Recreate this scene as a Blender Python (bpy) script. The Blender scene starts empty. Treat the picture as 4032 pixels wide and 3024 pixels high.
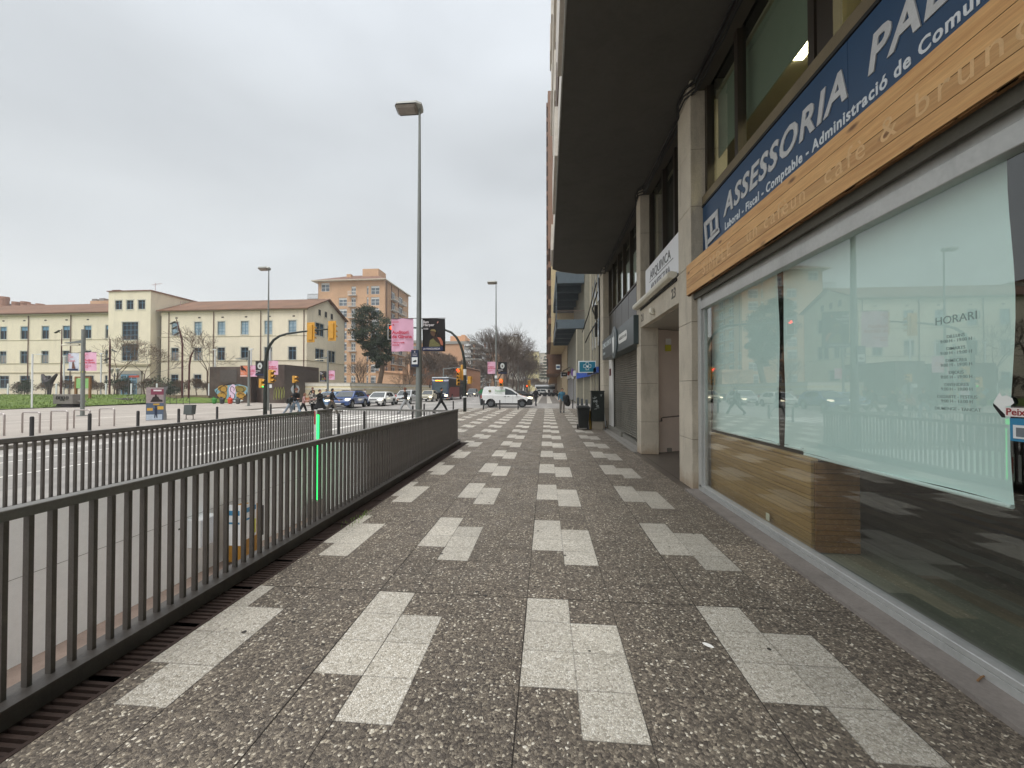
import bpy, bmesh, math, random
from math import sin, cos, pi, radians as rad
from mathutils import Vector, Matrix
from mathutils.geometry import tessellate_polygon
random.seed(7)
SC = bpy.context.scene
COL = SC.collection

# ---------------- camera ----------------
cd = bpy.data.cameras.new('camera'); co = bpy.data.objects.new('camera', cd); COL.objects.link(co)
co.location = (0, 0, 1.613)
co.rotation_euler = (rad(90) + math.atan(20/1549), 0, math.atan(136/1549))
cd.sensor_fit = 'HORIZONTAL'; cd.sensor_width = 36; cd.lens = 1549/4032*36
cd.clip_start = 0.05; cd.clip_end = 3000
SC.camera = co

# ---------------- exposure, sky, sun ----------------
SC.view_settings.view_transform = 'Standard'; SC.view_settings.look = 'None'
SC.view_settings.exposure = 0.62; SC.view_settings.gamma = 1.0; SC.view_settings.use_curve_mapping = False
W = bpy.data.worlds.new('World'); SC.world = W; W.use_nodes = True
SUN_EL, SUN_AZ = 52, 215      # soft light from behind the camera, left
nt = W.node_tree; N = nt.nodes; Lk = nt.links
for n in list(N): N.remove(n)
wo = N.new('ShaderNodeOutputWorld'); bg = N.new('ShaderNodeBackground'); bg.inputs['Strength'].default_value = 0.1
sky = N.new('ShaderNodeTexSky'); sky.sky_type = 'NISHITA'; sky.sun_disc = False
sky.sun_elevation = rad(SUN_EL); sky.sun_rotation = rad(SUN_AZ)
tc = N.new('ShaderNodeTexCoord'); sep = N.new('ShaderNodeSeparateXYZ'); Lk.new(tc.outputs['Generated'], sep.inputs[0])
mpg = N.new('ShaderNodeMapping'); mpg.inputs['Scale'].default_value = (1.3, 1.0, 3.2); mpg.inputs['Location'].default_value = (0.35, 0.1, 0.2)
Lk.new(tc.outputs['Generated'], mpg.inputs[0])
nz = N.new('ShaderNodeTexNoise'); nz.inputs['Scale'].default_value = 1.7; nz.inputs['Detail'].default_value = 5; nz.inputs['Roughness'].default_value = .5
Lk.new(mpg.outputs[0], nz.inputs['Vector'])
rp = N.new('ShaderNodeValToRGB'); rp.color_ramp.interpolation = 'EASE'
e = rp.color_ramp.elements
e[0].position = 0.0; e[0].color = (.55, .565, .56, 1)
e[1].position = 1.0; e[1].color = (1.32, 1.34, 1.36, 1)
for p_, c_ in ((.10, (.57, .58, .572)), (.30, (.505, .525, .532)), (.50, (.448, .47, .485)), (.70, (.56, .59, .62)), (.84, (1.45, 1.47, 1.5))):
    q_ = e.new(p_); q_.color = (*c_, 1)
Lk.new(sep.outputs['Z'], rp.inputs[0])
mr = N.new('ShaderNodeMapRange'); mr.inputs['From Min'].default_value = .3; mr.inputs['From Max'].default_value = .7
mr.inputs['To Min'].default_value = .90; mr.inputs['To Max'].default_value = 1.08
Lk.new(nz.outputs['Fac'], mr.inputs['Value'])
mx = N.new('ShaderNodeVectorMath'); mx.operation = 'SCALE'; Lk.new(rp.outputs[0], mx.inputs[0]); Lk.new(mr.outputs[0], mx.inputs['Scale'])
m10 = N.new('ShaderNodeVectorMath'); m10.operation = 'SCALE'; m10.inputs['Scale'].default_value = 10.0; Lk.new(mx.outputs[0], m10.inputs[0])
mixs = N.new('ShaderNodeMix'); mixs.data_type = 'RGBA'; mixs.inputs['Factor'].default_value = 0.93
Lk.new(sky.outputs[0], mixs.inputs['A']); Lk.new(m10.outputs[0], mixs.inputs['B'])
Lk.new(mixs.outputs['Result'], bg.inputs['Color']); Lk.new(bg.outputs[0], wo.inputs[0])
sl = bpy.data.lights.new('sun', 'SUN'); sl.energy = 1.4; sl.angle = rad(40); sl.color = (1.0, .975, .94)
so = bpy.data.objects.new('sun', sl); COL.objects.link(so); so.location = (-20, -25, 60)
_d = Vector((-.12, -.52, .84)).normalized()
so.rotation_euler = _d.to_track_quat('Z', 'Y').to_euler()
SC.cycles.max_bounces = 7; SC.cycles.diffuse_bounces = 3; SC.cycles.glossy_bounces = 3; SC.cycles.transmission_bounces = 4
SC.cycles.transparent_max_bounces = 12; SC.cycles.caustics_reflective = False; SC.cycles.caustics_refractive = False
SC.cycles.use_denoising = True

# ---------------- materials ----------------
_M = {}
def lin(c):
    if isinstance(c, str):
        c = [int(c[i:i+2], 16) / 255 for i in (0, 2, 4)]
        return tuple(x/12.92 if x <= .04045 else ((x+.055)/1.055)**2.4 for x in c)
    if isinstance(c, (int, float)): return (c, c, c)
    return tuple(c)
class NB:
    def __init__(s, name):
        s.m = bpy.data.materials.new(name); s.m.use_nodes = True; s.t = s.m.node_tree; s.n = s.t.nodes; s.l = s.t.links
        s.p = s.n['Principled BSDF']; s.o = s.n['Material Output']; s.c = s.n.new('ShaderNodeTexCoord')
    def node(s, ty, **k):
        n = s.n.new(ty)
        for a, v in k.items():
            if a in n.inputs.keys(): n.inputs[a].default_value = v
            else: setattr(n, a, v)
        return n
    def vec(s, scale=(1, 1, 1), src='Object', loc=(0, 0, 0), rot=(0, 0, 0)):
        m = s.n.new('ShaderNodeMapping'); m.inputs['Scale'].default_value = scale; m.inputs['Location'].default_value = loc; m.inputs['Rotation'].default_value = rot
        s.l.new(s.c.outputs[src], m.inputs[0]); return m.outputs[0]
    def noise(s, sc, det=4, v=None, rough=.55):
        n = s.n.new('ShaderNodeTexNoise'); n.inputs['Scale'].default_value = sc; n.inputs['Detail'].default_value = det; n.inputs['Roughness'].default_value = rough
        s.l.new(v if v is not None else s.c.outputs['Object'], n.inputs['Vector']); return n.outputs['Fac']
    def rng(s, x, a, b, c, d, clamp=True):
        n = s.n.new('ShaderNodeMapRange'); n.clamp = clamp
        for i, v in zip(('From Min', 'From Max', 'To Min', 'To Max'), (a, b, c, d)): n.inputs[i].default_value = v
        s.l.new(x, n.inputs['Value']); return n.outputs[0]
    def math(s, op, a, b=None):
        n = s.n.new('ShaderNodeMath'); n.operation = op
        for i, v in enumerate((a, b)):
            if v is None: continue
            if isinstance(v, (int, float)): n.inputs[i].default_value = v
            else: s.l.new(v, n.inputs[i])
        return n.outputs[0]
    def mix(s, f, a, b, ty='MIX'):
        n = s.n.new('ShaderNodeMix'); n.data_type = 'RGBA'; n.blend_type = ty
        for k, v in (('Factor', f), ('A', a), ('B', b)):
            if isinstance(v, (int, float)): n.inputs[k].default_value = v if k == 'Factor' else (v, v, v, 1)
            elif isinstance(v, tuple): n.inputs[k].default_value = (*v[:3], 1)
            else: s.l.new(v, n.inputs[k])
        return n.outputs['Result']
    def scale(s, col, f):
        n = s.n.new('ShaderNodeVectorMath'); n.operation = 'SCALE'
        if isinstance(col, tuple): n.inputs[0].default_value = col[:3]
        else: s.l.new(col, n.inputs[0])
        if isinstance(f, (int, float)): n.inputs['Scale'].default_value = f
        else: s.l.new(f, n.inputs['Scale'])
        return n.outputs[0]
    def ramp(s, x, pts, inter='LINEAR'):
        n = s.n.new('ShaderNodeValToRGB'); n.color_ramp.interpolation = inter; e = n.color_ramp.elements
        e[0].position = pts[0][0]; e[0].color = (*lin(pts[0][1]), 1); e[1].position = pts[-1][0]; e[1].color = (*lin(pts[-1][1]), 1)
        for p, c in pts[1:-1]: q = e.new(p); q.color = (*lin(c), 1)
        s.l.new(x, n.inputs[0]); return n.outputs[0]
    def bump(s, h, st=.3, dist=.01):
        n = s.n.new('ShaderNodeBump'); n.inputs['Strength'].default_value = st; n.inputs['Distance'].default_value = dist
        s.l.new(h, n.inputs['Height']); s.l.new(n.outputs[0], s.p.inputs['Normal'])
    def col(s, c):
        if isinstance(c, tuple): s.p.inputs['Base Color'].default_value = (*c[:3], 1)
        else: s.l.new(c, s.p.inputs['Base Color'])
    def set(s, rough=None, metal=None, spec=None, coat=None, emit=None, es=0):
        P = s.p.inputs
        if rough is not None: P['Roughness'].default_value = rough
        if metal is not None: P['Metallic'].default_value = metal
        if spec is not None: P['Specular IOR Level'].default_value = spec
        if coat is not None: P['Coat Weight'].default_value = coat; P['Coat Roughness'].default_value = .08
        if emit is not None: P['Emission Color'].default_value = (*lin(emit), 1); P['Emission Strength'].default_value = es
def mat(name, c, rough=.6, metal=0, var=.08, vs=3, bump=0, bs=60, spec=.5, coat=0, emit=None, es=0, dirt=0):
    if name in _M: return _M[name]
    b = NB(name); c = lin(c)
    if var:
        f = b.rng(b.noise(vs, 5), .3, .7, 1-var, 1+var); f2 = b.rng(b.noise(vs*14, 3), .3, .7, 1-var*.6, 1+var*.6)
        k = b.scale(b.scale(c, f), f2)
        if dirt:
            d = b.noise(vs*.6, 8, b.vec((3, 3, .5)), .7); k = b.mix(b.rng(d, .52, .75, 0, dirt), k, tuple(x*.45 for x in c))
        b.col(k)
    else: b.col(c)
    b.set(rough, metal, spec, coat, emit, es)
    if bump: b.bump(b.noise(bs, 5), bump, .01)
    _M[name] = b.m; return b.m

def m_paving(name, light):
    b = NB(name)
    # exposed aggregate: pebbles in mortar
    vo = b.node('ShaderNodeTexVoronoi', Scale=(88.0 if light else 80.0), Randomness=1.0); b.l.new(b.vec((1, 1, 1)), vo.inputs['Vector'])
    ve = b.node('ShaderNodeTexVoronoi', Scale=(88.0 if light else 80.0), feature='DISTANCE_TO_EDGE'); b.l.new(b.vec((1, 1, 1)), ve.inputs['Vector'])
    sp = b.n.new('ShaderNodeSeparateColor'); b.l.new(vo.outputs['Color'], sp.inputs[0]); r = sp.outputs[0]
    if light: c = b.ramp(r, ((0, 'a39b8c'), (.25, 'c8c0b1'), (.7, 'd9d2c4'), (1, 'ebe6db')))
    else: c = b.ramp(r, ((0, '443c35'), (.25, '60574d'), (.5, '72685c'), (.72, '807566'), (.86, '94897a'), (.94, 'b0a490'), (.98, 'd8cfbc'), (1, 'e6dfd0')))
    edge = b.rng(ve.outputs['Distance'], 0.01, .1, 1, 0)
    c = b.mix(b.math('MULTIPLY', edge, .7 if light else .55), c, lin('7d776e' if light else '443e38'))
    at = b.node('ShaderNodeAttribute', attribute_name='shade'); c = b.scale(c, at.outputs['Fac'])
    big = b.noise(.55, 6); c = b.scale(c, b.rng(big, .3, .72, .86, 1.10))
    st = b.noise(2.3, 9, None, .7); c = b.mix(b.rng(st, .56, .72, 0, .35), c, lin('5a5148' if not light else '8b8479'))
    st2 = b.noise(9, 2); c = b.mix(b.rng(st2, .735, .75, 0, .7), c, lin('2c2a28'))
    # joints between the slabs
    uv = b.n.new('ShaderNodeSeparateXYZ'); b.l.new(b.c.outputs['UV'], uv.inputs[0])
    def ed(o): return b.math('MINIMUM', o, b.math('SUBTRACT', 1.0, o))
    dmin = b.math('MINIMUM', ed(uv.outputs[0]), ed(uv.outputs[1]))
    c = b.mix(b.rng(dmin, .006, .02, .42, 0), c, lin('3a342e'))
    b.col(c)
    b.l.new(b.rng(b.noise(3.1, 5), .35, .65, .34 if light else .46, .6 if light else .74), b.p.inputs['Roughness']); b.p.inputs['Specular IOR Level'].default_value = .5
    b.bump(b.rng(ve.outputs['Distance'], 0, .3, 0, 1), .55, .004)
    return b.m
def m_planks(name, c1, c2, w=.13, axis=2, knots=True, rough=.5, dull=1.0):
    # boards run along Y, stacked along `axis`
    b = NB(name); s = b.n.new('ShaderNodeSeparateXYZ'); b.l.new(b.c.outputs['Object'], s.inputs[0])
    z = b.math('DIVIDE', s.outputs[axis], w); fl = b.math('FLOOR', z); fr = b.math('FRACT', z)
    wn = b.n.new('ShaderNodeTexWhiteNoise'); wn.noise_dimensions = '1D'; b.l.new(fl, wn.inputs['W'])
    off = b.n.new('ShaderNodeCombineXYZ'); b.l.new(b.math('MULTIPLY', wn.outputs[0], 20.0), off.inputs[1]); b.l.new(b.math('MULTIPLY', fl, 3.7), off.inputs[0])
    ad = b.n.new('ShaderNodeVectorMath'); ad.operation = 'ADD'; b.l.new(b.c.outputs['Object'], ad.inputs[0]); b.l.new(off.outputs[0], ad.inputs[1])
    mp = b.n.new('ShaderNodeMapping'); mp.inputs['Scale'].default_value = (14, .9, 14); b.l.new(ad.outputs[0], mp.inputs[0])
    g = b.noise(1.6, 6, mp.outputs[0], .6); g2 = b.noise(7, 4, mp.outputs[0], .6)
    c = b.mix(b.rng(g, .32, .68, 0, 1), lin(c1), lin(c2)); c = b.scale(c, b.rng(g2, .3, .7, .88, 1.1))
    c = b.scale(c, b.rng(wn.outputs[0], 0, 1, .86, 1.12))
    if knots:
        k = b.node('ShaderNodeTexVoronoi', Scale=1.0); m2 = b.n.new('ShaderNodeMapping'); m2.inputs['Scale'].default_value = (5, 2.2, 6); b.l.new(ad.outputs[0], m2.inputs[0]); b.l.new(m2.outputs[0], k.inputs['Vector'])
        c = b.mix(b.rng(k.outputs['Distance'], .05, .16, .85, 0), c, lin('5a3414'))
    c = b.mix(b.rng(b.math('MINIMUM', fr, b.math('SUBTRACT', 1.0, fr)), .012, .035, .8, 0), c, tuple(x*.3 for x in lin(c1)))
    b.col(b.scale(c, dull)); b.set(rough); b.bump(g2, .15, .003)
    return b.m
def m_glass(name, tint=(.975, .99, .985), ior=1.5):
    b = NB(name); b.n.remove(b.p)
    lw = b.n.new('ShaderNodeLayerWeight'); lw.inputs['Blend'].default_value = .5
    f5 = b.math('ADD', .12, b.math('MULTIPLY', b.math('POWER', lw.outputs['Facing'], 4.2), 1.15)); t = b.n.new('ShaderNodeBsdfTransparent'); t.inputs[0].default_value = (*tint, 1)
    g = b.n.new('ShaderNodeBsdfGlossy'); g.inputs['Roughness'].default_value = .0; g.inputs[0].default_value = (.95, .97, .96, 1)
    m = b.n.new('ShaderNodeMixShader'); b.l.new(b.rng(f5, 0, 1, 0, 1), m.inputs[0]); b.l.new(t.outputs[0], m.inputs[1]); b.l.new(g.outputs[0], m.inputs[2]); b.l.new(m.outputs[0], b.o.inputs[0])
    return b.m
def m_tiles_roof(name, c):
    b = NB(name); c = lin(c)
    w = b.node('ShaderNodeTexWave', Scale=1.6, bands_direction='X', Distortion=.4); b.l.new(b.c.outputs['Object'], w.inputs['Vector'])
    k = b.scale(c, b.rng(b.noise(.5, 6), .3, .7, .8, 1.2)); k = b.mix(b.rng(b.noise(1.4, 8, None, .7), .5, .7, 0, .55), k, lin('6e5b4c'))
    b.col(b.scale(k, b.rng(w.outputs['Fac'], 0, 1, .82, 1.06))); b.set(.85); b.bump(w.outputs['Fac'], .5, .05); return b.m
def m_brick(name, c, c2=None):
    b = NB(name); t = b.node('ShaderNodeTexBrick', Scale=1.0); t.inputs['Brick Width'].default_value = .28; t.inputs['Row Height'].default_value = .075; t.inputs['Mortar Size'].default_value = .006
    c = lin(c); t.inputs['Color1'].default_value = (*c, 1); t.inputs['Color2'].default_value = (*[x*.82 for x in c], 1); t.inputs['Mortar'].default_value = (*[x*.8+.05 for x in c], 1)
    s = b.n.new('ShaderNodeSeparateXYZ'); b.l.new(b.c.outputs['Object'], s.inputs[0]); cb = b.n.new('ShaderNodeCombineXYZ')
    b.l.new(b.math('ADD', s.outputs[0], s.outputs[1]), cb.inputs[0]); b.l.new(s.outputs[2], cb.inputs[1]); b.l.new(cb.outputs[0], t.inputs['Vector'])
    k = b.scale(t.outputs[0], b.rng(b.noise(.25, 6), .3, .7, .88, 1.1)); k = b.mix(b.rng(b.noise(.5, 8, b.vec((2, 2, .35)), .7), .55, .75, 0, .3), k, lin('8a6a4c'))
    b.col(k); b.set(.85); return b.m
def m_stone(name, c, uy=None):
    b = NB(name); c = lin(c)
    k = b.scale(c, b.rng(b.noise(1.3, 7), .3, .7, .84, 1.12)); k = b.scale(k, b.rng(b.noise(45, 3), .3, .7, .9, 1.08))
    k = b.mix(b.rng(b.noise(1.5, 8, b.vec((3, 3, .7)), .72), .5, .75, 0, .5), k, lin('6f675a'))
    s = b.n.new('ShaderNodeSeparateXYZ'); b.l.new(b.c.outputs['Object'], s.inputs[0])
    k = b.mix(b.rng(b.math('ADD', s.outputs[2], b.math('MULTIPLY', b.noise(6, 5), .5)), .28, .5, .45, 0), k, lin('8c6a45'))  # rust splashes at the foot
    b.col(k); b.set(.7); b.bump(b.noise(50, 4), .15, .004); return b.m
def m_floor_in(name):
    b = NB(name); s = b.n.new('ShaderNodeSeparateXYZ'); b.l.new(b.c.outputs['Object'], s.inputs[0])
    x = b.math('DIVIDE', s.outputs[0], .16); fx = b.math('FLOOR', x)
    wn = b.n.new('ShaderNodeTexWhiteNoise'); wn.noise_dimensions = '1D'; b.l.new(fx, wn.inputs['W'])
    y = b.math('ADD', b.math('DIVIDE', s.outputs[1], .9), b.math('MULTIPLY', wn.outputs[0], 7.0)); fy = b.math('FLOOR', y)
    cb = b.n.new('ShaderNodeCombineXYZ'); b.l.new(fx, cb.inputs[0]); b.l.new(fy, cb.inputs[1])
    w2 = b.n.new('ShaderNodeTexWhiteNoise'); w2.noise_dimensions = '2D'; b.l.new(cb.outputs[0], w2.inputs['Vector'])
    c = b.ramp(w2.outputs[0], ((0, '4d5648'), (.3, '6b7260'), (.55, '8a8f7c'), (.75, '7d7257'), (.9, '4a5658'), (1, 'a9b0a0')))
    b.col(b.scale(c, b.rng(b.noise(3, 5, b.vec((8, 1, 8))), .3, .7, .8, 1.15))); b.set(.4); return b.m
def m_ground(name, c, c2, sc=1.2, rough=.85, wet=0):
    b = NB(name); k = b.mix(b.rng(b.noise(sc, 8, None, .65), .35, .65, 0, 1), lin(c), lin(c2)); k = b.scale(k, b.rng(b.noise(90, 3), .3, .7, .85, 1.13))
    k = b.mix(b.rng(b.noise(.25, 7), .45, .7, 0, .35), k, tuple(x*.6 for x in lin(c)))
    if wet: k = b.scale(k, b.rng(b.noise(1.0, 6, b.vec((.9, .05, 1)), .6), .35, .65, .80, 1.12)); k = b.mix(b.rng(b.noise(.9, 3, b.vec((1, .3, 1))), .66, .67, 0, .35), k, lin('5c5a57'))
    b.col(k); b.set(rough)
    if wet: b.l.new(b.rng(b.noise(.35, 4), .4, .6, rough, rough-wet), b.p.inputs['Roughness'])
    b.bump(b.noise(120, 3), .25, .004); return b.m
def m_grass(name):
    b = NB(name); k = b.mix(b.rng(b.noise(.5, 8, b.vec((.5, 2.2, 1)), .7), .35, .65, 0, 1), lin('52682a'), lin('748638')); k = b.mix(b.rng(b.noise(1.7, 6, b.vec((.4, 2, 1))), .5, .7, 0, .6), k, lin('46602a'))
    b.col(b.scale(k, b.rng(b.noise(30, 4), .3, .7, .7, 1.25))); b.set(.9); b.bump(b.noise(40, 4), .6, .05); return b.m
def m_corten(name):
    b = NB(name); k = b.mix(b.rng(b.noise(.8, 8, b.vec((1, 1, .35)), .7), .35, .65, 0, 1), lin('3a2b25'), lin('54443a')); k = b.mix(b.rng(b.noise(.4, 5), .5, .7, 0, .5), k, lin('6d645c'))
    b.col(b.scale(k, b.rng(b.noise(12, 4), .3, .7, .85, 1.15))); b.set(.55, spec=.5); return b.m
def m_foliage(name, c, c2):
    b = NB(name); g = b.n.new('ShaderNodeNewGeometry'); k = b.mix(b.rng(g.outputs['Random Per Island'], 0, 1, 0, 1), lin(c), lin(c2)); b.col(k); b.set(.7); return b.m

# ---------------- mesh helpers ----------------
class MB:
    def __init__(s): s.v = []; s.f = []; s.m = []; s.k = 0; s.uv = {}; s.sh = {}
    def add(s, vs, fs, m=None):
        o = len(s.v); s.v += [tuple(x) for x in vs]
        for f in fs: s.f.append(tuple(o+i for i in f)); s.m.append(s.k if m is None else m)
        return s
    def box(s, x0, x1, y0, y1, z0, z1, m=None, M=None):
        vs = [Vector((x, y, z)) for z in (z0, z1) for y in (y0, y1) for x in (x0, x1)]
        if M: vs = [M @ v for v in vs]
        return s.add(vs, [(0, 2, 3, 1), (4, 5, 7, 6), (0, 1, 5, 4), (2, 6, 7, 3), (0, 4, 6, 2), (1, 3, 7, 5)], m)
    def bbox(s, x0, x1, y0, y1, z0, z1, b=.01, m=None, M=None):   # box with chamfered edges
        P = []
        for sx in (0, 1):
            for sy in (0, 1):
                for sz in (0, 1):
                    X, Y, Z = (x0, x1)[sx], (y0, y1)[sy], (z0, z1)[sz]; dx, dy, dz = (b, -b)[sx], (b, -b)[sy], (b, -b)[sz]
                    P += [(X, Y+dy, Z+dz), (X+dx, Y, Z+dz), (X+dx, Y+dy, Z)]
        def c(i, j, k, a): return (i*4+j*2+k)*3+a
        F = []
        for i in (0, 1): F.append([c(i, 0, 0, 0), c(i, 1, 0, 0), c(i, 1, 1, 0), c(i, 0, 1, 0)])
        for j in (0, 1): F.append([c(0, j, 0, 1), c(1, j, 0, 1), c(1, j, 1, 1), c(0, j, 1, 1)])
        for k in (0, 1): F.append([c(0, 0, k, 2), c(1, 0, k, 2), c(1, 1, k, 2), c(0, 1, k, 2)])
        for j in (0, 1):
            for k in (0, 1): F.append([c(0, j, k, 1), c(1, j, k, 1), c(1, j, k, 2), c(0, j, k, 2)])
        for i in (0, 1):
            for k in (0, 1): F.append([c(i, 0, k, 0), c(i, 1, k, 0), c(i, 1, k, 2), c(i, 0, k, 2)])
        for i in (0, 1):
            for j in (0, 1): F.append([c(i, j, 0, 0), c(i, j, 1, 0), c(i, j, 1, 1), c(i, j, 0, 1)])
        for i in (0, 1):
            for j in (0, 1):
                for k in (0, 1): F.append([c(i, j, k, 0), c(i, j, k, 1), c(i, j, k, 2)])
        vs = [Vector(p) for p in P]; ctr = sum(vs, Vector())/len(vs); G = []
        for f in F:
            n = (vs[f[1]]-vs[f[0]]).cross(vs[f[2]]-vs[f[0]]); cc = sum((vs[i] for i in f), Vector())/len(f)
            G.append(f if n.dot(cc-ctr) > 0 else f[::-1])
        if M: vs = [M @ v for v in vs]
        return s.add(vs, G, m)
    def quad(s, a, b, c, d, m=None): return s.add([a, b, c, d], [(0, 1, 2, 3)], m)
    def tube(s, pts, r, n=8, m=None, cap=True):
        pts = [Vector(p) for p in pts]; R = r if isinstance(r, (list, tuple)) else [r]*len(pts); vs = []; u = None
        for i, p in enumerate(pts):
            t = (pts[min(i+1, len(pts)-1)]-pts[max(i-1, 0)]).normalized()
            if u is None: u = t.orthogonal().normalized()
            else: u = (u - t*u.dot(t)); u = u.normalized() if u.length > 1e-6 else t.orthogonal().normalized()
            w = t.cross(u)
            for k in range(n): a = 2*pi*k/n + pi/n; vs.append(p + (u*cos(a)+w*sin(a))*R[i])
        fs = [(i*n+k, i*n+(k+1) % n, (i+1)*n+(k+1) % n, (i+1)*n+k) for i in range(len(pts)-1) for k in range(n)]
        if cap: fs += [tuple(range(n))[::-1], tuple((len(pts)-1)*n+k for k in range(n))]
        return s.add(vs, fs, m)
    def lathe(s, prof, n=16, ctr=(0, 0, 0), m=None, cap=True, sx=1, sy=1):
        vs = [(ctr[0]+r*cos(2*pi*k/n)*sx, ctr[1]+r*sin(2*pi*k/n)*sy, ctr[2]+z) for r, z in prof for k in range(n)]
        fs = [(i*n+k, i*n+(k+1) % n, (i+1)*n+(k+1) % n, (i+1)*n+k) for i in range(len(prof)-1) for k in range(n)]
        if cap: fs += [tuple(range(n))[::-1], tuple((len(prof)-1)*n+k for k in range(n))]
        return s.add(vs, fs, m)
    def ball(s, c, r, n=10, m=None, sc=(1, 1, 1), jit=0):
        vs = []; k = n//2+1
        for i in range(1, k):
            th = pi*i/k
            for j in range(n):
                ph = 2*pi*j/n; q = 1+random.uniform(-jit, jit); vs.append((c[0]+r*q*sc[0]*sin(th)*cos(ph), c[1]+r*q*sc[1]*sin(th)*sin(ph), c[2]+r*q*sc[2]*cos(th)))
        top = len(vs); vs += [(c[0], c[1], c[2]+r*sc[2]), (c[0], c[1], c[2]-r*sc[2])]; R = k-1
        fs = [(i*n+j, (i+1)*n+j, (i+1)*n+(j+1) % n, i*n+(j+1) % n) for i in range(R-1) for j in range(n)]
        fs += [(top, j, (j+1) % n) for j in range(n)] + [(top+1, (R-1)*n+(j+1) % n, (R-1)*n+j) for j in range(n)]
        return s.add(vs, fs, m)
    def prism(s, poly, f, m=None):
        """poly: 2D outline; f(u,v,side) -> 3D for side 0/1"""
        n = len(poly); vs = [f(u, v, 0) for u, v in poly] + [f(u, v, 1) for u, v in poly]
        tr = tessellate_polygon([[Vector((u, v, 0)) for u, v in poly]])
        fs = [tuple(t) for t in tr] + [tuple(n+i for i in t[::-1]) for t in tr] + [(i, (i+1) % n, n+(i+1) % n, n+i) for i in range(n)]
        return s.add(vs, fs, m)
    def build(s, name, mats, parent=None, loc=None, smooth=False, off=None):
        me = bpy.data.meshes.new(name); vs = s.v
        if off is not None: vs = [(a-off[0], b-off[1], c-off[2]) for a, b, c in vs]
        me.from_pydata(vs, [], s.f)
        if not isinstance(mats, (list, tuple)): mats = [mats]
        for m_ in mats: me.materials.append(m_)
        if len(mats) > 1: me.polygons.foreach_set('material_index', s.m)
        bm = bmesh.new(); bm.from_mesh(me); bmesh.ops.recalc_face_normals(bm, faces=bm.faces) if not s.uv else None; bm.to_mesh(me); bm.free()
        if smooth: me.polygons.foreach_set('use_smooth', [True]*len(me.polygons))
        me.update(); o = bpy.data.objects.new(name, me); COL.objects.link(o)
        if parent is not None: o.parent = parent
        if loc is not None: o.location = loc
        return o
def tag(o, label=None, cat=None, group=None, kind=None):
    if label: o['label'] = label
    if cat: o['category'] = cat
    if group: o['group'] = group
    if kind: o['kind'] = kind
    return o
def thing(name, label, cat, loc=(0, 0, 0), rz=0, group=None):
    o = bpy.data.objects.new(name, None); COL.objects.link(o); o.location = loc; o.rotation_euler = (0, 0, rz); o.empty_display_size = .1
    return tag(o, label, cat, group)
def kids(o): return [c for c in bpy.data.objects if c.parent == o]
def dup(root, loc, rz=0, label=None, scale=None):
    def rec(o, par):
        c = o.copy(); COL.objects.link(c)
        if par is not None: c.parent = par
        for ch in KID.get(o.name, []): rec(ch, c)
        return c
    KID = {}
    for ob in bpy.data.objects:
        if ob.parent: KID.setdefault(ob.parent.name, []).append(ob)
    r = rec(root, None); r.location = loc; r.rotation_euler = (0, 0, rz)
    if scale: r.scale = (scale,)*3
    if label: r['label'] = label
    return r
def struct(name, mb, mats, **k): return tag(mb.build(name, mats, **k), kind='structure')

def text(name, body, size, mats, parent, M, ext=.004, shear=0, bold=0, sx=1, align='LEFT', space=1.0, fit=None):
    """text in its own plane (x right, y up, z out), placed by matrix M"""
    cu = bpy.data.curves.new(name, 'FONT'); cu.body = body; cu.size = size; cu.extrude = ext; cu.offset = bold*size; cu.shear = shear; cu.align_x = align; cu.space_character = space
    cu.resolution_u = 3
    o = bpy.data.objects.new('tmp', cu); COL.objects.link(o); dg = bpy.context.evaluated_depsgraph_get(); dg.update()
    me = bpy.data.meshes.new_from_object(o.evaluated_get(dg)); bpy.data.objects.remove(o); bpy.data.curves.remove(cu)
    if fit: xs = [v.co.x for v in me.vertices]; sx = fit/(max(xs)-min(xs))
    me.transform(M @ Matrix.Diagonal((sx, 1, 1, 1))); me.name = name
    me.materials.clear(); me.materials.append(mats)
    ob = bpy.data.objects.new(name, me); COL.objects.link(ob); ob.parent = parent; return ob
def TM(o, r, u):   # text matrix from origin, right and up directions
    r = Vector(r).normalized(); u = Vector(u).normalized(); n = r.cross(u)
    return Matrix(((r.x, u.x, n.x, o[0]), (r.y, u.y, n.y, o[1]), (r.z, u.z, n.z, o[2]), (0, 0, 0, 1)))

def wall(mb, O, U, V, w, h, holes, depth=.2, m=0, mr=None, back=None):
    """rectangular wall in the U,V plane with rectangular holes (u0,u1,v0,v1) and reveals going back along -N (N = U x V)"""
    O = Vector(O); U = Vector(U).normalized(); V = Vector(V).normalized(); Nn = U.cross(V)
    us = sorted(set([0, w] + [x for q in holes for x in q[:2]])); vs = sorted(set([0, h] + [x for q in holes for x in q[2:4]]))
    us = [x for x in us if 0 <= x <= w]; vs = [x for x in vs if 0 <= x <= h]
    # greedy: merge cells in u runs
    for j in range(len(vs)-1):
        run = None
        for i in range(len(us)-1):
            cu, cv = (us[i]+us[i+1])/2, (vs[j]+vs[j+1])/2
            inside = any(q[0] < cu < q[1] and q[2] < cv < q[3] for q in holes)
            if not inside:
                if run is None: run = us[i]
            if (inside or i == len(us)-2) and run is not None:
                e_ = us[i] if inside else us[i+1]
                mb.quad(O+U*run+V*vs[j], O+U*e_+V*vs[j], O+U*e_+V*vs[j+1], O+U*run+V*vs[j+1], m); run = None
    for q in holes:
        a, b, c, d = [O+U*q[x]+V*q[y] for x, y in ((0, 2), (1, 2), (1, 3), (0, 3))]; B = -Nn*depth
        for p, q2 in ((a, b), (b, c), (c, d), (d, a)): mb.quad(p, q2, q2+B, p+B, m if mr is None else mr)
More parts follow.
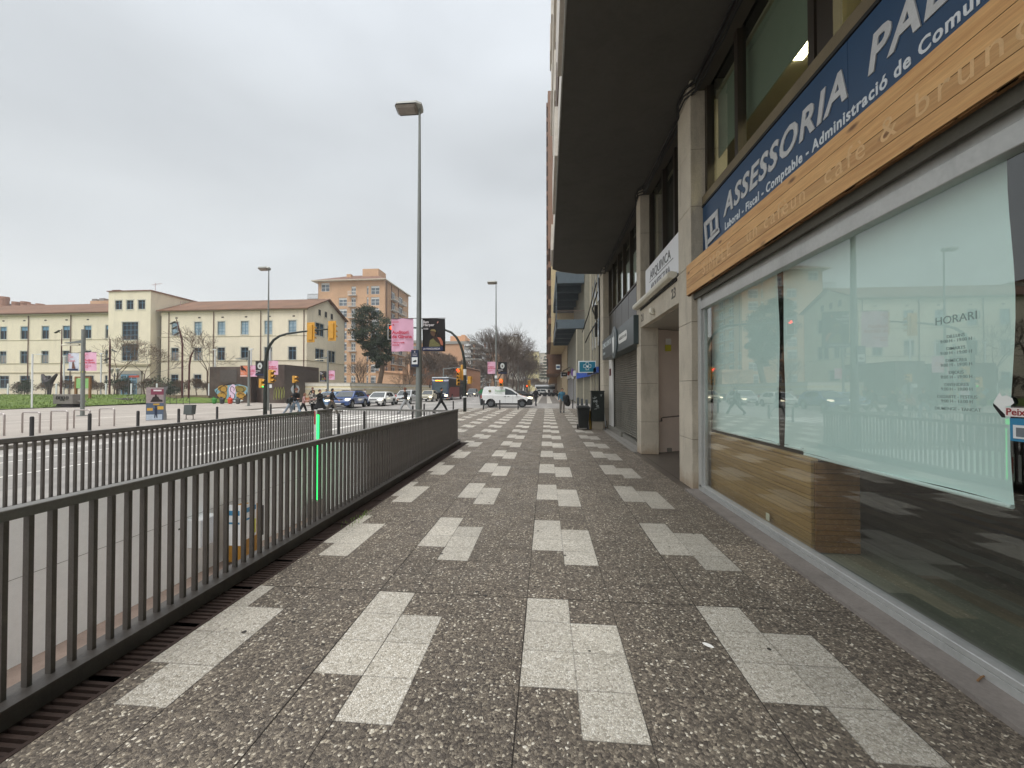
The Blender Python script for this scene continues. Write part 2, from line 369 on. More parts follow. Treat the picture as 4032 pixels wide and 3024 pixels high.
# ================= ground, road, pavements =================
Mground = m_ground('far_ground', '8f8a82', 'a09a90')
Masph = m_ground('asphalt', '8d8984', 'a29d97', 1.5, .62, .2)
Mplaza = m_ground('plaza_concrete', '9d948b', 'ab a399'.replace(' ', ''), .7, .75)
Mgran = mat('granite_kerb', '8e8a83', .7, var=.12, vs=8)
Mpaint = mat('road_paint', 'e6e3dc', .6, var=.08, vs=12)
RZ = -.10
PX0, PX1, PY1 = -6.93, -2.70, 11.5      # car ramp opening
mb = MB()
for x0, x1, y0, y1 in ((-600, PX0-.15, -200, 900), (PX1+.12, 600, -200, 900), (PX0-.15, PX1+.12, PY1+.1, 900), (PX0-.15, PX1+.12, -200, -9)):
    mb.quad((x0, y0, -.16), (x1, y0, -.16), (x1, y1, -.16), (x0, y1, -.16))
struct('ground', mb, Mground)
mb = MB(); mb.quad((-15.3, -60, RZ), (-7.3, -60, RZ), (-7.3, 33.4, RZ), (-15.3, 33.4, RZ)); mb.quad((-24.0, 33.4, RZ), (-7.3, 33.4, RZ), (-7.3, 330, RZ), (-24.0, 330, RZ))
mb.quad((-24, 28.5, RZ), (-15.3, 28.5, RZ), (-15.3, 33.4, RZ), (-24, 33.4, RZ))
struct('avenue_road', mb, Masph)
mb = MB(); mb.quad((-7.3, 33.3, -.012), (60, 33.3, -.012), (60, 44.3, -.012), (-7.3, 44.3, -.012)); mb.quad((-7.3, 33.3, RZ), (-7.3, 44.3, RZ), (-7.3, 44.3, -.012), (-7.3, 33.3, -.012))
struct('side_street_road', mb, Masph)
# granite apron either side of the paving slabs
mb = MB()
mb.box(2.205, 2.6, 10.4, 17.2, -.15, -.004); mb.box(2.6, 3.9, 17.2, 33.3, -.15, -.004)
mb.box(-7.3, -7.0, -20, 33.3, -.15, 0.0); mb.box(-7.0, PX0-.151, -20, PY1+.3, -.15, -.004)
mb.box(-15.6, -15.3, -40, 28.5, -.15, .002)
struct('kerb', mb, Mgran)
mb = MB(); mb.box(2.205, 4.6, 6.52, 10.4, -.15, -.004); mb.box(2.6, 3.9, 10.4, 17.2, -.15, -.004); struct('entrance_floor', mb, mat('dark_marble', '57514a', .35, var=.18, vs=2.5))
mb = MB(); mb.box(2.20, 2.43, -3, 6.52, -.1, .028); mb.box(2.43, 2.5, -3, 6.52, -.1, .012)
struct('threshold_slab', mb, mat('threshold_stone', '847d77', .75, var=.14, vs=3, bump=.2, dirt=.5))
mb = MB(); mb.box(-90, -15.6, -40, 27.5, -.15, 0); mb.box(-90, -24, 27.5, 60, -.15, 0); mb.box(-24, -15.6, 27.5, 28.5, -.15, 0)
struct('plaza_pavement', mb, Mplaza)
mb = MB()   # faint white bands across the plaza
for (x0, y0), (x1, y1), w_ in (((-30, 8), (-24.5, 20), .12), ((-25, 19.5), (-19.5, 32), .16), ((-38, 10), (-33, 26), .12)):
    d = Vector((x1-x0, y1-y0, 0)).normalized(); n = Vector((-d.y, d.x, 0))*w_; a = Vector((x0, y0, .004)); c = Vector((x1, y1, .004)); mb.quad(a-n, a+n, c+n, c-n)
tag(struct('plaza_line', mb, mat('pale_band', 'cdc6bc', .7)))
mb = MB(); z = RZ+.004
def stripe(x0, x1, y0, y1): mb.quad((x0, y0, z), (x1, y0, z), (x1, y1, z), (x0, y1, z))
stripe(-14.10, -13.99, -10, 19.5); stripe(-13.84, -13.73, -10, 19.5)
for y in (-2.0, 6.7, 12.6, 17.2): stripe(-12.62, -12.52, y, y+3.7)
stripe(-12.65, -12.30, 12.1, 16.5)
for y in (-1, 4.2, 10.6, 15.2): stripe(-10.60, -10.50, y, y+4.3)
stripe(-9.2, -8.9, 9.4, 18.8)
stripe(-15.0, -7.5, 19.6, 20.0)
for i in range(9): stripe(-14.95+i*.86, -14.5+i*.86, 21.2, 25.4)
for i in range(9): stripe(-23.6+i*.9, -23.1+i*.9, 28.9, 31.0)
for k in range(10):
    for x in (-14.2, -11.0): stripe(x, x+.11, 48+k*9, 51.5+k*9)
stripe(-15.4, -7.6, 45.6, 46.0)
struct('lane_marking', mb, Mpaint)
mb = MB()   # crossing of the side street: three long pale bands and beyond
for x in (-1.55, -.0+.05, 1.62): mb.quad((x, 44.5, .006), (x+.58, 44.5, .006), (x+.58, 118, .006), (x, 118, .006))
struct('pavement_band', mb, mat('pale_slab', 'b9b3aa', .7, var=.1, vs=2))

# ---- exposed-aggregate slabs: every slab is a face of the sheet, in two materials ----
def slabs():
    vs = []; fs = []; mi = []; sh = []
    rnd = random.Random(3)
    def xe(k): return -.15 + (.295*k if k < 0 else .3125*k)
    T = .3025
    for k in range(-24, 12):
        x0, x1 = xe(k), xe(k+1)
        for j in range(-101, 14):
            yt = 3.06 - j*T; yb = yt-T
            if yt > 33.3: continue
            xc, yc = (x0+x1)/2, (yt+yb)/2
            X0, X1 = x0, x1
            if yc < 17.3:
                if xc > 2.205: continue
                X1 = min(x1, 2.205)
            if yc < PY1+.45:
                if xc < -2.40: continue
                X0 = max(x0, -2.352)
            if xc < -7.0: continue
            a, b_ = k % 4, j % 6
            if yc > 25.7: b_ = (j+1) % 6
            w = (a == 0 and b_ in (0, 1, 2)) or (a == 1 and b_ in (1, 2, 3))
            s = rnd.uniform(.93, 1.07); soft = 0
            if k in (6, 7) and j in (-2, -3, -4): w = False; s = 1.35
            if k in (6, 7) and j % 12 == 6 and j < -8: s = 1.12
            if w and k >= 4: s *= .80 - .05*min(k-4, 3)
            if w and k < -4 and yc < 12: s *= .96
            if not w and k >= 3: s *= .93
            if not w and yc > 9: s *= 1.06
            if yc > 25.6 and k >= 2 and k < 4: w = False
            if rnd.random() < .02: s *= .9
            o = len(vs); vs += [(X0, yb, 0), (X1, yb, 0), (X1, yt, 0), (X0, yt, 0)]
            fs.append((o, o+1, o+2, o+3)); mi.append(1 if w else 0); sh.append(s)
    me = bpy.data.meshes.new('pavement'); me.from_pydata(vs, [], fs); me.materials.append(m_paving('aggregate_dark', False)); me.materials.append(m_paving('aggregate_light', True))
    me.polygons.foreach_set('material_index', mi)
    uv = me.uv_layers.new(name='UVMap'); 
    for i in range(len(fs)):
        for c, q in enumerate(((0, 0), (1, 0), (1, 1), (0, 1))): uv.data[i*4+c].uv = q
    at = me.attributes.new('shade', 'FLOAT', 'FACE')
    for i, s in enumerate(sh): at.data[i].value = s
    o = bpy.data.objects.new('pavement', me); COL.objects.link(o); return tag(o, kind='structure')
slabs()
mb = MB(); rnd = random.Random(12)
for k in (-8, -4, -3, 0, 4, 8, -6, 2, 6):
    x = -.15 + (.295*k if k < 0 else .3125*k)
    if x < -2.3: continue
    w_ = .003 if k % 4 == 0 else .0012
    y = -1.0
    while y < 28:
        dy = rnd.uniform(.25, .6); q = w_*rnd.uniform(.5, 1.25); mb.quad((x-q, y, .002), (x+q, y, .002), (x+q, y+dy, .002), (x-q, y+dy, .002)); y += dy
for j in range(-14, 2): 
    y = 3.06-j*1.815; mb.quad((-2.3, y-.0018, .002), (2.2, y-.0018, .002), (2.2, y+.0018, .002), (-2.3, y+.0018, .002)) if j % 2 == 0 else None
struct('paving_joint', mb, mat('joint_dirt', '2b2621', .95, var=0))
mb = MB()   # trodden chewing gum
for _ in range(120):
    x, y, r = rnd.uniform(-2.2, 2.1), rnd.uniform(1.2, 14), rnd.uniform(.008, .017); n = 7; mb.add([(x+r*cos(2*pi*k/n)*rnd.uniform(.7, 1.2), y+r*sin(2*pi*k/n)*rnd.uniform(.7, 1.2), .003) for k in range(n)], [tuple(range(n))])
tag(mb.build('chewing_gum', mat('old_gum', '3a3632', .7, var=0)), 'dark trodden gum spots scattered over the slabs', 'gum', kind='stuff')
mb = MB(); mb.box(-7.0, 2.205, PY1+.3, 33.3, -.15, -.01); mb.box(-2.35, 2.205, -9, PY1+.3, -.15, -.01); mb.box(2.205, 2.6, 17.2, 33.3, -.15, -.01)
mb.box(-7.3, 30, 44.3, 330, -.15, -.003)
struct('pavement_bed', mb, mat('slab_bed', '77716a', .8, var=.1))
# ---- sunken car ramp ----
Mconc = mat('ramp_concrete', 'f0f3f3', .8, var=.04, vs=1.2, dirt=.10)
mb = MB()
mb.box(PX0-.15, PX0, -9, PY1, -4, -.05); mb.box(PX1, PX1+.12, -9, PY1, -4, -.03); mb.box(PX0-.15, PX1+.12, PY1, PY1+.1, -4, -.03)
o = mb.build('ramp_wall', Mconc); tag(o, 'pale concrete retaining wall lining the sunken car ramp behind the railings', 'wall')
mb = MB()
for i in range(6): 
    y = 1.2+i*1.9; mb.lathe([(.018, -.004), (.018, .004)], 10, (0, 0, 0)); n = 20
    for q in range(len(mb.v)-n, len(mb.v)):
        a = mb.v[q]; mb.v[q] = (PX0+a[2], y+a[0], -.95+a[1]-.03*i)
mb.box(PX0, PX0+.003, -3, PY1, -.872, -.868)
jt = mb.build('tie_hole', mat('dark_hole', '38352f', .9, var=0)); jt.parent = o
mb = MB()
mb.quad((PX0, -9, -1.75), (PX1, -9, -1.75), (PX1, PY1, -2.14), (PX0, PY1, -2.14)); struct('ramp_floor', mb, mat('ramp_paving', '97857a', .8, var=.15, vs=4, bump=.2))
mb = MB(); mb.box(PX0, PX0+.2, -9, PY1, -1.9, -1.30); 
# ---- slotted drain ----
Mrust = mat('rusty_iron', '3d2f29', .75, metal=.3, var=.25, vs=9, bump=.3)
t = thing('drain_grating', 'rusty slotted iron drain grating running along the foot of the near railing', 'grating', (-2.46, 5, 0))
mb = MB(); mb.box(-.115, -.09, -7, 6.75, -.04, .003); mb.box(.09, .115, -7, 6.75, -.04, .003); mb.build('frame', Mrust, t)
mb = MB(); y = -6.9
while y < 6.7:
    mb.box(-.09, .09, y, y+.021, -.03, .0); y += .042
    if int(y*100) % 50 < 4: mb.box(-.09, .09, y, y+.045, -.03, .0)
tag(mb.build('slotted_grate', Mrust, t)); mb = MB(); mb.box(-.116, .116, -7, 6.76, -.2, -.1); mb.build('channel', mat('drain_dark', '0f0d0c', .9, var=0), t)
# ---- railings ----
Msteel = mat('railing_paint', '5a5550', .5, metal=.3, var=.16, vs=7, bump=.2, dirt=.5)
Msteel_top = mat('railing_top', '7b7975', .5, metal=.35, var=.12, vs=5)
def railing(name, label, p0, p1, pitch, a, th, post_stuff_n=100, side=1, ztop=1.03, base=(.0, .11), topw=.075, second=False):
    d = Vector((p1[0]-p0[0], p1[1]-p0[1], 0)); L = d.length; ang = math.atan2(d.y, d.x)
    t = thing(name, label, 'railing', (p0[0], p0[1], 0), ang, None)
    mb = MB(); mb.bbox(-.02, L+.02, -topw/2, topw/2, ztop-.012, ztop, .003); mb.box(-.02, L+.02, -.012, .012, ztop-.06, ztop-.012); mb.build('top_rail', Msteel_top, t)
    if second: mb = MB(); mb.box(0, L, -.014, .014, ztop-.075, ztop-.06); mb.build('second_rail', Msteel, t)
    mb = MB(); mb.bbox(-.03, L+.03, -.075, .075, base[0]-.03, base[1]-.012, .006); mb.box(-.03, L+.03, -.095, .075, base[1]-.012, base[1]); mb.build('base_channel', Msteel, t)
    n = int(L/pitch)
    rest = MB(); proto = None
    for i in range(n+1):
        x = i*pitch
        if i < 99 or n <= 100:
            if proto is None:
                m_ = MB(); m_.box(-th/2, th/2, -a/2, a/2, base[1], ztop-.06); proto = m_.build('bar', Msteel, t, loc=(x, 0, 0))
            else:
                c = proto.copy(); COL.objects.link(c); c.parent = t; c.location = (x, 0, 0)
        else: rest.box(x-th/2, x+th/2, -a/2, a/2, base[1], ztop-.06)
    if rest.v: r = rest.build('bars', Msteel, t); r['kind'] = 'stuff'
    return t
nr = railing('railing', 'long dark steel railing with flat upright bars closest to the paved walkway', (-2.625, 1.12), (-2.625, 11.5), .0955, .034, .021)
mb = MB(); mb.box(0.0, 10.38+.02, -.09, .0, 0, 0)
railing('railing', 'dark steel railing on the roadside edge of the ramp, beyond the near railing', (-7.05, 1.6), (-7.05, 12.45), .0955, .036, .026, second=True, ztop=.966, base=(-.04, .06))
railing('railing', 'thin dark bar railing closing off the end of the ramp, between the two long railings', (-7.0, 12.5), (-2.66, 11.62), .103, .013, .013, ztop=.98, topw=.03)
# ---- boom barrier and ticket machines in the ramp ----
t = thing('boom_barrier', 'raised barrier arm with red and white bands and a glowing green strip', 'barrier', (-6.73, 11.0, -2.12))
mb = MB(); mb.bbox(-.14, .14, -.15, .15, 0, .5, .02); mb.build('housing', mat('barrier_box', '8f8b84', .45), t)
mb = MB(); mb.box(-.05, .02, -.02, .02, .4, 3.13); mb.build('arm', mat('white_arm', 'dcdcd8', .4), t)
mb = MB()
for z0 in (1.62, 2.70): mb.box(-.045, -.005, -.024, -.020, z0, z0+.40)
mb.build('red_band', mat('red_film', 'a3302a', .4), t)
mb = MB(); mb.bbox(.03, .085, -.02, .02, .42, 2.98, .005); mb.build('light_strip', mat('green_led', '2fe060', .4, var=0, emit='30f070', es=1.5), t)
Myel = mat('machine_yellow', '9c7228', .4); Mwhite = mat('white_enamel', 'dfe2e2', .35, var=.03)
t = thing('ticket_machine', 'orange and white car park ticket machine standing in the ramp behind the bars', 'ticket machine', (-6.5, 8.1, -1.99))
mb = MB(); mb.bbox(-.2, .2, -.44, .08, 0, 1.1, .02); mb.build('cabinet', Myel, t)
mb = MB(); mb.box(.202, .206, -.43, -.02, .44, 1.18); mb.build('instruction_panel', Mwhite, t); mb = MB(); mb.box(-.19, .19, -.446, -.442, .36, 1.2); mb.build('price_list', Mwhite, t); mb = MB(); mb.box(-.17, .17, -.449, -.447, .98, 1.08); mb.box(-.17, .17, -.449, -.447, .80, .84); mb.build('blue_strip', mat('blue_print', '3b7fa8', .4), t)
mb = MB(); mb.box(.207, .209, -.42, -.04, 1.0, 1.1); mb.box(.207, .209, -.42, -.2, .84, .88); mb.build('blue_strip', mat('blue_print', '3b7fa8', .4), t)
mb = MB(); mb.box(.207, .209, -.17, -.04, .5, .8); mb.build('yellow_notice', mat('lime_print', 'cfd035', .5), t)
mb = MB(); mb.box(-.1, .18, .10, .24, .35, 1.0); mb.build('coin_panel', mat('dark_plastic', '2a2a2c', .5), t)
t = thing('wall_cabinet', 'white service cabinet hung on the ramp wall left of the ticket machine', 'cabinet', (-6.78, 7.3, -1.48))
mb = MB(); mb.bbox(-.17, .1, -.22, .22, 0, .56, .015); mb.build('body', Mwhite, t); mb = MB(); mb.bbox(.1, .112, -.2, .2, .02, .54, .004); mb.build('door', mat('pale_grey_door', 'cfd5da', .4), t)
# small litter
mb = MB(); mb.lathe([(.0, 0), (.024, .0), (.027, .002), (.024, .004), (0, .004)], 12, sx=1.3, sy=.6); o = mb.build('paper_scrap', mat('scrap_white', 'f0eee9', .7), loc=(1.01, 2.59, .003)); o.rotation_euler.z = -.7; tag(o, 'white oval paper scrap lying on the dark slabs', 'litter')
mb = MB(); mb.tube([(0, 0, .006), (.05, .03, .008), (.10, .05, .007)], .005, 6); o = mb.build('cigarette_butt', mat('butt', '8b6a48', .8), loc=(2.32, 2.36, .03)); tag(o, 'brown cigarette butt on the stone strip below the shop window', 'litter')
mb = MB()
for i in range(60):
    a = random.uniform(0, 6.28); r = random.gauss(0, .05); x, y = cos(a)*abs(r)*1.0, random.gauss(0, .16)
    mb.add([(x, y, 0), (x+.008, y+.003, 0), (x+random.uniform(-.012, .012), y+.004, random.uniform(.015, .045))], [(0, 1, 2)])
for (lx, ly, lb) in ((-2.33, 4.75, 'small green weed tuft growing at the drain edge beside the railing'),):
    tag(mb.build('weed', m_foliage('weed_green', '4f6a2a', '7b9440'), loc=(lx, ly, 0.0)), lb, 'plant')
# ================= office building on the right =================
Mstone = m_stone('limestone_cladding', 'c2b9a8'); Mjoint = mat('joint_dark', '4d483f', .9, var=0)
Mbronze = mat('bronze_frame', '3a3228', .45, metal=.4, var=.1); Mbronze2 = mat('bronze_sill', '75684f', .5, metal=.3, var=.12, vs=3)
Mdarkglass = mat('dark_glass', '16150f', .06, var=0, spec=.6); Mgl = m_glass('shop_glass'); Mgl2 = m_glass('window_glass', (.75, .82, .76))
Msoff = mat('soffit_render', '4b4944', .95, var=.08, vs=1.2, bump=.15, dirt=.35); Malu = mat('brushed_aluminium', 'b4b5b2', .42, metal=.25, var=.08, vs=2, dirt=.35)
Mblack = mat('matt_black', '151413', .7, var=0); Mwt = mat('tile_white', 'cfc9bf', .6, var=.1, vs=2)
OB = thing('office_building', 'stone pillared building with a deep dark overhang above the shopfronts on the right', 'building', (2.33, 8, 0))
OO = (2.33, 8, 0)
def part(mb, name, mats, par=None, off=OO, **k): return mb.build(name, mats, OB if par is None else par, off=off, **k)
for y0, y1, x1 in ((6.56, 7.17, 2.9), (10.0, 10.42, 2.76), (16.45, 17.38, 3.7), (-3.2, -2.6, 2.9)):
    mb = MB(); zs = [0.0, .8, 1.75, 2.7, 3.63, 4.57, 5.5, 6.64]
    for a, b in zip(zs, zs[1:]): mb.bbox(2.33, x1, y0, y1, a+.003, b-.003, .004)
    p = part(mb, 'pillar', Mstone); mb = MB(); mb.box(2.338, x1-.01, y0+.008, y1-.008, 0, 6.64); q = mb.build('joint_core', Mjoint, p, off=(0, 0, 0)); q.location = (-OO[0], -OO[1], 0)
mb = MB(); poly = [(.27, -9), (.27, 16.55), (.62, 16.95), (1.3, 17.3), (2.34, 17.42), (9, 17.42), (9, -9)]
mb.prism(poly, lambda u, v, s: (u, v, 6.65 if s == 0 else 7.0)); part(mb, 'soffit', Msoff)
mb = MB(); mb.tube([(.262, -9, 6.66), (.262, 16.55, 6.66), (.61, 16.96, 6.66), (1.3, 17.31, 6.66), (2.3, 17.44, 6.66)], .018, 5); part(mb, 'edge_trim', mat('zinc_trim', '8d8c86', .5, metal=.4))
mb = MB(); mb.box(.30, 9, -9, 17.38, 7.0, 33); part(mb, 'upper_wall', mat('upper_render', 'bdb6aa', .8))
for f in range(9):
    z0 = 7.02+f*2.9
    mb = MB(); rnd = random.Random(f)
    y = -8.6
    while y < 17:
        w_ = rnd.choice((1.6, 2.3, 3.1)); dx = rnd.choice((.27, .22, .19, .16)); mb.box(dx, .31, y, min(y+w_-.02, 17.36), z0, z0+rnd.choice((1.0, 1.15))); y += w_
    part(mb, 'balcony_parapet', Mwt)
    mb = MB(); y = -8
    while y < 16:
        w_ = rnd.choice((.8, 1.4)); mb.box(rnd.choice((.25, .285)), .305, y, y+w_, z0+1.2, z0+2.6); y += w_+rnd.choice((.5, 1.4, 2.2))
    part(mb, 'shutter', mat('brown_shutter', '5b4a3e', .6))
# inner shell of the upper offices
mb = MB(); mb.box(2.64, 2.66, -6, 17.3, 3.3, 4.66); mb.box(5.2, 5.3, -6, 17.3, 3.3, 6.64); part(mb, 'inner_wall', mat('inner_beige', 'a59d88', .9, var=.05))
mb = MB(); mb.box(2.7, 5.2, -6, 17.3, 4.4, 4.44); mb.box(2.7, 5.2, -6, 17.3, 6.30, 6.34); part(mb, 'inner_slab', mat('inner_ceiling', 'a8a08c', .9, var=.03))
mb = MB(); mb.bbox(3.35, 3.62, 5.25, 5.85, 6.27, 6.295, .004); mb.bbox(3.4, 4.6, 1.2, 1.8, 6.27, 6.295, .004); mb.bbox(3.4, 4.6, 3.0, 3.3, 6.27, 6.295, .004); mb.bbox(3.6, 4.6, 12.2, 12.5, 6.27, 6.295, .004); part(mb, 'ceiling_lamp_and_fill_panels', mat('warm_panel', 'f5e6a8', .5, var=0, emit='fff0c8', es=15))  # first panel is the office lamp; the rest are added to brighten the rooms
def windows_row(y0, y1, z0, z1, mull, xg=2.62, curtain=None):
    mb = MB()
    ys = [y0]+mull+[y1]
    mb.box(2.55, 2.66, y0, y1, z0, z0+.06); mb.box(2.55, 2.66, y0, y1, z1-.06, z1)
    for y in ys: mb.box(2.55, 2.66, y-.045, y+.045, z0+.06, z1-.06)
    w = part(mb, 'window', Mbronze)
    for a, b in zip(ys, ys[1:]):
        mb = MB(); mb.quad((xg, min(a, b)+.045, z0+.06), (xg, max(a, b)-.045, z0+.06), (xg, max(a, b)-.045, z1-.06), (xg, min(a, b)+.045, z1-.06)); g = mb.build('pane', Mgl2, w, off=OO)
windows_row(-2.6, 6.5, 4.70, 6.62, [-.3, 1.3, 2.55, 4.0, 5.5])
windows_row(7.2, 9.98, 4.5, 6.62, [8.1, 8.9]); windows_row(10.45, 16.4, 4.62, 6.62, [11.3, 12.3, 13.4, 14.4, 15.5])
mb = MB(); mb.box(2.50, 2.66, -2.6, 6.54, 4.56, 4.70); mb.box(2.50, 2.64, 7.2, 10.0, 4.44, 4.5); part(mb, 'sill', Mbronze2)
mb = MB(); mb.box(2.56, 2.64, 3.72, 3.93, 4.7, 6.6); part(mb, 'wide_mullion', Mbronze)
mb = MB(); mb.box(2.74, 2.76, 4.1, 6.5, 5.30, 6.3); mb.box(2.74, 2.76, -2, 3.0, 5.05, 6.3); part(mb, 'roller_screen', mat('grey_screen', '939c8e', .9, var=.04))
mb = MB(); mb.box(2.74, 2.76, 7.2, 9.9, 4.6, 6.3); mb.box(2.72, 2.74, 10.5, 16.3, 5.75, 6.3); part(mb, 'dark_drape', mat('drape', '2b2721', .9))
mb = MB(); mb.box(2.64, 2.65, 11.4, 12.2, 4.7, 5.72); mb.box(2.64, 2.65, 12.6, 13.3, 4.7, 5.72); mb.box(2.64, 2.65, 13.5, 14.3, 4.7, 5.72); mb.box(2.64, 2.65, 14.5, 15.1, 4.7, 5.72); part(mb, 'white_drape', mat('white_drape', 'efeeec', .8, var=0))
mb = MB()
for a, b in ((10.44, 11.5), (11.52, 12.6), (12.62, 13.7), (13.72, 14.9), (14.92, 16.42)): mb.bbox(2.57, 2.62, a, b, 3.45, 4.60, .006)
part(mb, 'dark_panel', mat('dark_cladding', '2e2c28', .35, metal=.3, var=.15))
mb = MB()
for i in range(12): mb.box(2.53, 2.565, 10.5, 11.3, 3.66+i*.075, 3.70+i*.075)
part(mb, 'vent_louvre', mat('louvre', '1c1b18', .5))
# cables pinned along the top of the shopfronts
for k, (dz, dx) in enumerate(((0, 0), (.05, .03), (-.07, .02), (-.13, .05))):
    mb = MB(); pts = []; y = -2.
    while y < 17.2:
        pil = any(a-.1 < y < b+.1 for a, b in ((6.56, 7.17), (10.0, 10.42), (16.45, 17.38)))
        pts.append(((2.27 if pil else 2.36)+dx*.5+random.uniform(-.01, .01), y, 6.56+dz-(0 if pil else .07)+random.uniform(-.025, .025))); y += .3
    mb.tube(pts, .016, 5); part(mb, 'cable', Mblack)
mb = MB(); mb.box(2.40, 2.6, -2.6, 16.45, 6.45, 6.64); part(mb, 'head_box', mat('head_dark', '423d33', .8))
# entrance between the pillars
mb = MB()
for a, b in ((7.175, 8.1), (8.106, 8.95), (8.956, 9.995)): mb.bbox(2.332, 2.45, a, b, 3.14, 3.62, .004)
part(mb, 'lintel', Mstone)
mb = MB(); mb.box(2.45, 5, 7.0, 11.4, 3.13, 3.17); part(mb, 'entrance_ceiling', mat('entrance_ceiling', 'a8a297', .9, var=.03))
mb = MB(); mb.quad((2.765, 10.24, 0), (4.6, 11.3, .0), (4.6, 11.3, 3.14), (2.765, 10.24, 3.14)); mb.quad((4.6, 7.1, 0), (4.6, 11.3, 0), (4.6, 11.3, 3.14), (4.6, 7.1, 3.14)); mb.quad((2.9, 7.1, 0), (4.6, 7.1, 0), (4.6, 7.1, 3.14), (2.9, 7.1, 3.14))
part(mb, 'entrance_wall', mat('pinkish_render', 'e8dace', .85, var=.04, dirt=.1))
mb = MB(); mb.tube([(2.86, 10.12, .82), (2.86, 10.12, .89), (2.9, 10.12, .905), (4.4, 10.95, .98)], .016, 8); mb.tube([(2.87, 10.29, .80), (2.87, 10.12, .82)], .014, 6); part(mb, 'handrail', mat('rail_dark', '6a6058', .4, metal=.5), smooth=True)
mb = MB(); mb.bbox(3.04, 3.17, 10.33, 10.36, 2.75, 2.90, .004); o_ = part(mb, 'intercom_notice', mat('notice_white', 'e8e6df', .6)); mb = MB(); mb.box(3.02, 3.17, 10.345, 10.355, 2.58, 2.74); part(mb, 'yellow_sticker', mat('sticker_yellow', 'c9c13a', .6))
mb = MB(); mb.lathe([(.045, 0), (.05, .03), (.05, .10), (.03, .13)], 12, (2.27, 8.75, 3.25)); mb.box(2.25, 2.335, 8.70, 8.80, 3.23, 3.27); part(mb, 'wall_lamp', mat('lamp_opal', 'd8d2c2', .4), smooth=True)
Mnum = mat('number_metal', '57524a', .5, metal=.5)
text('house_number', '23', .26, Mnum, OB, Matrix.Translation((-2.33, -8, 0)) @ TM((2.33, 7.58, 3.29), (0, -1, 0), (0, 0, 1)), bold=.01)
text('house_number', '21', .26, Mnum, OB, Matrix.Translation((-2.33, -8, 0)) @ TM((2.33, 9.93, 3.27), (0, -1, 0), (0, 0, 1)), bold=.01)
# shuttered bay
mb = MB()
for i in range(38):
    z = .14+i*.072; mb.prism([(0, 0), (-.028, .015), (-.028, .05), (0, .068)], lambda u, v, s, z=z: (2.66+u, 10.45 if s == 0 else 15.52, z+v))
part(mb, 'roller_shutter', mat('shutter_steel', '77746a', .5, metal=.35, var=.2, vs=1.2, dirt=.5))
mb = MB(); mb.box(2.60, 2.70, 10.42, 10.46, .1, 2.8); part(mb, 'shutter_guide', Mbronze); mb = MB(); mb.box(2.60, 2.70, 15.5, 15.54, .1, 2.8); part(mb, 'shutter_guide', Mbronze)
mb = MB(); mb.bbox(2.55, 2.75, 15.54, 16.44, .16, 2.84, .004); part(mb, 'white_pier', mat('pier_white', 'd9d8d4', .6, var=.04, dirt=.2))
mb = MB(); mb.box(2.50, 3.2, 13.6, 16.44, 0, .155); mb.box(2.56, 3.2, 10.42, 13.6, -.0, .10); part(mb, 'marble_step', mat('marble_step', '7b7870', .4, var=.12))
mb = MB(); mb.box(2.52, 2.549, 15.85, 16.15, 2.15, 2.42); part(mb, 'red_plaque', mat('plaque_maroon', '5e2a2e', .5))
mb = MB(); mb.box(3.3, 3.4, 11.4, 17.3, 0, 3.2); part(mb, 'back_wall', Mjoint)

# ---- shop window bay ----
mb = MB(); mb.box(2.39, 2.50, -2.6, 6.46, .0, .075); mb.bbox(2.40, 2.49, -2.6, 6.46, .075, .115, .004)
mb.bbox(2.40, 2.50, 6.38, 6.50, .0, 3.10, .006); mb.box(2.44, 2.48, 6.33, 6.38, .115, 2.9)
mb.bbox(2.405, 2.50, -2.6, 6.38, 2.86, 2.99, .005); mb.bbox(2.43, 2.50, -2.6, 6.38, 2.995, 3.10, .005)
part(mb, 'window_frame', Malu)
mb = MB(); mb.quad((2.457, -2.6, .115), (2.457, 6.38, .115), (2.457, 6.38, 2.87), (2.457, -2.6, 2.87)); part(mb, 'shop_pane', Mgl)
mb = MB(); mb.box(2.36, 2.66, -2.6, 6.55, 3.11, 3.3); mb.box(2.36, 2.40, -2.6, 6.55, 3.05, 3.11); part(mb, 'head_soffit', mat('head_soffit', '58554c', .9, var=.12, vs=3))
mb = MB(); mb.box(2.445, 2.52, 4.585, 4.64, 2.995, 3.12); part(mb, 'bracket', Mbronze)
mb = MB(); mb.box(2.43, 2.60, 6.50, 6.56, 0, 3.12); part(mb, 'jamb', Mstone)
# shop room
mb = MB(); mb.quad((2.5, -5, .03), (9, -5, .03), (9, 6.5, .03), (2.5, 6.5, .03)); part(mb, 'shop_floor', m_floor_in('vinyl_floor'))
mb = MB(); mb.box(9, 9.1, -5, 6.5, 0, 3.3); mb.box(2.5, 9, 6.52, 6.56, 0, 3.3); mb.box(2.5, 9, -5.1, -5, 0, 3.3); mb.box(2.5, 9, -5, 6.5, 3.2, 3.3); part(mb, 'shop_wall', mat('shop_dark_wall', '39352f', .9, var=.1))
Mpw = m_planks('counter_pine', '8f713f', 'a3864f', w=.109, knots=False, rough=.55, dull=1.0)
mb = MB()
for i in range(8): mb.bbox(2.54, 2.575, 4.05, 6.37, .04+i*.109, .04+i*.109+.105, .004)
mb.bbox(2.53, 2.60, 4.03, 6.37, .915, .945, .004)
t2 = part(mb, 'front_boarding', Mpw)
mb = MB()
for i in range(8): mb.bbox(2.577, 2.98, 4.04, 4.075, .04+i*.109, .04+i*.109+.104, .004)
Mpe = m_planks('counter_pine_end', '80592a', '8f6a36', w=.105, knots=False, rough=.55)
part(mb, 'end_boarding', Mpe); mb = MB(); mb.box(2.58, 2.98, 4.08, 6.3, .03, .9); part(mb, 'counter_core', Mjoint)
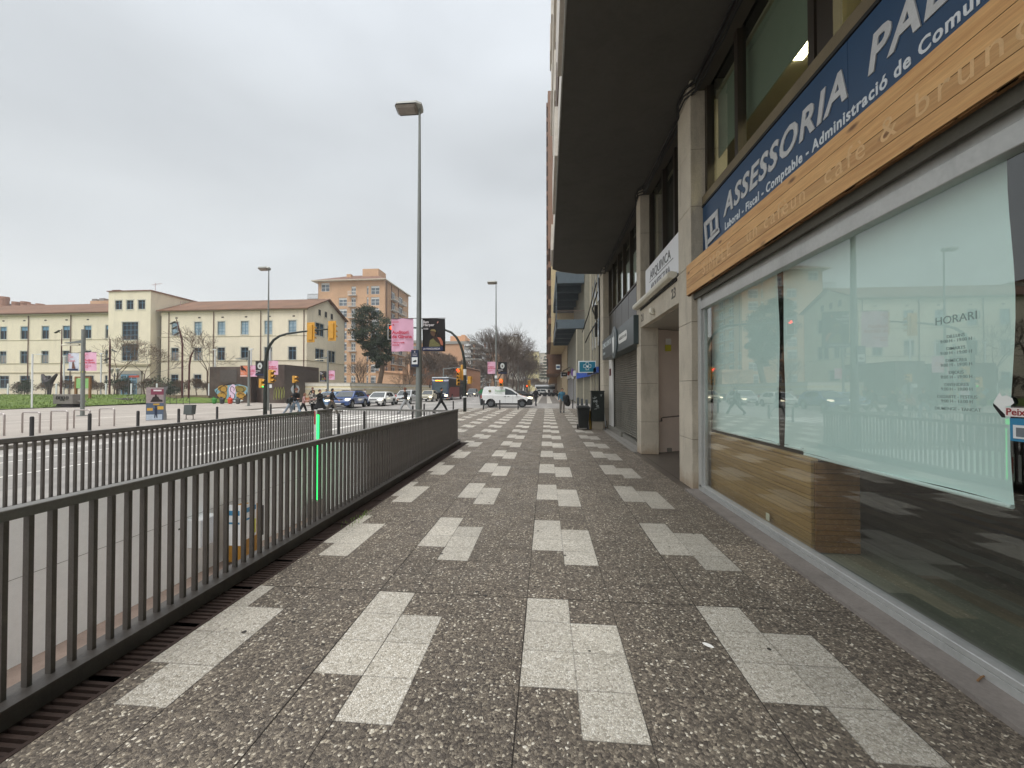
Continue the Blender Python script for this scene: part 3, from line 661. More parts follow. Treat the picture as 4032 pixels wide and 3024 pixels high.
mb = MB(); mb.box(2.505, 2.508, 4.70, 4.77, .12, .20); part(mb, 'paper_tag', mat('tag_paper', 'cfd0b4', .7))
# roller blinds hang inside the window
Mbl = mat('blind_aqua', 'd9f6ee', .7, var=.02, vs=1.2)
def blind(y0, y1, zb, label, wav=.012, x=2.62):
    mb = MB(); n = 26; mz = 14
    for i in range(n+1):
        for j in range(mz+1):
            u = i/n; v = j/mz; z = zb+(3.05-zb)*v
            e_ = 1-v
            yy = y0+(y1-y0)*u + wav*2.2*sin(v*9+u*2)*(1 if u in (0, 1) else .3)*e_**.5
            mb.v.append((x+wav*sin(u*7+v*2)*e_+wav*.5*sin(v*11), yy, z+.006*sin(u*9)))
    for i in range(n):
        for j in range(mz): a = i*(mz+1)+j; mb.f.append((a, a+mz+1, a+mz+2, a+1)); mb.m.append(0)
    o = mb.build('roller_blind', Mbl, None, smooth=True, loc=(0, 0, 0)); tag(o, label, 'blind')
    mb = MB(); mb.tube([(x, y0+.01, zb-.012), (x, y1-.01, zb-.012)], .014, 8); mb.build('hem_bar', mat('hem', 'd6ebe4', .5, var=0), o); return o
blind(4.70, 6.505, 1.0, 'far pale aqua roller blind above the pine boards, left of the dark gap'); blind(4.22, 4.60, 1.0, 'narrow pale aqua roller blind strip between the dark gap and the big blind', .006)
B3 = blind(2.44, 4.24, .965, 'large pale aqua roller blind printed with the faint opening hours', .012, 2.60)
blind(-1.4, 2.0, 1.2, 'pale aqua roller blind at the near end of the shop window, past the dark strip')
# opening hours lettered on the glass
HG = thing('opening_hours', 'faint grey opening hours lettering on the shop glass headed HORARI', 'lettering', (2.447, 2.7, 1.8)); Mhor = mat('hours_grey', '8fa7a1', .7, var=0)
def hl(s, y, z, sz, bold=0): text('line', s, sz, Mhor, HG, Matrix.Translation((-2.447, -2.7, -1.8)) @ TM((2.449, y, z), (0, -1, 0), (0, 0, 1)), ext=.0008, align='CENTER', bold=bold)
hl('HORARI', 2.585, 2.015, .068, .004)
for i, (a, b) in enumerate((('DILLUNS', '9:00 H - 19:00 H'), ('DIMARTS', '9:00 H - 19:00 H'), ('DIMECRES', '9:00 H - 19:00 H'), ('DIJOUS', '9:00 H - 19:00 H'), ('DIVENDRES', '9:00 H - 19:00 H'), ('DISSABTE - FESTIUS', '9:00 H - 13:00 H'), ('DIUMENGE - TANCAT', ''))):
    z = 1.925-i*.072*1.02; hl(a, 2.585, z, .027, .01)
    if b: hl(b, 2.585, z-.027, .027, .01)
# stickers near the edge of the glass
t = thing('window_sticker', 'white cow-like sticker with a red lettered strip on the shop glass', 'sticker', (2.448, 2.33, 1.52))
mb = MB(); o_ = [(0, .05), (.02, .075), (.03, .055), (.06, .06), (.09, .045), (.10, .02), (.08, .005), (.05, -.0), (.05, -.045), (.035, -.05), (.0, -.01), (-.02, .02)]
mb.prism(o_, lambda u, v, s: (-.001-.001*s, .04-u*.8, v)); mb.build('picture', mat('sticker_white', 'e8ece8', .5, var=0), t)
mb = MB(); mb.prism([(.0, .0), (.05, -.045), (.05, -.06), (.03, -.06), (-.02, .0), (-.02, .015)], lambda u, v, s: (-.0025-.001*s, .04-u*.8, v+.0)); mb.build('black_patch', Mblack, t)
mb = MB(); mb.box(-.004, -.002, -.16, .0, -.052, -.005); mb.build('strip', mat('strip_white', 'e6dcd8', .5, var=0), t)
text('lettering', 'Peixos', .05, mat('red_ink', '8e2022', .5, var=0), t, TM((-.0045, -.004, -.044), (0, -1, 0), (0, 0, 1)), ext=.0005, bold=.02)
t = thing('window_sticker', 'blue framed card with a grey square on the dark shop glass below the red sticker', 'sticker', (2.448, 2.30, 1.40)); mb = MB(); mb.box(-.002, 0, -.12, .01, -.06, .06); mb.build('card', mat('card_blue', '2f7fa6', .5, var=0), t)
mb = MB(); mb.box(-.004, -.002, -.1, -.005, -.045, .025); mb.build('white_field', Mwhite, t); mb = MB(); mb.box(-.006, -.004, -.085, -.02, -.035, .012); mb.build('grey_square', mat('sq_grey', '6d7378', .6), t)

# ---- signs ----
Mpine = m_planks('fascia_pine', 'd8ab6e', 'bf8b50', w=.122, knots=True, rough=.5)
t = thing('wooden_fascia', 'long pine board fascia with ghost lettering above the shop window', 'sign board', (2.30, 2, 3.14))
mb = MB()
for i in range(4): mb.bbox(-.012, .028, -5, 4.66, i*.122+.001, i*.122+.1205, .0015)
mb.build('boards', Mpine, t)
mb = MB(); rnd = random.Random(2); y = -5
while y < 4.6: mb.box(.0, .03, y, min(y+.3, 4.64), -.006-rnd.random()*.012, .002); y += rnd.uniform(.1, .3)
mb.build('ragged_edge', mat('raw_edge', '6d4a26', .9, var=.3, vs=20), t)
Mgh = mat('ghost_letters', 'd6ae79', .5, var=.12, vs=20)
for s, y, sz in (('SIMPLE', 4.0, .25), ('un cafè', 2.72, .22), ('i un', 2.05, .2), ('cafè & brunch', 1.45, .22)):
    text('ghost_lettering', s, sz, Mgh, t, TM((-.0115, y, .155), (0, -1, 0), (0, 0, 1)), ext=.0008, space=1.25)
Mblue = mat('sign_blue', '103c60', .4, var=.05, vs=3, dirt=.2); Mlet = mat('letter_silver', 'c3c4c4', .45, var=.1, vs=5, dirt=.25); Mlw = mat('letter_white', 'dfe4e8', .5, var=0)
t = thing('blue_office_sign', 'blue sign with white lettering ASSESSORIA above the pine fascia', 'sign', (2.5, 2, 3.6))
mb = MB(); mb.bbox(0, .06, -.0+1.475, 4.52, .0, .92, .003); mb.bbox(0, .06, -5, 1.471, .0, .92, .003); mb.build('panel', Mblue, t)
mb = MB(); mb.box(-.012, .05, -5, 4.53, .925, .96); mb.build('top_trim', Mblack, t)
text('lettering', 'ASSESSORIA', .385, Mlet, t, TM((-.002, 3.75, .45), (0, -1, 0), (0, 0, 1)), ext=.008, shear=.22, space=1.12, bold=.026, fit=2.30)
text('lettering', 'PALAU', .385, Mlet, t, TM((-.002, 1.27, .45), (0, -1, 0), (0, 0, 1)), ext=.008, shear=.22, space=1.12, bold=.026, fit=1.18)
text('lettering', 'Laboral - Fiscal - Comptable - Administració de Comunitats', .145, Mlw, t, TM((-.002, 3.74, .245), (0, -1, 0), (0, 0, 1)), ext=.002, bold=.026, space=1.12, fit=3.56)
mb = MB()
def lg(p): mb.prism(p, lambda u, v, s: (-.004-.012*s, 4.44-u, .20+v))
lg([(.0, .44), (.50, .44), (.50, .36), (.08, .36)][::-1]); lg([(.0, .43), (.09, .36), (.14, .0), (.07, -.02)]); lg([(.42, .37), (.5, .37), (.52, .12), (.44, .12)]); lg([(.14, .12), (.14, .04), (.56, .08), (.53, .15)]); lg([(.22, .37), (.29, .37), (.32, .2), (.25, .18)]); lg([(.25, .18), (.45, .18), (.45, .12), (.25, .12)])
mb.build('logo', Mlet, t)
t = thing('white_office_sign', 'white sign lettered ARQUIVICA ARQUITECTURA over the doorway between the pillars', 'sign', (2.36, 8.5, 3.70))
mb = MB(); mb.bbox(0, .14, -1.32, 1.12, 0, .74, .006); mb.build('panel', mat('sign_white', 'dfe0e2', .4, var=.03), t)
Mdk = mat('letter_dark', '3b3b3c', .5, var=0)
text('lettering', 'ARQUIVICA', .27, Mdk, t, TM((-.002, .70, .41), (0, -1, 0), (0, 0, 1)), ext=.002, bold=.006, fit=1.5)
text('lettering', 'ARQUITECTURA', .20, Mdk, t, TM((-.002, .63, .15), (0, -1, 0), (0, 0, 1)), ext=.002, fit=1.38)
mb = MB(); mb.box(-.004, 0, -.95, .75, .355, .367); mb.build('rule', Mdk, t)
t = thing('awning_cassette', 'cream closed awning cassette slung under the white office sign', 'awning', (2.33, 8.6, 3.68))
mb = MB(); pr_ = [(-.17, -.02), (-.15, -.06), (-.06, -.08), (-.0, -.04), (-.0, .03), (-.10, .05), (-.16, .03)]
mb.prism(pr_, lambda u, v, s: (u, -1.35 if s == 0 else 1.55, v)); mb.build('cassette', mat('cream_metal', 'd6d2c4', .45, var=.05, dirt=.2), t)
mb = MB(); mb.box(-.02, .0, -1.36, 1.36, -.13, -.085); mb.build('arm_rail', Mblack, t)
t = thing('dental_sign', 'grey-green dental clinic box sign with a white tooth disc above the roller shutter', 'sign', (2.2, 13, 2.76))
Mgrn = mat('sign_slate', '3d4a4d', .35, var=.05); mb = MB(); mb.bbox(0, .38, -2.8, 2.77, 0, .74, .01); mb.build('box', Mgrn, t)
mb = MB(); mb.lathe([(.50, -.02), (.52, 0), (.50, .02)], 28); V_ = mb.v; mb.v = [(-.02+z, -.05+x, .36+y) for x, y, z in V_]; mb.build('disc', mat('disc_slate', '4b5a5e', .35), t)
mb = MB(); tooth = [(a_*1.35, b_*1.25) for a_, b_ in [(-.13, .16), (-.03, .12), (.08, .16), (.14, .1), (.12, -.05), (.09, -.2), (.04, -.28), (.0, -.2), (-.03, -.28), (-.09, -.24), (-.12, -.05), (-.16, .08)]]
mb.prism(tooth, lambda u, v, s: (-.046-.006*s, -.05-u, .36+v)); mb.prism([(.0, .18), (.04, .2), (.09, .33), (.03, .27)], lambda u, v, s: (-.046-.006*s, -.05-u, .36+v)); mb.build('tooth_emblem', mat('emblem_white', 'ecefee', .4, var=0), t)
Mlp = mat('letter_pale', 'd3dcde', .4, var=0)
text('lettering', 'CLÍNICA DENTAL', .26, Mlp, t, TM((-.002, 2.68, .42), (0, -1, 0), (0, 0, 1)), ext=.003, bold=.02)
text('lettering', 'implants', .17, Mlp, t, TM((-.002, 2.6, .16), (0, -1, 0), (0, 0, 1)), ext=.003)
mb = MB(); pts = []
for cx, a0 in ((1.02, -90), (-.0, 90)):
    for k in range(9): a = rad(a0+k*22.5); pts.append((cx+.14*cos(a), .14*sin(a)))
mb.prism(pts, lambda u, v, s: (-.003-.003*s, -.85-u, .36+v)); mb.build('number_plate', mat('plate_white', 'e2e2de', .5, var=0), t)
text('lettering', 'URGÈNCIES 972 414 180', .115, Mdk, t, TM((-.007, -.82, .32), (0, -1, 0), (0, 0, 1)), ext=.001, sx=.9)

# ================= buildings beyond on the right =================
def slab_building(name, label, x0, x1, y0, y1, z0, z1, wallm, floors, par_m, shut_m, base=None, prot=.25, zt=None):
    t = thing(name, label, 'building', (x0, y0, 0)); O = (x0, y0, 0)
    mb = MB(); mb.box(x0, x1, y0, y1, z0, z1); mb.build('wall', wallm, t, off=O)
    fh = (z1-z0)/floors
    for f in range(floors):
        z = z0+f*fh; mb = MB(); mb.box(x0-prot, x0-.001, y0+.4, y1-1, z, z+.95)
        mb.build('balcony', par_m, t, off=O)
        mb = MB(); mb.box(x0-.05, x0-.002, y0+.6, y1-1.5, z+.96, z+fh-.3)
        mb.build('glazing_band', shut_m, t, off=O)
    if base:
        mb = MB(); mb.box(base[0], x1, y0, y1, 0, z0-.003); mb.build('ground_floor', base[1], t, off=O)
    return t
Mbeige = mat('render_beige', 'b8a585', .85, var=.08); Mbrown = mat('render_brown', '7a5c48', .8, var=.12); Mblbalc = mat('balcony_blue_grey', '49555c', .6, var=.08)
Mcream = mat('render_cream', 'c9b78f', .85, var=.07)
# block with the pale flank right behind the office building, its side wall carries the teal sign
t = thing('pale_building', 'pale narrow building set back between the office building and the side street', 'building', (3.6, 17.6, 0)); O = (3.6, 17.6, 0)
mb = MB(); mb.box(3.6, 12, 17.45, 32.6, 0, 26); mb.build('wall', mat('render_olive', '7b776a', .85, var=.08, dirt=.3), t, off=O)
mb = MB()
for y in (26.6, 28.3, 30.0, 31.6): mb.box(3.5, 3.6, y, y+.12, 0, 26)
mb.build('pilaster', mat('pilaster_pale', 'a39d8b', .8, var=.08), t, off=O)
mb = MB()
for y in (27.0, 28.8, 30.4):
    for f in range(5): mb.box(3.56, 3.6, y, y+1.0, 4.6+f*3.1, 6.5+f*3.1)
mb.build('window', mat('blue_grey_glass', '5b6670', .1, var=.1), t, off=O)
mb = MB(); mb.add([(3.35, 27.0, 2.75), (3.35, 33.5, 2.75), (3.35, 33.5, 3.1), (3.35, 27.0, 3.1)], [(0, 1, 2, 3)]); mb.box(3.35, 3.6, 26.8, 32.6, 2.74, 3.12); mb.build('blue_fascia', mat('fascia_blue', '3a57a5', .4), t, off=O)
t = thing('pharmacy_sign', 'teal projecting sign with a white cross and hand, on the wall beyond the bins', 'sign', (2.92, 28.7, 3.21))
mb = MB(); mb.bbox(-.64, .64, -.08, .08, -.43, .43, .01); mb.build('frame', mat('sign_frame_white', 'dfe5e6', .4), t)
mb = MB(); mb.box(-.56, .56, -.09, .09, -.36, .36); mb.build('teal_field', mat('teal', '1f7690', .4, var=0), t)
Mew = mat('emblem_white2', 'e2e8e8', .5, var=0)
mb = MB(); c = .10; a = .26
P_ = [(-c, a), (c, a), (c, c), (a, c), (a, -c), (c, -c), (c, -a), (-c, -a), (-c, -c), (-a, -c), (-a, c), (-c, c)]
for p, q in zip(P_, P_[1:]+P_[:1]): mb.tube([(p[0], -.095, p[1]+.05), (q[0], -.095, q[1]+.05)], .016, 4)
mb.prism([(-.11, .02), (-.04, .07), (0, .02), (.06, .08), (.11, .0), (.04, -.11), (-.04, -.09)], lambda u, v, s: (u, -.093-.004*s, v+.05)); mb.build('cross_emblem', Mew, t)
mb = MB(); mb.box(-.2, .2, -.096, -.091, -.32, -.28); mb.build('caption_bar', mat('teal_light', '5fa3b5', .5), t)
mb = MB(); mb.box(.6, .75, -.03, .03, .2, .26); mb.box(.6, .75, -.03, .03, -.26, -.2); mb.build('bracket', Msteel, t)
mb = MB(); Pc = [(2.30, 17.46, 0.9), (2.31, 17.5, 3.0), (2.33, 17.5, 5.0), (2.30, 17.48, 6.5)]; mb.tube(Pc, .035, 6)
mb.tube([(2.24, 17.5, 5.9), (2.05, 17.8, 5.2), (2.3, 18.2, 4.7), (2.0, 18.6, 4.2), (1.9, 19.5, 3.9)], .03, 6); mb.tube([(2.2, 17.5, 6.3), (1.9, 18.2, 5.0), (1.75, 19.5, 4.4)], .025, 6)
mb.bbox(2.12, 2.22, 17.44, 17.52, 3.9, 4.5, .01); mb.bbox(2.10, 2.24, 17.44, 17.54, 4.7, 5.3, .01)
tag(mb.build('cable_bundle', mat('cable_grey', '2f2d2a', .8), loc=(0, 0, 0)), 'tangled dark cable bundle hanging at the far corner of the office building', 'cables')
# corner building across the side street: frontal beige wall and blue-grey balconies
t = thing('corner_building', 'beige corner building across the side street with deep blue-grey balconies', 'building', (3.3, 44.4, 0)); O = (3.3, 44.4, 0)
mb = MB(); mb.box(3.3, 14, 44.4, 62, 0, 8.35); mb.box(4.25, 14, 44.4, 62, 8.352, 15); mb.box(1.55, 14, 44.42, 62, 15.003, 24); mb.build('wall', mat('render_olive2', '7d7a6c', .85, var=.08, dirt=.3), t, off=O)
mb = MB()
for x in (3.3, 4.05, 4.8, 5.55, 6.3, 7.05): mb.box(x, x+.12, 44.30, 44.4, 0, 8.3 if x < 4.2 else 20)
mb.build('pilaster', mat('pilaster_pale', 'a39d8b', .8, var=.08), t, off=O)
for z, zz in ((8.9, 9.4), (14.0, 14.8)):
    mb = MB(); mb.box(1.05, 4.24, 44.3, 61.8, z+.25, zz); 
    for y in (44.3, 48.5, 52.7, 57, 61.3): mb.box(1.1, 4.2, y, y+.5, z-.5, z+.25)
    mb.box(1.05, 1.2, 44.3, 61.8, z-.4, z+.25); mb.build('balcony_slab', Mblbalc, t, off=O)
mb = MB(); mb.box(1.07, 1.11, 44.3, 61.8, 10.35, 10.42); mb.box(1.07, 4.2, 44.3, 44.36, 10.35, 10.42)
for i in range(34): mb.box(1.1+i*.092, 1.12+i*.092, 44.32, 44.34, 9.4, 10.35)
for i in range(58): mb.box(1.08, 1.10, 44.5+i*.3, 44.53+i*.3, 9.4, 10.35)
mb.build('balcony_railing', mat('rail_brown', '57483d', .6), t, off=O)
mb = MB(); mb.box(1.05, 1.15, 44.3, 44.4, 9.4, 14.3); mb.build('corner_post', Mblbalc, t, off=O)
mb = MB(); mb.box(3.27, 3.3, 45, 47.5, 0.2, 2.8); mb.box(3.25, 3.29, 49, 61, .2, 3); mb.build('shop_front', mat('shop_grey', '8d8f92', .4, var=.2), t, off=O); mb = MB(); mb.prism([(3.31, 2.75), (6.5, 3.4), (6.5, 3.75), (3.31, 3.4)], lambda u, v, s: (u, 44.05+.2*s, v)); mb.build('blue_awning', mat('fascia_blue', '3a57a5', .4), t, off=O)
mb = MB(); mb.box(3.1, 3.28, 44.9, 60, 3.1, 3.7); mb.build('white_fascia', mat('fascia_white', 'cfcfcf', .5), t, off=O)
slab_building('cream_building', 'cream apartment building with long balconies beyond the blue-grey balconies', .75, 14, 62.3, 84, 9.0, 27, Mcream, 6, Mbrown, mat('shutter_dark', '4a3b34', .7), base=(3.2, Mbeige), prot=.45)
slab_building('brown_building', 'tall brown apartment building whose edge stands against the sky', .35, 14, 84.5, 112, 3.4+1.5, 66, Mbrown, 19, mat('balc_brown', '6d4d3b', .8), mat('shutter_dark2', '3d2f2a', .7), base=(3.0, Mbeige), prot=.35)
slab_building('tan_building', 'low tan apartment building at the far end of the right pavement', .95, 14, 113, 160, 3.4, 22, mat('render_tan', 'b08a5f', .85, var=.08), 6, mat('balc_tan', 'a07d5a', .8), mat('shutter_dark3', '4a3d33', .7), base=(3.2, mat('base_brown', '7d6344', .8)), prot=.3)
def boxsign(name, label, x, y, z, w, h, c, c2, txt=None, cat='sign'):
    t = thing(name, label, cat, (x, y, z)); mb = MB(); mb.bbox(-w/2, w/2, -.1, .1, -h/2, h/2, .02); mb.build('box', c, t)
    if txt == 'oval': mb = MB(); mb.lathe([(h*.28, -.004), (h*.28, .004)], 20, sx=1.4, sy=.8); mb.v = [(a, -.104+z_, b) for a, b, z_ in mb.v]; mb.build('emblem', c2, t)
    elif txt: text('lettering', txt, h*.4, c2, t, TM((0, -.102, -h*.15), (1, 0, 0), (0, 0, 1)), align='CENTER', ext=.003, bold=.02)
    mb = MB(); mb.box(w/2, w/2+.5, -.03, .03, -.03, .03); mb.build('arm', Msteel, t); return t
boxsign('box_sign', 'white square projecting sign with a blue oval under the far balconies', 1.75, 60, 4.95, .62, .75, Mwhite, mat('ink_blue', '2a4f78', .5, var=0), 'oval')
boxsign('box_sign', 'black projecting sign with white lettering beside the red disc', 2.45, 55, 3.65, .8, .55, Mblack, Mlw, 'BAR')
boxsign('box_sign', 'small white projecting sign left of the black one', 2.2, 58, 3.7, .25, .8, Mwhite, Mlw)
t = thing('round_sign', 'small red disc sign right of the black projecting sign', 'sign', (3.0, 54, 3.75)); mb = MB(); mb.lathe([(.3, -.05), (.3, .05)], 18); mb.v = [(a*.6, c, b) for a, b, c in mb.v]; mb.build('disc', mat('red_sign', 'b03a2c', .5), t); mb = MB(); mb.box(.1, .35, -.02, .02, -.02, .02); mb.build('arm', Msteel, t)
t = thing('feather_flag', 'purple oval flag sign over a small white plate on the wall', 'sign', (3.05, 47, 3.6)); mb = MB(); mb.lathe([(.02, -.5), (.14, -.3), (.17, 0), (.12, .3), (.02, .5)], 12, sy=.3); mb.build('flag', mat('flag_purple', '5b3a80', .6), t); mb = MB(); mb.box(-.1, .15, -.04, 0, -.75, -.58); mb.build('plate', Mwhite, t); mb = MB(); mb.box(0, .25, -.02, .02, .3, .34); mb.build('arm', Msteel, t)
t = thing('awning', 'cream awning with a dark edge under the cream building balconies', 'awning', (3.0, 50, 4.4)); mb = MB(); mb.add([(0, 0, 0), (0, 8, 0), (-.9, 8, -.5), (-.9, 0, -.5), (0, 0, .04), (0, 8, .04), (-.9, 8, -.46), (-.9, 0, -.46)], [(0, 1, 2, 3), (4, 7, 6, 5), (0, 3, 7, 4), (3, 2, 6, 7), (1, 5, 6, 2), (0, 4, 5, 1)]); mb.build('canopy', mat('awning_cream', 'cbb89c', .8), t); mb = MB(); mb.tube([(-.9, 0, -.48), (0, 0, .02)], .04, 5); mb.tube([(-.9, 0, -.48), (-.9, 8, -.48)], .04, 5); mb.build('edge', Mblack, t)
# ================= left side: school, pavilion, walls, apartments =================
Mplast = mat('school_plaster', 'e8dec6', .85, var=.05, vs=.6, dirt=.28); Mrt = m_tiles_roof('clay_tiles', '7c5d49'); Mtrim = mat('pale_trim', 'cfcbbb', .8); Mpipe = mat('brown_pipe', '5b3a30', .6)
Mwf = mat('blue_frame', '5a7d93', .5); Mwg = mat('school_glass', '2b2d30', .25, var=.35, vs=.8, spec=.25); Mwgl = mat('pale_glass', '93a8b3', .3, var=.2, vs=1.5); Mbb = mat('blue_blind', '6b93ae', .6)
SO = (-55, 50, 0)
S_ = thing('school', 'long cream three-storey school with a clay tile roof across the plaza', 'school building', SO)
def sp(mb, n, m, par=None): return mb.build(n, m, S_ if par is None else par, off=SO)
def swin(x0, z0, w, h, Y, kind, dirv=(1, 0, 0)):
    """a school window: frame, glazing, optional blind; U along dirv, looking toward -N"""
    U = Vector(dirv); Z = Vector((0, 0, 1)); Nn = U.cross(Z)   # outward
    O = Vector((x0, Y, 0)) if dirv[0] else Vector((Y, x0, 0))
    def bx(mb, u0, u1, a0, a1, n0, n1):
        P = [O+U*u+Z*z+Nn*n for z in (a0, a1) for n in (n0, n1) for u in (u0, u1)]
        mb.add(P, [(0, 2, 3, 1), (4, 5, 7, 6), (0, 1, 5, 4), (2, 6, 7, 3), (0, 4, 6, 2), (1, 3, 7, 5)])
    mb = MB(); f = .045
    bx(mb, 0, w, z0, z0+f, -.16, -.10); bx(mb, 0, w, z0+h-f, z0+h, -.16, -.10); bx(mb, 0, f, z0+f, z0+h-f, -.16, -.10); bx(mb, w-f, w, z0+f, z0+h-f, -.16, -.10); bx(mb, w/2-.035, w/2+.035, z0+f, z0+h-f, -.159, -.101)
    if kind in ('grid', 'pale'): 
        for k in (1, 2, 3): bx(mb, f, w-f, z0+h*k/4-.025, z0+h*k/4+.025, -.157, -.103)
    if kind == 'big':
        for k in (1, 2, 3): bx(mb, f, w-f, z0+h*k/3.6-.03, z0+h*k/3.6+.03, -.157, -.103)
        for k in (1, 3): bx(mb, w*k/4-.03, w*k/4+.03, z0+f, z0+h-f, -.158, -.102)
    if kind in ('low', 'curt'): bx(mb, f, w-f, z0+h*.68, z0+h*.72, -.157, -.103)
    wn = sp(mb, 'window', Mwf)
    mb = MB(); bx(mb, .02, w-.02, z0+.02, z0+h-.02, -.14, -.12); mb.build('pane', Mwgl if kind == 'pale' else Mwg, wn, off=SO)
    if kind == 'blind': mb = MB(); bx(mb, .05, w-.05, z0+h*.68, z0+h-.05, -.118, -.11); mb.build('blind', Mbb, wn, off=SO)
    if kind == 'curt': mb = MB(); bx(mb, .1, w*.47, z0+.1, z0+h*.66, -.118, -.112); bx(mb, w*.53, w-.1, z0+.1, z0+h*.66, -.118, -.112); mb.build('curtain', mat('curtain_grey', '8f8a84', .9), wn, off=SO)
    mb = MB(); e = .14
    bx(mb, -e, 0, z0-e, z0+h+e, -.02, .012); bx(mb, w, w+e, z0-e, z0+h+e, -.02, .012); bx(mb, 0, w, z0+h, z0+h+e, -.02, .012); bx(mb, -.04, w+.04, z0-e, z0, -.02, .04)
    mb.build('surround', Mtrim, wn, off=SO)
WL = [-85.3-.03+3.4*i for i in range(8)]  # left wing window left edges
WL = [-78.6, -75.2, -71.8, -68.45, -65.1, -61.75]; WL = [-88.8, -85.4, -82.0]+WL
WR = [-51.67, -48.26, -44.82, -41.4, -38.01, -34.56]
holes = [(x+92, x+92+1.12, z, z+h) for x in WL for z, h in ((8.8, 1.78), (5.32, 1.72))]+[(x+92+.03, x+92+1.6, 1.75, 3.5) for x in WL]
mb = MB(); wall(mb, (-92, 50, 0), (1, 0, 0), (0, 0, 1), 92-60.1, 12.3, holes, .2)
holesR = [(x+53.2, x+53.2+1.08, z, z+h) for x in WR for z, h in ((9.05, 1.8), (5.57, 1.72), (1.8, 1.8))]
wall(mb, (-53.2, 50, 0), (1, 0, 0), (0, 0, 1), 21.2, 12.45, holesR, .2)
gh = [(52-50, 54.1-50, 9.15, 10.9), (55.05-50, 57.1-50, 9.15, 10.9), (52-50, 54.15-50, 5.6, 7.28), (55.08-50, 57.16-50, 5.6, 7.28), (52.7-50, 53.25-50, 12.05, 12.9), (54.27-50, 54.85-50, 12.05, 12.9), (55.85-50, 56.45-50, 12.05, 12.9), (53.1-50, 55-50, 2.7, 4.05)]
gh = [(a, b, c, d) for a, b, c, d in gh]
wall(mb, (-32, 50, 0), (0, 1, 0), (0, 0, 1), 9.9, 12.45, [g_ for g_ in gh if g_[3] < 12.4], .2)
mb.add([(-32, 50, 12.45), (-32, 59.9, 12.45), (-32, 54.95, 14.6)], [(0, 1, 2)])
mb.box(-92, -32, 59.8, 59.9, 0, 12.4); mb.box(-92, -91.9, 50, 59.9, 0, 12.4); mb.box(-91, -32.3, 50.4, 59.5, 11.9, 12.2)
# tower
th = [(60.12-59.1, 60.12-58.07, 12.55, 13.8), (60.12-57.4, 60.12-56.35, 12.55, 13.8), (60.12-55.66, 60.12-54.6, 12.55, 13.8), (60.12-58.0, 60.12-55.6, 8.35, 10.8), (60.12-58.0, 60.12-55.6, 5.5, 7.78), (60.12-57.87, 60.12-55.46, .8, 3.64)]
wall(mb, (-60.12, 49.0, 0), (1, 0, 0), (0, 0, 1), 6.35, 15.05, th, .25)
mb.quad((-53.77, 49, 0), (-53.77, 58, 0), (-53.77, 58, 15.05), (-53.77, 49, 15.05)); mb.quad((-60.12, 49, 0), (-60.12, 49, 15.05), (-60.12, 58, 15.05), (-60.12, 58, 0)); mb.quad((-60.12, 58, 12), (-53.77, 58, 12), (-53.77, 58, 15.05), (-60.12, 58, 15.05)); mb.quad((-60.12, 49, 15.0), (-53.77, 49, 15.0), (-53.77, 58, 15.0), (-60.12, 58, 15.0))
sp(mb, 'wall', Mplast)
mb = MB()
for a, b in ((-92.4, -60.13), (-53.6, -31.6)):
    mb.add([(a, 49.55, 12.45), (b, 49.55, 12.45), (b, 55, 14.85), (a, 55, 14.85), (a, 60.4, 12.45), (b, 60.4, 12.45), (a, 49.55, 12.32), (b, 49.55, 12.32), (b, 55, 14.7), (a, 55, 14.7), (a, 60.4, 12.32), (b, 60.4, 12.32)],
           [(0, 1, 2, 3), (3, 2, 5, 4), (6, 9, 8, 7), (9, 10, 11, 8), (0, 6, 7, 1), (1, 7, 8, 2), (2, 8, 11, 5), (4, 5, 11, 10), (0, 3, 9, 6), (3, 4, 10, 9)])
rf = sp(mb, 'roof', Mrt)
mb = MB(); mb.box(-60.3, -53.6, 48.85, 58.1, 15.03, 15.13); mb.build('tower_coping', mat('coping', '8a6152', .7), rf, off=SO)
mb = MB(); mb.box(-60, -58.8, 49.3, 50, 15.13, 15.35); mb.build('tower_vent', Mpipe, rf, off=SO)
mb = MB(); mb.tube([(-54.2, 50, 15.1), (-54.2, 50, 16.4)], .03, 5); mb.tube([(-54.7, 50, 16.1), (-53.2, 50, 16.3)], .02, 4)
for k in range(6): mb.tube([(-54.6+k*.25, 49.8, 16.12+k*.03), (-54.6+k*.25, 50.2, 16.12+k*.03)], .012, 4)
mb.tube([(-52.4, 52, 12.5), (-52.4, 52, 14.2), (-51.9, 52, 14.2)], .03, 5); mb.build('aerial', mat('aerial_pink', 'b59a9a', .6), rf, off=SO)
for x in WL:
    swin(x, 8.8, 1.12, 1.78, 50, 'blind'); swin(x, 5.32, 1.12, 1.72, 50, random.choice(['curt', 'low'])); swin(x+.03, 1.75, 1.57, 1.75, 50, 'low')
for x in WR:
    swin(x, 9.05, 1.08, 1.8, 50, 'pale'); swin(x, 5.57, 1.08, 1.72, 50, random.choice(['curt', 'low', 'curt'])); swin(x, 1.8, 1.08, 1.8, 50, 'low')
for a, b, c, d in th[:3]: swin(a-60.12, c, b-a, d-c, 49, 'low')
for a, b, c, d in th[3:5]: swin(a-60.12, c, b-a, d-c, 49, 'big')
for g_ in gh[:4]:
    w_ = (g_[1]-g_[0]); swin(50+g_[0], g_[2], w_*.46, g_[3]-g_[2], -32, 'low', (0, 1, 0)); swin(50+g_[0]+w_*.54, g_[2], w_*.46, g_[3]-g_[2], -32, 'low', (0, 1, 0))
swin(50+gh[7][0], gh[7][2], 1.9, 1.35, -32, 'low', (0, 1, 0))
mb = MB()
for y in (52.7, 54.27, 55.85): mb.box(-32, -31.97, y, y+.55, 12.05, 12.85)
sp(mb, 'attic_opening', mat('attic_dark', '2e2b28', .7)); mb = MB()
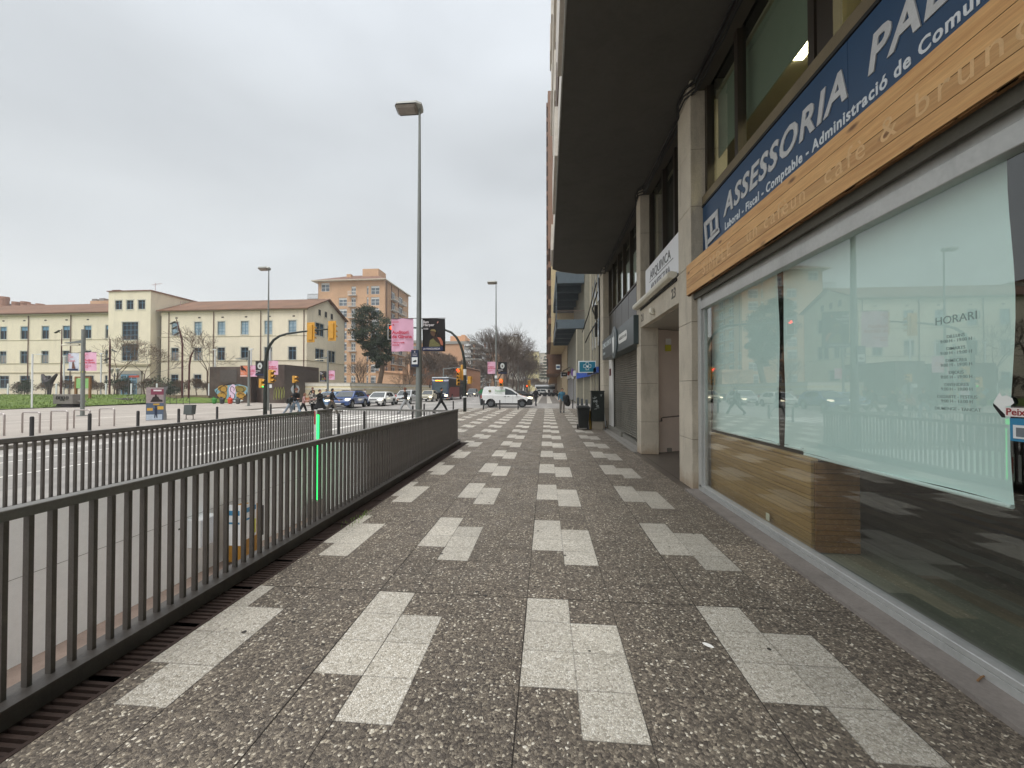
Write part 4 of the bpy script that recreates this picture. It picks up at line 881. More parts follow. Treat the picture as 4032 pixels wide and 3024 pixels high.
for y in (52.7, 54.27, 55.85): mb.box(-32.0, -31.93, y-.08, y+.63, 11.95, 12.04)
sp(mb, 'attic_sill', Mtrim)
mb = MB(); mb.box(-57.85, -55.5, 48.80, 48.86, .8, 3.6)
d_ = sp(mb, 'door', mat('door_blue', '7ba7bd', .5, var=.12)); mb = MB(); mb.box(-58.5, -57.9, 48.8, 49, .8, 4.1); mb.box(-55.45, -54.85, 48.8, 49, .8, 4.1); mb.box(-58.5, -54.85, 48.78, 48.99, 3.65, 4.1); sp(mb, 'portal', mat('portal_stone', 'a39f94', .8, var=.1)); d_ = d_; mb = MB()
for i in range(3):
    for j in range(4): mb.box(-57.7+i*.75, -57.1+i*.75, 48.78, 48.80, .95+j*.66, 1.5+j*.66)
mb.build('pane', mat('door_glass', '516671', .15, var=.2), d_, off=SO)
mb = MB()
mb.box(-92, -60.12, 49.97, 50, 8.55, 8.62); mb.box(-92, -60.12, 49.95, 50, 5.22, 5.30); mb.box(-53.77, -32, 49.97, 50, 8.75, 8.82); mb.box(-53.77, -31.97, 49.95, 50, 5.42, 5.50); mb.box(-32, -31.95, 50, 59.9, 5.42, 5.50)
mb.box(-92, -60.12, 49.92, 50, 3.9, 3.98); mb.box(-60.2, -53.7, 48.85, 49, 4.75, 5.0); mb.box(-60.12, -53.77, 48.94, 49, 4.1, 4.15); mb.box(-92, -60.12, 49.7, 50, 12.1, 12.3); mb.box(-53.2, -31.8, 49.7, 50, 12.25, 12.42)
sp(mb, 'string_course', mat('course', 'a89f84', .8))
for x in (-87, -80.4, -73.85, -67.1, -60.55, -52.0, -45.35, -38.5, -32.35): mb = MB(); mb.tube([(x, 49.9, 12.2), (x, 49.9, .5)], .05, 6); sp(mb, 'drainpipe', Mpipe)
mb = MB()
for x in [w+.4 for w in WL]+[w+.55 for w in WR]: mb.box(x, x+.34, 49.985, 50.0, 11.35, 11.52)
sp(mb, 'air_vent', mat('vent_dark', '3b322b', .8))
# chimneys / flats behind the school
def simple_block(name, label, x0, x1, y0, y1, z0, z1, m, extra=None):
    t = thing(name, label, 'building', (x0, y0, 0)); mb = MB(); mb.box(x0, x1, y0, y1, z0, z1); mb.build('wall', m, t, off=(x0, y0, 0)); return t
Mob = m_brick('orange_brick', 'cfa884'); Mobp = m_brick('pale_orange_brick', 'd0a886')
t = simple_block('rooftop_block', 'orange brick stair block with two grey vents rising behind the school roof', -89.9, -82.8, 70, 78, 0, 19.05, Mobp)
mb = MB(); mb.box(-89.8, -88.9, 70.2, 71.5, 19.05, 19.5); mb.box(-88.2, -87.2, 70.2, 71.5, 19.05, 19.6); mb.build('chimney', mat('chimney_grey', '8a8480', .8), t, off=(-89.9, 70, 0))
t = thing('old_house', 'dark tiled hipped roof with round chimneys behind the left end of the school', 'house', (-118, 72, 0)); O = (-118, 72, 0)
mb = MB(); mb.box(-150, -103, 70, 86, 0, 16.2); mb.build('wall', Mcream, t, off=O)
mb = MB(); mb.add([(-151, 69.5, 16.2), (-103.5, 69.5, 17.4), (-103.5, 87, 17.4), (-151, 87, 16.2), (-145, 77, 22.5), (-113, 72.5, 19.7)], [(0, 1, 5, 4), (1, 2, 5), (2, 3, 4, 5), (3, 0, 4)]); rf = mb.build('roof', m_tiles_roof('dark_tiles', '54443c'), t, off=O)
for x, y, z0, z1, r in ((-110.7, 71, 17, 20.5, .75), (-107.9, 71, 17, 19.4, .66), (-105.8, 71, 17, 19.4, .72), (-104.4, 71, 16, 18.9, .55), (-102.4, 71, 15, 18.9, .66)):
    mb = MB(); mb.lathe([(r*.92, 0), (r*.92, (z1-z0)*.8), (r, (z1-z0)*.82), (r, z1-z0)], 14, (x, y, z0)); mb.build('chimney', mat('chimney_brick', 'a07a68', .85, var=.15), rf, off=O)
# rusty steel pavilion with graffiti
PV = (-35, 44, 0); Mcor = m_corten('corten'); t = thing('steel_pavilion', 'low dark rusty steel pavilion with a colourful graffiti panel on its left side', 'pavilion', PV)
mb = MB(); mb.box(-39.9, -34.6, 43.4, 50, 0, 4.25); mb.box(-34.6, -33.0, 44.3, 49.8, 0, 3.3); mb.box(-33.0, -30.2, 43.0, 49.9, 0, 4.45); mb.box(-34.6, -33, 44.5, 49, 3.3, 4.1)
mb.build('wall', Mcor, t, off=PV)
mb = MB(); mb.add([(-30.2, 43.0, 0), (-30.0, 49.6, 0), (-30.0, 49.6, 3.9), (-30.2, 43.0, 4.45)], [(0, 1, 2, 3)]); mb.build('side_cladding', mat('corten_light', '4f4743', .5, var=.15), t, off=PV); mb = MB(); mb.box(-38.5, -36.4, 43.36, 43.40, 2.4, 3.9); mb.build('cladding_seam', mat('corten_light', '4f4743', .5, var=.15), t, off=PV)
mb = MB(); mb.box(-34.0, -33.4, 44.25, 44.29, .1, 2.1); mb.build('door', mat('corten_dark', '1c1715', .6), t, off=PV)
mb = MB(); mb.box(-34.2, -33.3, 44.2, 44.28, 2.3, 2.7); mb.build('window', mat('amber_glass', '5d4318', .2), t, off=PV)
mb = MB(); mb.box(-32.2, -31.7, 42.95, 42.99, 1.75, 2.15); mb.build('notice', Mwhite, t, off=PV)
gf = thing('graffiti', 'yellow pink and pale blue graffiti lettering sprayed on the pavilion wall', 'graffiti', (-36.95, 43.38, 1.1)); rnd = random.Random(11)
def blob(cx, cz, rx, rz, m, dn, n=18, par=gf):
    mb = MB(); pts = [(cx+rx*(1+.18*sin(3*a+cx))*cos(a), cz+rz*(1+.15*sin(2*a+cz*3))*sin(a)) for a in [2*pi*k/n for k in range(n)]]
    mb.prism(pts, lambda u, v, s: (u, -dn-.002*s, v)); return mb.build('paint', m, par)
GY, GP, GB_, GW = mat('spray_ochre', 'b58a36', .7, var=.25), mat('spray_pink', 'e2c6dd', .7), mat('spray_blue', '7fa8b8', .7, var=.2), mat('spray_white', 'cfd5d6', .7)
blob(-.05, .1, 2.05, 1.0, GB_, .004); blob(-1.15, .55, .62, .5, GY, .008); blob(-1.2, -.25, .6, .55, GY, .009); blob(0, .15, .42, 1.0, GP, .010); blob(1.0, .5, .7, .5, mat('spray_olive', '8b7a3a', .7), .011); blob(1.05, -.3, .6, .5, GY, .012); blob(-1.3, -.85, .5, .18, GW, .013); blob(.6, -.85, .7, .15, GW, .014)
mb = MB()
for cx, cz, rx, rz in ((-1.1, .5, .45, .35), (-1.15, -.3, .4, .38), (0, .5, .25, .3), (.05, -.3, .28, .35), (1.0, .45, .5, .32), (1.1, -.3, .42, .3), (-.1, .1, 1.95, .95)):
    a0 = rnd.random()*6; mb.tube([(cx+rx*cos(a0+k*.35), -.022, cz+rz*sin(a0+k*.35)*(1+.1*sin(k))) for k in range(16)], .035, 4)
mb.build('outline', Mblack, gf)
g2 = thing('graffiti', 'thin lime green scrawl sprayed on the right end of the pavilion', 'graffiti', (-30.9, 42.97, 1.1)); mb = MB()
for k in range(4): mb.tube([(-.55+k*.33, -.01, -.7), (-.5+k*.33, -.01, .4), (-.35+k*.33, -.01, .75), (-.25+k*.33, -.01, .2), (-.3+k*.33, -.01, -.5)], .03, 4)
mb.build('scrawl', mat('spray_lime', 'a0a55a', .7), g2)
# low boundary walls
t = thing('boundary_wall', 'cream boundary wall with pale mouldings in front of the school and the brick flats', 'wall', (-24.5, 48, 0)); O = (-24.5, 48, 0)
mb = MB(); mb.box(-30.2, -24.6, 46.8, 47.2, 0, 2.38); mb.box(-24.6, -24.2, 46.8, 112, 0, 2.38); mb.build('wall', mat('wall_cream', 'e4d9b6', .85, var=.04), t, off=O)
mb = MB(); mb.box(-30.2, -24.15, 46.75, 46.8, 2.0, 2.38); mb.box(-24.2, -24.15, 46.75, 112, 2.0, 2.38); mb.box(-30.2, -24.14, 46.76, 46.8, 1.55, 1.72); mb.box(-24.2, -24.155, 46.8, 112, 1.55, 1.72); mb.build('moulding', mat('wall_white', 'e2ded2', .8), t, off=O)
mb = MB(); mb.box(-30.2, -24.1, 46.7, 47.3, 2.38, 2.44); mb.box(-24.65, -24.1, 47.3, 112, 2.38, 2.44); mb.build('coping', mat('wall_cop', 'a8a090', .8), t, off=O)
mb = MB(); mb.box(-22.6, -22.35, 40, 61, RZ, 1.0); mb.box(-22.6, -20.5, 60.8, 61, RZ, .9); tag(mb.build('parapet_wall', mat('grey_parapet', '5e5c5a', .8, var=.08)), 'low dark grey parapet wall behind the queue of cars', 'wall')
# brick apartment tower
AO = (-42, 99, 0); A_ = thing('brick_apartment_block', 'tall orange brick apartment block with white balconies behind the pine', 'apartment building', AO)
fl = [26.4-2.93*k for k in range(9)]
wins = [(-45.78, 2.33, 2.2), (-54.55, 2.27, 2.2)]; hF = []
for k, z in enumerate(fl):
    hF += [(60.25-45.78, 60.25-43.45, z, z+2.2)]; hF += [(60.25-54.55, 60.25-52.28, z, z+2.2)] if k > 0 else []
    hF += [(60.25-46.9, 60.25-46.4, z, z+2.2)]; hF += [(60.25-51.1, 60.25-49.86, z-.1, z+2.2)]
hF += [(60.25-59.4, 60.25-57.1, 27.4, 29.7)]
mb = MB(); wall(mb, (-60.25, 99, 0), (1, 0, 0), (0, 0, 1), 18.25, 30.2, hF, .3)
hS = []
for k, z in enumerate(fl): hS += [(4.2, 7.2, z-.3, z+1.9), (10, 13, z-.3, z+1.9)]
hS = hS[:16]+[(.5, 2.4, 8.6, 10.6), (.5, 2.4, 4.6, 7.4), (4.8, 7.4, 3.6, 6.0), (10.2, 12.6, 3.6, 6.0)]
hS = [h for h in hS if h[2] > 8 or h[2] < 8]
wall(mb, (-42, 99, 0), (0, 1, 0), (0, 0, 1), 17.6, 30.2, hS, .3)
mb.box(-60.25, -60.2, 99, 116, 0, 30.2); mb.box(-50, -45.5, 103, 108, 30, 34.4); mb.box(-54, -52.8, 102, 103, 31, 32.8)
mb.build('wall', Mob, A_, off=AO)
mb = MB(); mb.add([(-61.5, 98, 30.2), (-41.5, 98, 30.2), (-41.5, 117.2, 30.2), (-61.5, 117.2, 30.2), (-54, 105, 33.2), (-47, 105, 33.2)], [(0, 1, 5, 4), (1, 2, 5), (2, 3, 4, 5), (3, 0, 4), (0, 3, 2, 1)]); mb.build('roof', m_tiles_roof('apt_tiles', '7a5a4a'), A_, off=AO)
mb = MB(); mb.box(-61.6, -41.4, 97.9, 117.3, 30.0, 30.2); mb.build('eaves', mat('eaves_pale', 'c8c0ae', .8), A_, off=AO)
Mww = mat('white_window', 'd8dad8', .5); Mag = mat('apt_glass', '667078', .1, var=.3, vs=.7)
for h in hF:
    mb = MB(); x0, x1 = h[0]-60.25, h[1]-60.25; z0, z1 = h[2], h[3]; mb.box(x0, x1, 99.15, 99.2, z0, z0+.1); mb.box(x0, x1, 99.15, 99.2, z1-.5, z1)
    n = 2 if x1-x0 > 1 else 1
    for k in range(n+1): u = x0+(x1-x0-.1)*k/n; mb.box(u, u+.1, 99.14, 99.21, z0, z1)
    mb.box(x0, x1, 99.155, 99.19, (z0+z1)/2-.2, (z0+z1)/2-.1); w = mb.build('window', Mww, A_, off=AO)
    mb = MB(); mb.box(x0, x1, 99.22, 99.25, z0, z1); mb.build('pane', Mag, w, off=AO)
for i, h in enumerate(hS):
    mb = MB(); y0, y1 = 99+h[0], 99+h[1]; z0, z1 = h[2], h[3]
    for k in range(3): u = y0+(y1-y0-.12)*k/2; mb.box(-42.2, -42.14, u, u+.12, z0, z1)
    mb.box(-42.2, -42.15, y0, y1, z1-.4, z1); w = mb.build('window', Mww, A_, off=AO); mb = MB(); mb.box(-42.26, -42.22, y0, y1, z0, z1); mb.build('pane', Mag, w, off=AO)
    if i < 16:
        mb = MB(); mb.box(-42, -40.9, y0-.4, y1+.4, z0-.25, z0-.08); mb.box(-40.98, -40.9, y0-.4, y1+.4, z0+.72, z0+.8)
        for q in range(12): u = y0-.38+(y1-y0+.7)*q/11; mb.box(-40.96, -40.93, u, u+.05, z0-.08, z0+.72)
        mb.box(-40.97, -40.92, y0-.4, y0-.3, z0-.08, z0+.8); mb.build('balcony', mat('balc_white', 'cfcfca', .6), A_, off=AO)
for k, z in enumerate(fl[:1]+fl[1:6]):
    mb = MB(); mb.box(-51.7, -49.5, 98.2, 99, z-.3, z-.15)
    for q in range(9): mb.box(-51.65+q*.26, -51.6+q*.26, 98.22, 98.26, z-.15, z+.75)
    mb.box(-51.7, -49.5, 98.2, 98.27, z+.72, z+.8); mb.build('balcony', mat('balc_white', 'cfcfca', .6), A_, off=AO)
mb = MB(); mb.box(-63.2, -60.25, 99, 102, 25.4, 25.6)
for q in range(12): mb.box(-63.2+q*.26, -63.15+q*.26, 99, 99.05, 25.6, 26.8)
mb.box(-63.2, -60.25, 99, 99.06, 26.75, 26.85); mb.build('side_balcony', mat('balc_grey', '6d6a68', .6), A_, off=AO)
for y in (100.1, 108.2, 103.3): mb = MB(); mb.tube([(-41.9, y, 30), (-41.9, y, 2)], .09, 5); mb.build('drainpipe', Mpipe, A_, off=AO)
mb = MB(); mb.box(-43, -36, 96, 98.9, 0, 6.2); mb.add([(-43.2, 95.6, 6.2), (-35.6, 95.6, 5.4), (-35.6, 99, 5.4), (-43.2, 99, 6.2)], [(0, 1, 2, 3)]); mb.box(-40, -36, 99, 116, 0, 5.2); mb.build('annex', Mobp, A_, off=AO)
# brown civic hall and the long grey/peach flats behind it
t = thing('brown_hall', 'low brown brick hall with a curved roofline behind the bare trees', 'building', (-34, 118, 0)); O = (-34, 118, 0); t.scale = (1, 1, .87)
mb = MB(); n = 14; vs = []
for k in range(n+1):
    x = -42+k*(22/n)*1.0; y = 118-2.2*sin(pi*k/n)*1.3; z = 11.6-1.5*(k/n)**2*2.4 if k > 5 else 11.6-.05*k; vs += [(x, y, 0), (x, y, max(z, 8.2))]
for k in range(n): a = k*2; mb.add([vs[a], vs[a+2], vs[a+3], vs[a+1]], [(0, 1, 2, 3)])
mb.box(-42, -22, 119, 126, 0, 6); mb.build('wall', m_brick('brown_brick', '96694a'), t, off=O)
mb = MB()
for k in range(n): a = k*2+1; p, q = Vector(vs[a]), Vector(vs[a+2]); mb.tube([p+Vector((0, -.1, .1)), q+Vector((0, -.1, .1))], .25, 4)
mb.build('coping', mat('hall_coping', '6d5444', .7), t, off=O)
for x, w_, z in ((-39.5, 3.2, 4.2), (-30.5, 2.6, 3.9), (-25, 2, 3.5)):
    mb = MB(); mb.box(x, x+w_, 114.6, 115.2, z, z+2.8); w = mb.build('window', Mag, t, off=O); mb = MB()
    for k in range(4): mb.box(x+k*w_/3-.08, x+k*w_/3+.08, 114.5, 114.6, z, z+2.8)
    mb.box(x, x+w_, 114.5, 114.59, z+1.2, z+1.4); mb.build('frame', Mww, w, off=O)
mb = MB(); mb.add([(-43, 121, 11.6), (-36, 121, 11.6), (-39, 123, 14.2)], [(0, 1, 2)]); mb.add([(-36, 121, 11.6), (-33, 124, 11.6), (-39, 123, 14.2)], [(0, 1, 2)]); mb.build('glass_pyramid', mat('skylight', 'b5c3c8', .2), t, off=O)
Mpeach = mat('render_peach', 'c99f7c', .85, var=.07, dirt=.2); Mgrb = mat('render_grey', '96948c', .8, var=.07)
t = thing('peach_apartment_block', 'long peach and grey apartment block with stacked corner balconies behind the arched mast', 'apartment building', (-30, 150, 0)); O = (-30, 150, 0); t.scale = (1, 1, .675)
mb = MB(); mb.box(-62, -44, 150, 175, 0, 29); mb.box(-44, -34, 151.5, 175, 0, 28.6); mb.box(-34, -27.6, 150, 185, 0, 28.0); mb.box(-27.6, -22, 168, 200, 0, 26.5); mb.build('wall', Mpeach, t, off=O)
mb = MB(); mb.box(-62.3, -43.8, 149.6, 175, 29, 30.6); mb.box(-43.8, -33.8, 151.1, 175, 28.6, 30.2); mb.box(-33.8, -27.2, 149.5, 186, 28, 29.8); mb.box(-27.2, -21.7, 167.6, 200, 26.5, 28); mb.build('attic', Mgrb, t, off=O)
mb = MB(); mb.box(-38.5, -32.5, 155, 165, 30.0, 33.9); mb.box(-34, -32.6, 155, 160, 33.9, 34.6); mb.build('roof_tower', mat('render_peach2', 'd9a47c', .85), t, off=O)
mb = MB()
for x in (-48, -46, -43.5, -27, -25.2, -23.5): mb.box(x, x+.7, 157 if x < -30 else 169, 158 if x < -30 else 170, 28, 31.5)
mb.build('chimney', mat('chim', 'a9816c', .8), t, off=O)
for f in range(8):
    z = 3+f*3.15
    mb = MB(); mb.box(-27.6, -24.8, 150.5, 160, z, z+1.1); mb.box(-27.6, -23.6, 160.4, 167, z, z+1.1); mb.build('balcony', Mgrb, t, off=O)
    mb = MB(); mb.box(-27.6, -25.2, 151, 159.6, z+1.1, z+2.5); w = mb.build('window', mat('balc_dark', '4a4a48', .5, var=.3, vs=.5), t, off=O)
    mb = MB(); y = 151.2
    while y < 167:
        if random.random() < .6: mb.box(-25.0 if y < 160 else -23.8, -24.9 if y < 160 else -23.7, y, y+1.8, z+1.15, z+2.7)
        y += 2.2
    if mb.v: mb.build('awning_panel', mat('panel_white', 'd0d2d2', .6), w, off=O)
    mb = MB(); mb.add([(-31.6, 148.6, z), (-28.2, 148.4, z), (-26.6, 150.4, z), (-26.6, 150.4, z+1.15), (-28.2, 148.4, z+1.15), (-31.6, 148.6, z+1.15), (-31.6, 150, z), (-31.6, 150, z+1.15)], [(0, 1, 4, 5), (1, 2, 3, 4), (0, 5, 7, 6), (5, 4, 3, 7), (0, 6, 2, 1)]); mb.build('balcony', Mgrb, t, off=O)
    mb = MB(); mb.box(-31.4, -28.4, 149.2, 149.9, z+1.16, z+3.1); w = mb.build('window', mat('balc_dark', '4a4a48', .5, var=.3, vs=.5), t, off=O); mb = MB()
    mb.box(-31.5, -31.5+random.choice((1.4, 2.6)), 148.7, 148.9, z+random.choice((1.2, 1.8)), z+3.0); mb.build('awning_panel', mat('panel_white', 'd0d2d2', .6), w, off=O)
    mb = MB(); mb.box(-43.6, -42.2, 151.2, 151.5, z+.8, z+2.3); mb.box(-53, -49, 149.8, 150, z+.8, z+2.2); mb.box(-43.7, -41.9, 151.0, 151.2, z+.2, z+.9); mb.build('window', mat('win_mix', '8b8f90', .4, var=.4, vs=.6), t, off=O)
def far_block(label, x0, x1, y0, y1, z, m, fl=7, side='R'):
    t = thing('apartment_building', label, 'apartment building', (x0, y0, 0), 0, 'far buildings closing the avenue'); O = (x0, y0, 0)
    mb = MB(); mb.box(x0, x1, y0, y1, 0, z); mb.build('wall', m, t, off=O)
    mb = MB(); mb.box(x0-.4, x1+.4, y0-.4, y1, z, z+.6); mb.build('roof', Mgrb, t, off=O)
    fh = z/fl; w = None
    for f in range(1, fl):
        zz = f*fh; x = x0+1.2
        while x < x1-1.6:
            if w is None: mb = MB(); mb.box(0, 1.5, -.06, -.002, 0, 1.5); w = mb.build('window', mat('far_window', '5f6264', .3, var=.3, vs=.4), t, loc=(x-x0, 0, zz))
            else: c = w.copy(); COL.objects.link(c); c.parent = t; c.location = (x-x0, 0, zz)
            x += 3.2
far_block('pale far block just right of the bare avenue trees', -24, -15, 215, 250, 30, mat('far_pale', 'b9b6aa', .85)); far_block('yellowish far block at the vanishing point of the avenue', -16, -6, 300, 340, 30, mat('far_yellow', 'c9bd8a', .85))
far_block('grey beige far block between the yellowish block and the tan building', -7, 4, 380, 420, 36, mat('far_beige', 'b3aa98', .85)); far_block('low brown house front half hidden by the avenue trees', -26, -21, 202, 214, 18, Mbrown, 4)
# green lawn and its low stone kerb
mb = MB(); nx, ny = 40, 24
def lawnz(x, y): return .9*max(0, min(1, (y-31)/11))*max(0, min(1, (-41-x)/6)) + .04
X0, X1 = -95, -42; 
for i in range(nx+1):
    for j in range(ny+1):
        u = i/nx; v = j/ny; x = X0+(X1+ (12 if True else 0)*0-X0)*u; y0 = 10; x = X0+(-42.2-X0)*u; mb.v.append((x, y0+(43.2-y0)*v, lawnz(x, y0+(43.2-y0)*v)+random.uniform(0, .02)))
for i in range(nx):
    for j in range(ny): a = i*(ny+1)+j; mb.f.append((a, a+ny+1, a+ny+2, a+1)); mb.m.append(0)
o = mb.build('lawn', m_grass('lawn_grass'), None, smooth=True); tag(o, kind='structure')
mb = MB(); 
mb.add([(-42.3, 38.0, .05), (-36.9, 42.6, .05), (-36.9, 44.2, .5), (-42.3, 43.2, .7)], [(0, 1, 2, 3)]); tag(mb.build('grass_verge', m_grass('verge_grass')), kind='structure')
mb = MB(); mb.box(-95, -54, 43.2, 43.5, .2, .95); mb.box(-54, -39.9, 43.3, 43.6, .2, .85); tag(mb.build('garden_kerb', mat('brown_kerb', '7f705a', .85)), 'low brown garden wall behind the lawn in front of the school', 'wall')
mb = MB(); mb.box(-95, -39.9, 43.5, 50, -.1, .8); struct('school_garden', mb, mat('garden_soil', '6d6350', .9, var=.2))
# blades of grass along the visible front edge
mb = MB(); rnd = random.Random(5)
for _ in range(9000):
    x = rnd.uniform(-70, -42.2); y = rnd.uniform(27, 43); z = lawnz(x, y); h = rnd.uniform(.06, .16); a = rnd.uniform(0, 6.3); mb.add([(x, y, z), (x+.06*cos(a), y+.06*sin(a), z), (x+.03, y, z+h)], [(0, 1, 2)])
tag(mb.build('grass', m_foliage('grass_blade', '50682a', '76893a')), 'short green grass blades over the lawn', 'grass', kind='stuff')
# white-post mesh fence
t = thing('mesh_fence', 'wire mesh fence on white posts between the lawn and the school', 'fence', (-60, 43.7, .8)); 
mb = MB()
for i in range(14): mb.box(-14+i*1.7*1.55-.05, -14+i*1.7*1.55+.05, -.04, .04, 0, 1.55)
for i in range(14):
    x = -20+i*3.0 
for i in range(13):
    m_ = MB(); m_.box(-.085, .085, -.04, .04, 0, 1.5); m_.build('post', Mwhite, t, loc=(-21+i*3.4, 0, 0))
mb = MB()
for k in range(7): mb.box(-22, 20, -.004, .004, .15+k*.21, .155+k*.21)
for k in range(160): mb.box(-22+k*.262, -21.995+k*.262, -.003, .003, .1, 1.5)
mb.build('wire_mesh', mat('wire', '9a9a95', .6), t)
# ================= street furniture =================
Mpole = mat('galvanised_pole', '7f8380', .5, metal=.4, var=.07, vs=1.5, dirt=.2); Mdg = mat('dark_green_mast', '2f3531', .45, metal=.3, var=.1); Mred = mat('oxide_red', '4f2522', .55, var=.1)
Mpink = mat('banner_pink', 'dfaec6', .75, var=.03); Mred2 = mat('ink_red', 'c2304a', .7, var=0); Mbk = mat('banner_black', '1d1b1c', .75, var=.05); Mnavy = mat('banner_navy', '1f2a4c', .7, var=0); Mtw = mat('ink_pale', 'd8d3d6', .7, var=0)
def tall_lamp(name, label, loc, h=10.8, banners=None, group=None, sign=False, rb=.11):
    t = thing(name, label, 'street lamp', loc, 0, group)
    mb = MB(); mb.tube([(0, 0, 0), (0, 0, .05)], [.2, .2], 16); mb.tube([(0, 0, .05), (0, 0, 1.2), (0, 0, 4), (0, 0, h-.05)], [rb*1.0, rb*.95, rb*.72, .035], 14); mb.build('pole', Mpole, t, smooth=False)
    mb = MB(); M_ = Matrix.Translation((-.32, -.02, h)) @ Matrix.Rotation(rad(-14), 4, 'X') @ Matrix.Scale(.9, 4)
    vs = []
    for x, w_, zt in ((-.50, .17, .05), (-.42, .25, .11), (.30, .25, .14), (.46, .16, .10)):
        vs += [M_ @ Vector((x, -w_, -.05)), M_ @ Vector((x, -w_*.85, zt*.6)), M_ @ Vector((x, 0, zt)), M_ @ Vector((x, w_*.85, zt*.6)), M_ @ Vector((x, w_, -.05))]
    fs = [(i*5+k, i*5+k+1, (i+1)*5+k+1, (i+1)*5+k) for i in range(3) for k in range(4)]+[(0, 1, 2, 3, 4), (19, 18, 17, 16, 15)]+[(i*5, (i+1)*5, (i+1)*5+4, i*5+4) for i in (2,)]
    mb.add(vs, fs); mb.build('lamp_head', mat('lamp_head_grey', '9a9b94', .45, metal=.2, var=.06), t)
    mb = MB(); a = [M_ @ Vector(p) for p in ((-.48, -.21, -.052), (.28, -.21, -.052), (.28, .21, -.052), (-.48, .21, -.052))]; b = [M_ @ Vector(p) for p in ((-.42, -.14, -.13), (.20, -.14, -.13), (.20, .14, -.13), (-.42, .14, -.13))]
    mb.add(a+b, [(4, 5, 6, 7), (0, 1, 5, 4), (1, 2, 6, 5), (2, 3, 7, 6), (3, 0, 4, 7)]); mb.build('glass_bowl', mat('bowl_glass', '8d857c', .15, var=.15, vs=5), t)
    return t
def banner(name, label, loc, kind, w=.73, h=1.07, rz=0, group=None, det=True):
    """cloth banner, top left corner at loc, hangs in the local XZ plane"""
    t = thing(name, label, 'banner', loc, rz, group); base = {'pink': Mpink, 'harper': Mbk, 'kanka': Mbk, 'orange': mat('banner_orange', 'd4805f', .75), 'white': mat('banner_pale', 'c9cfda', .75)}[kind]
    mb = MB(); n = 8; m_ = 10
    def P(u, v, d=0): return (u*w+(.012*sin(v*3) if u > .5 else 0), .03*sin(u*5+v*2)*v+.015*sin(u*9)-d, -v*h-(.02*u if kind != 'pink' else 0))
    for i in range(n+1):
        for j in range(m_+1): mb.v.append(P(i/n, j/m_))
    for i in range(n):
        for j in range(m_): a = i*(m_+1)+j; mb.f.append((a, a+m_+1, a+m_+2, a+1)); mb.m.append(0)
    mb.build('cloth', base, t, smooth=True)
    mb = MB(); mb.tube([(-.12, 0, .0), (w+.02, 0, .0)], .012, 6) if kind in ('harper', 'kanka', 'white2') else mb.tube([(-.02, 0, 0), (w+.12, 0, 0)], .012, 6); mb.build('rod', Msteel, t)
    T = lambda s, u, v, sz, m, bold=0, fit=None: text('lettering', s, sz, m, t, TM((u*w, -.05, -v*h), (1, 0, 0), (0, 0, 1)), ext=.001, bold=bold, fit=fit and fit*w)
    if kind == 'pink':
        T('Auditori', .06, .47, .15, Mred2, .03, .76); T('de Girona', .06, .60, .15, Mred2, .03, .90); T('Temporada', .07, .755, .075, Mred2, .025, .56); T('2025/26', .07, .83, .07, Mred2, .025)
        mb = MB(); mb.box(.04*w, .36*w, -.051, -.049, -.105*h, -.095*h); mb.box(.04*w, .36*w, -.051, -.049, -.13*h, -.12*h); mb.add([(.04*w, -.05, -.17*h), (.18*w, -.05, -.17*h), (.11*w, -.05, -.2*h), (.2*w, -.05, -.23*h), (.06*w, -.05, -.215*h)], [(0, 1, 2), (2, 3, 4)]); mb.build('printed_mark', Mred2, t)
    if kind == 'harper':
        T('Ben', .05, .155, .12, Mtw, .02, .24); T('Harper', .05, .245, .12, Mtw, .02, .49); T('14.03', .06, .35, .075, Mtw, .02)
        mb = MB(); mb.box(.0, .93*w, -.050, -.046, -h*.995, -h*.875); mb.build('navy_band', Mnavy, t); text('lettering', 'LA VANGUARDIA', .085, Mtw, t, TM((.06*w, -.053, -.965*h), (1, 0, 0), (0, 0, 1)), ext=.001, sx=.84, bold=.01)
        def poly(n_, pts, m, d): 
            q = MB(); q.prism([(a*w, -b*h) for a, b in pts], lambda u, v, s: (u, -.045-d-.001*s, v)); return q.build(n_, m, t)
        poly('printed_figure', [(.3, .9), (.3, .72), (.42, .63), (.5, .58), (.62, .56), (.82, .6), (.92, .72), (.92, .87)], mat('fig_dark', '3a2c26', .8), .001)
        poly('printed_sleeve', [(.68, .59), (.82, .6), (.92, .72), (.93, .84), (.84, .82), (.78, .7)], mat('fig_orange', 'b06a55', .8, var=.1), .002)
        poly('printed_shirt', [(.32, .88), (.36, .68), (.5, .62), (.62, .72), (.78, .8), (.8, .87)], mat('fig_green', '6e6c45', .8, var=.25, vs=25), .003)
        poly('printed_face', [(.37, .44), (.45, .38), (.58, .4), (.6, .5), (.54, .57), (.44, .54)], mat('fig_brown', '5a4334', .8), .003)
        poly('printed_hat', [(.36, .40), (.42, .345), (.55, .34), (.62, .39), (.62, .44), (.56, .41), (.45, .39)], mat('fig_khaki', '8b7c52', .8), .004)
        poly('printed_leaf', [(.66, .18), (.68, .12), (.72, .1), (.73, .13)], mat('fig_salmon', 'd69a8c', .8), .004)
        q = MB(); q.tube([(.62*w, -.05, -.58*h), (.7*w, -.05, -.45*h), (.74*w, -.05, -.39*h)], .006, 4); q.build('printed_pick', mat('fig_brown', '5a4334', .8), t)
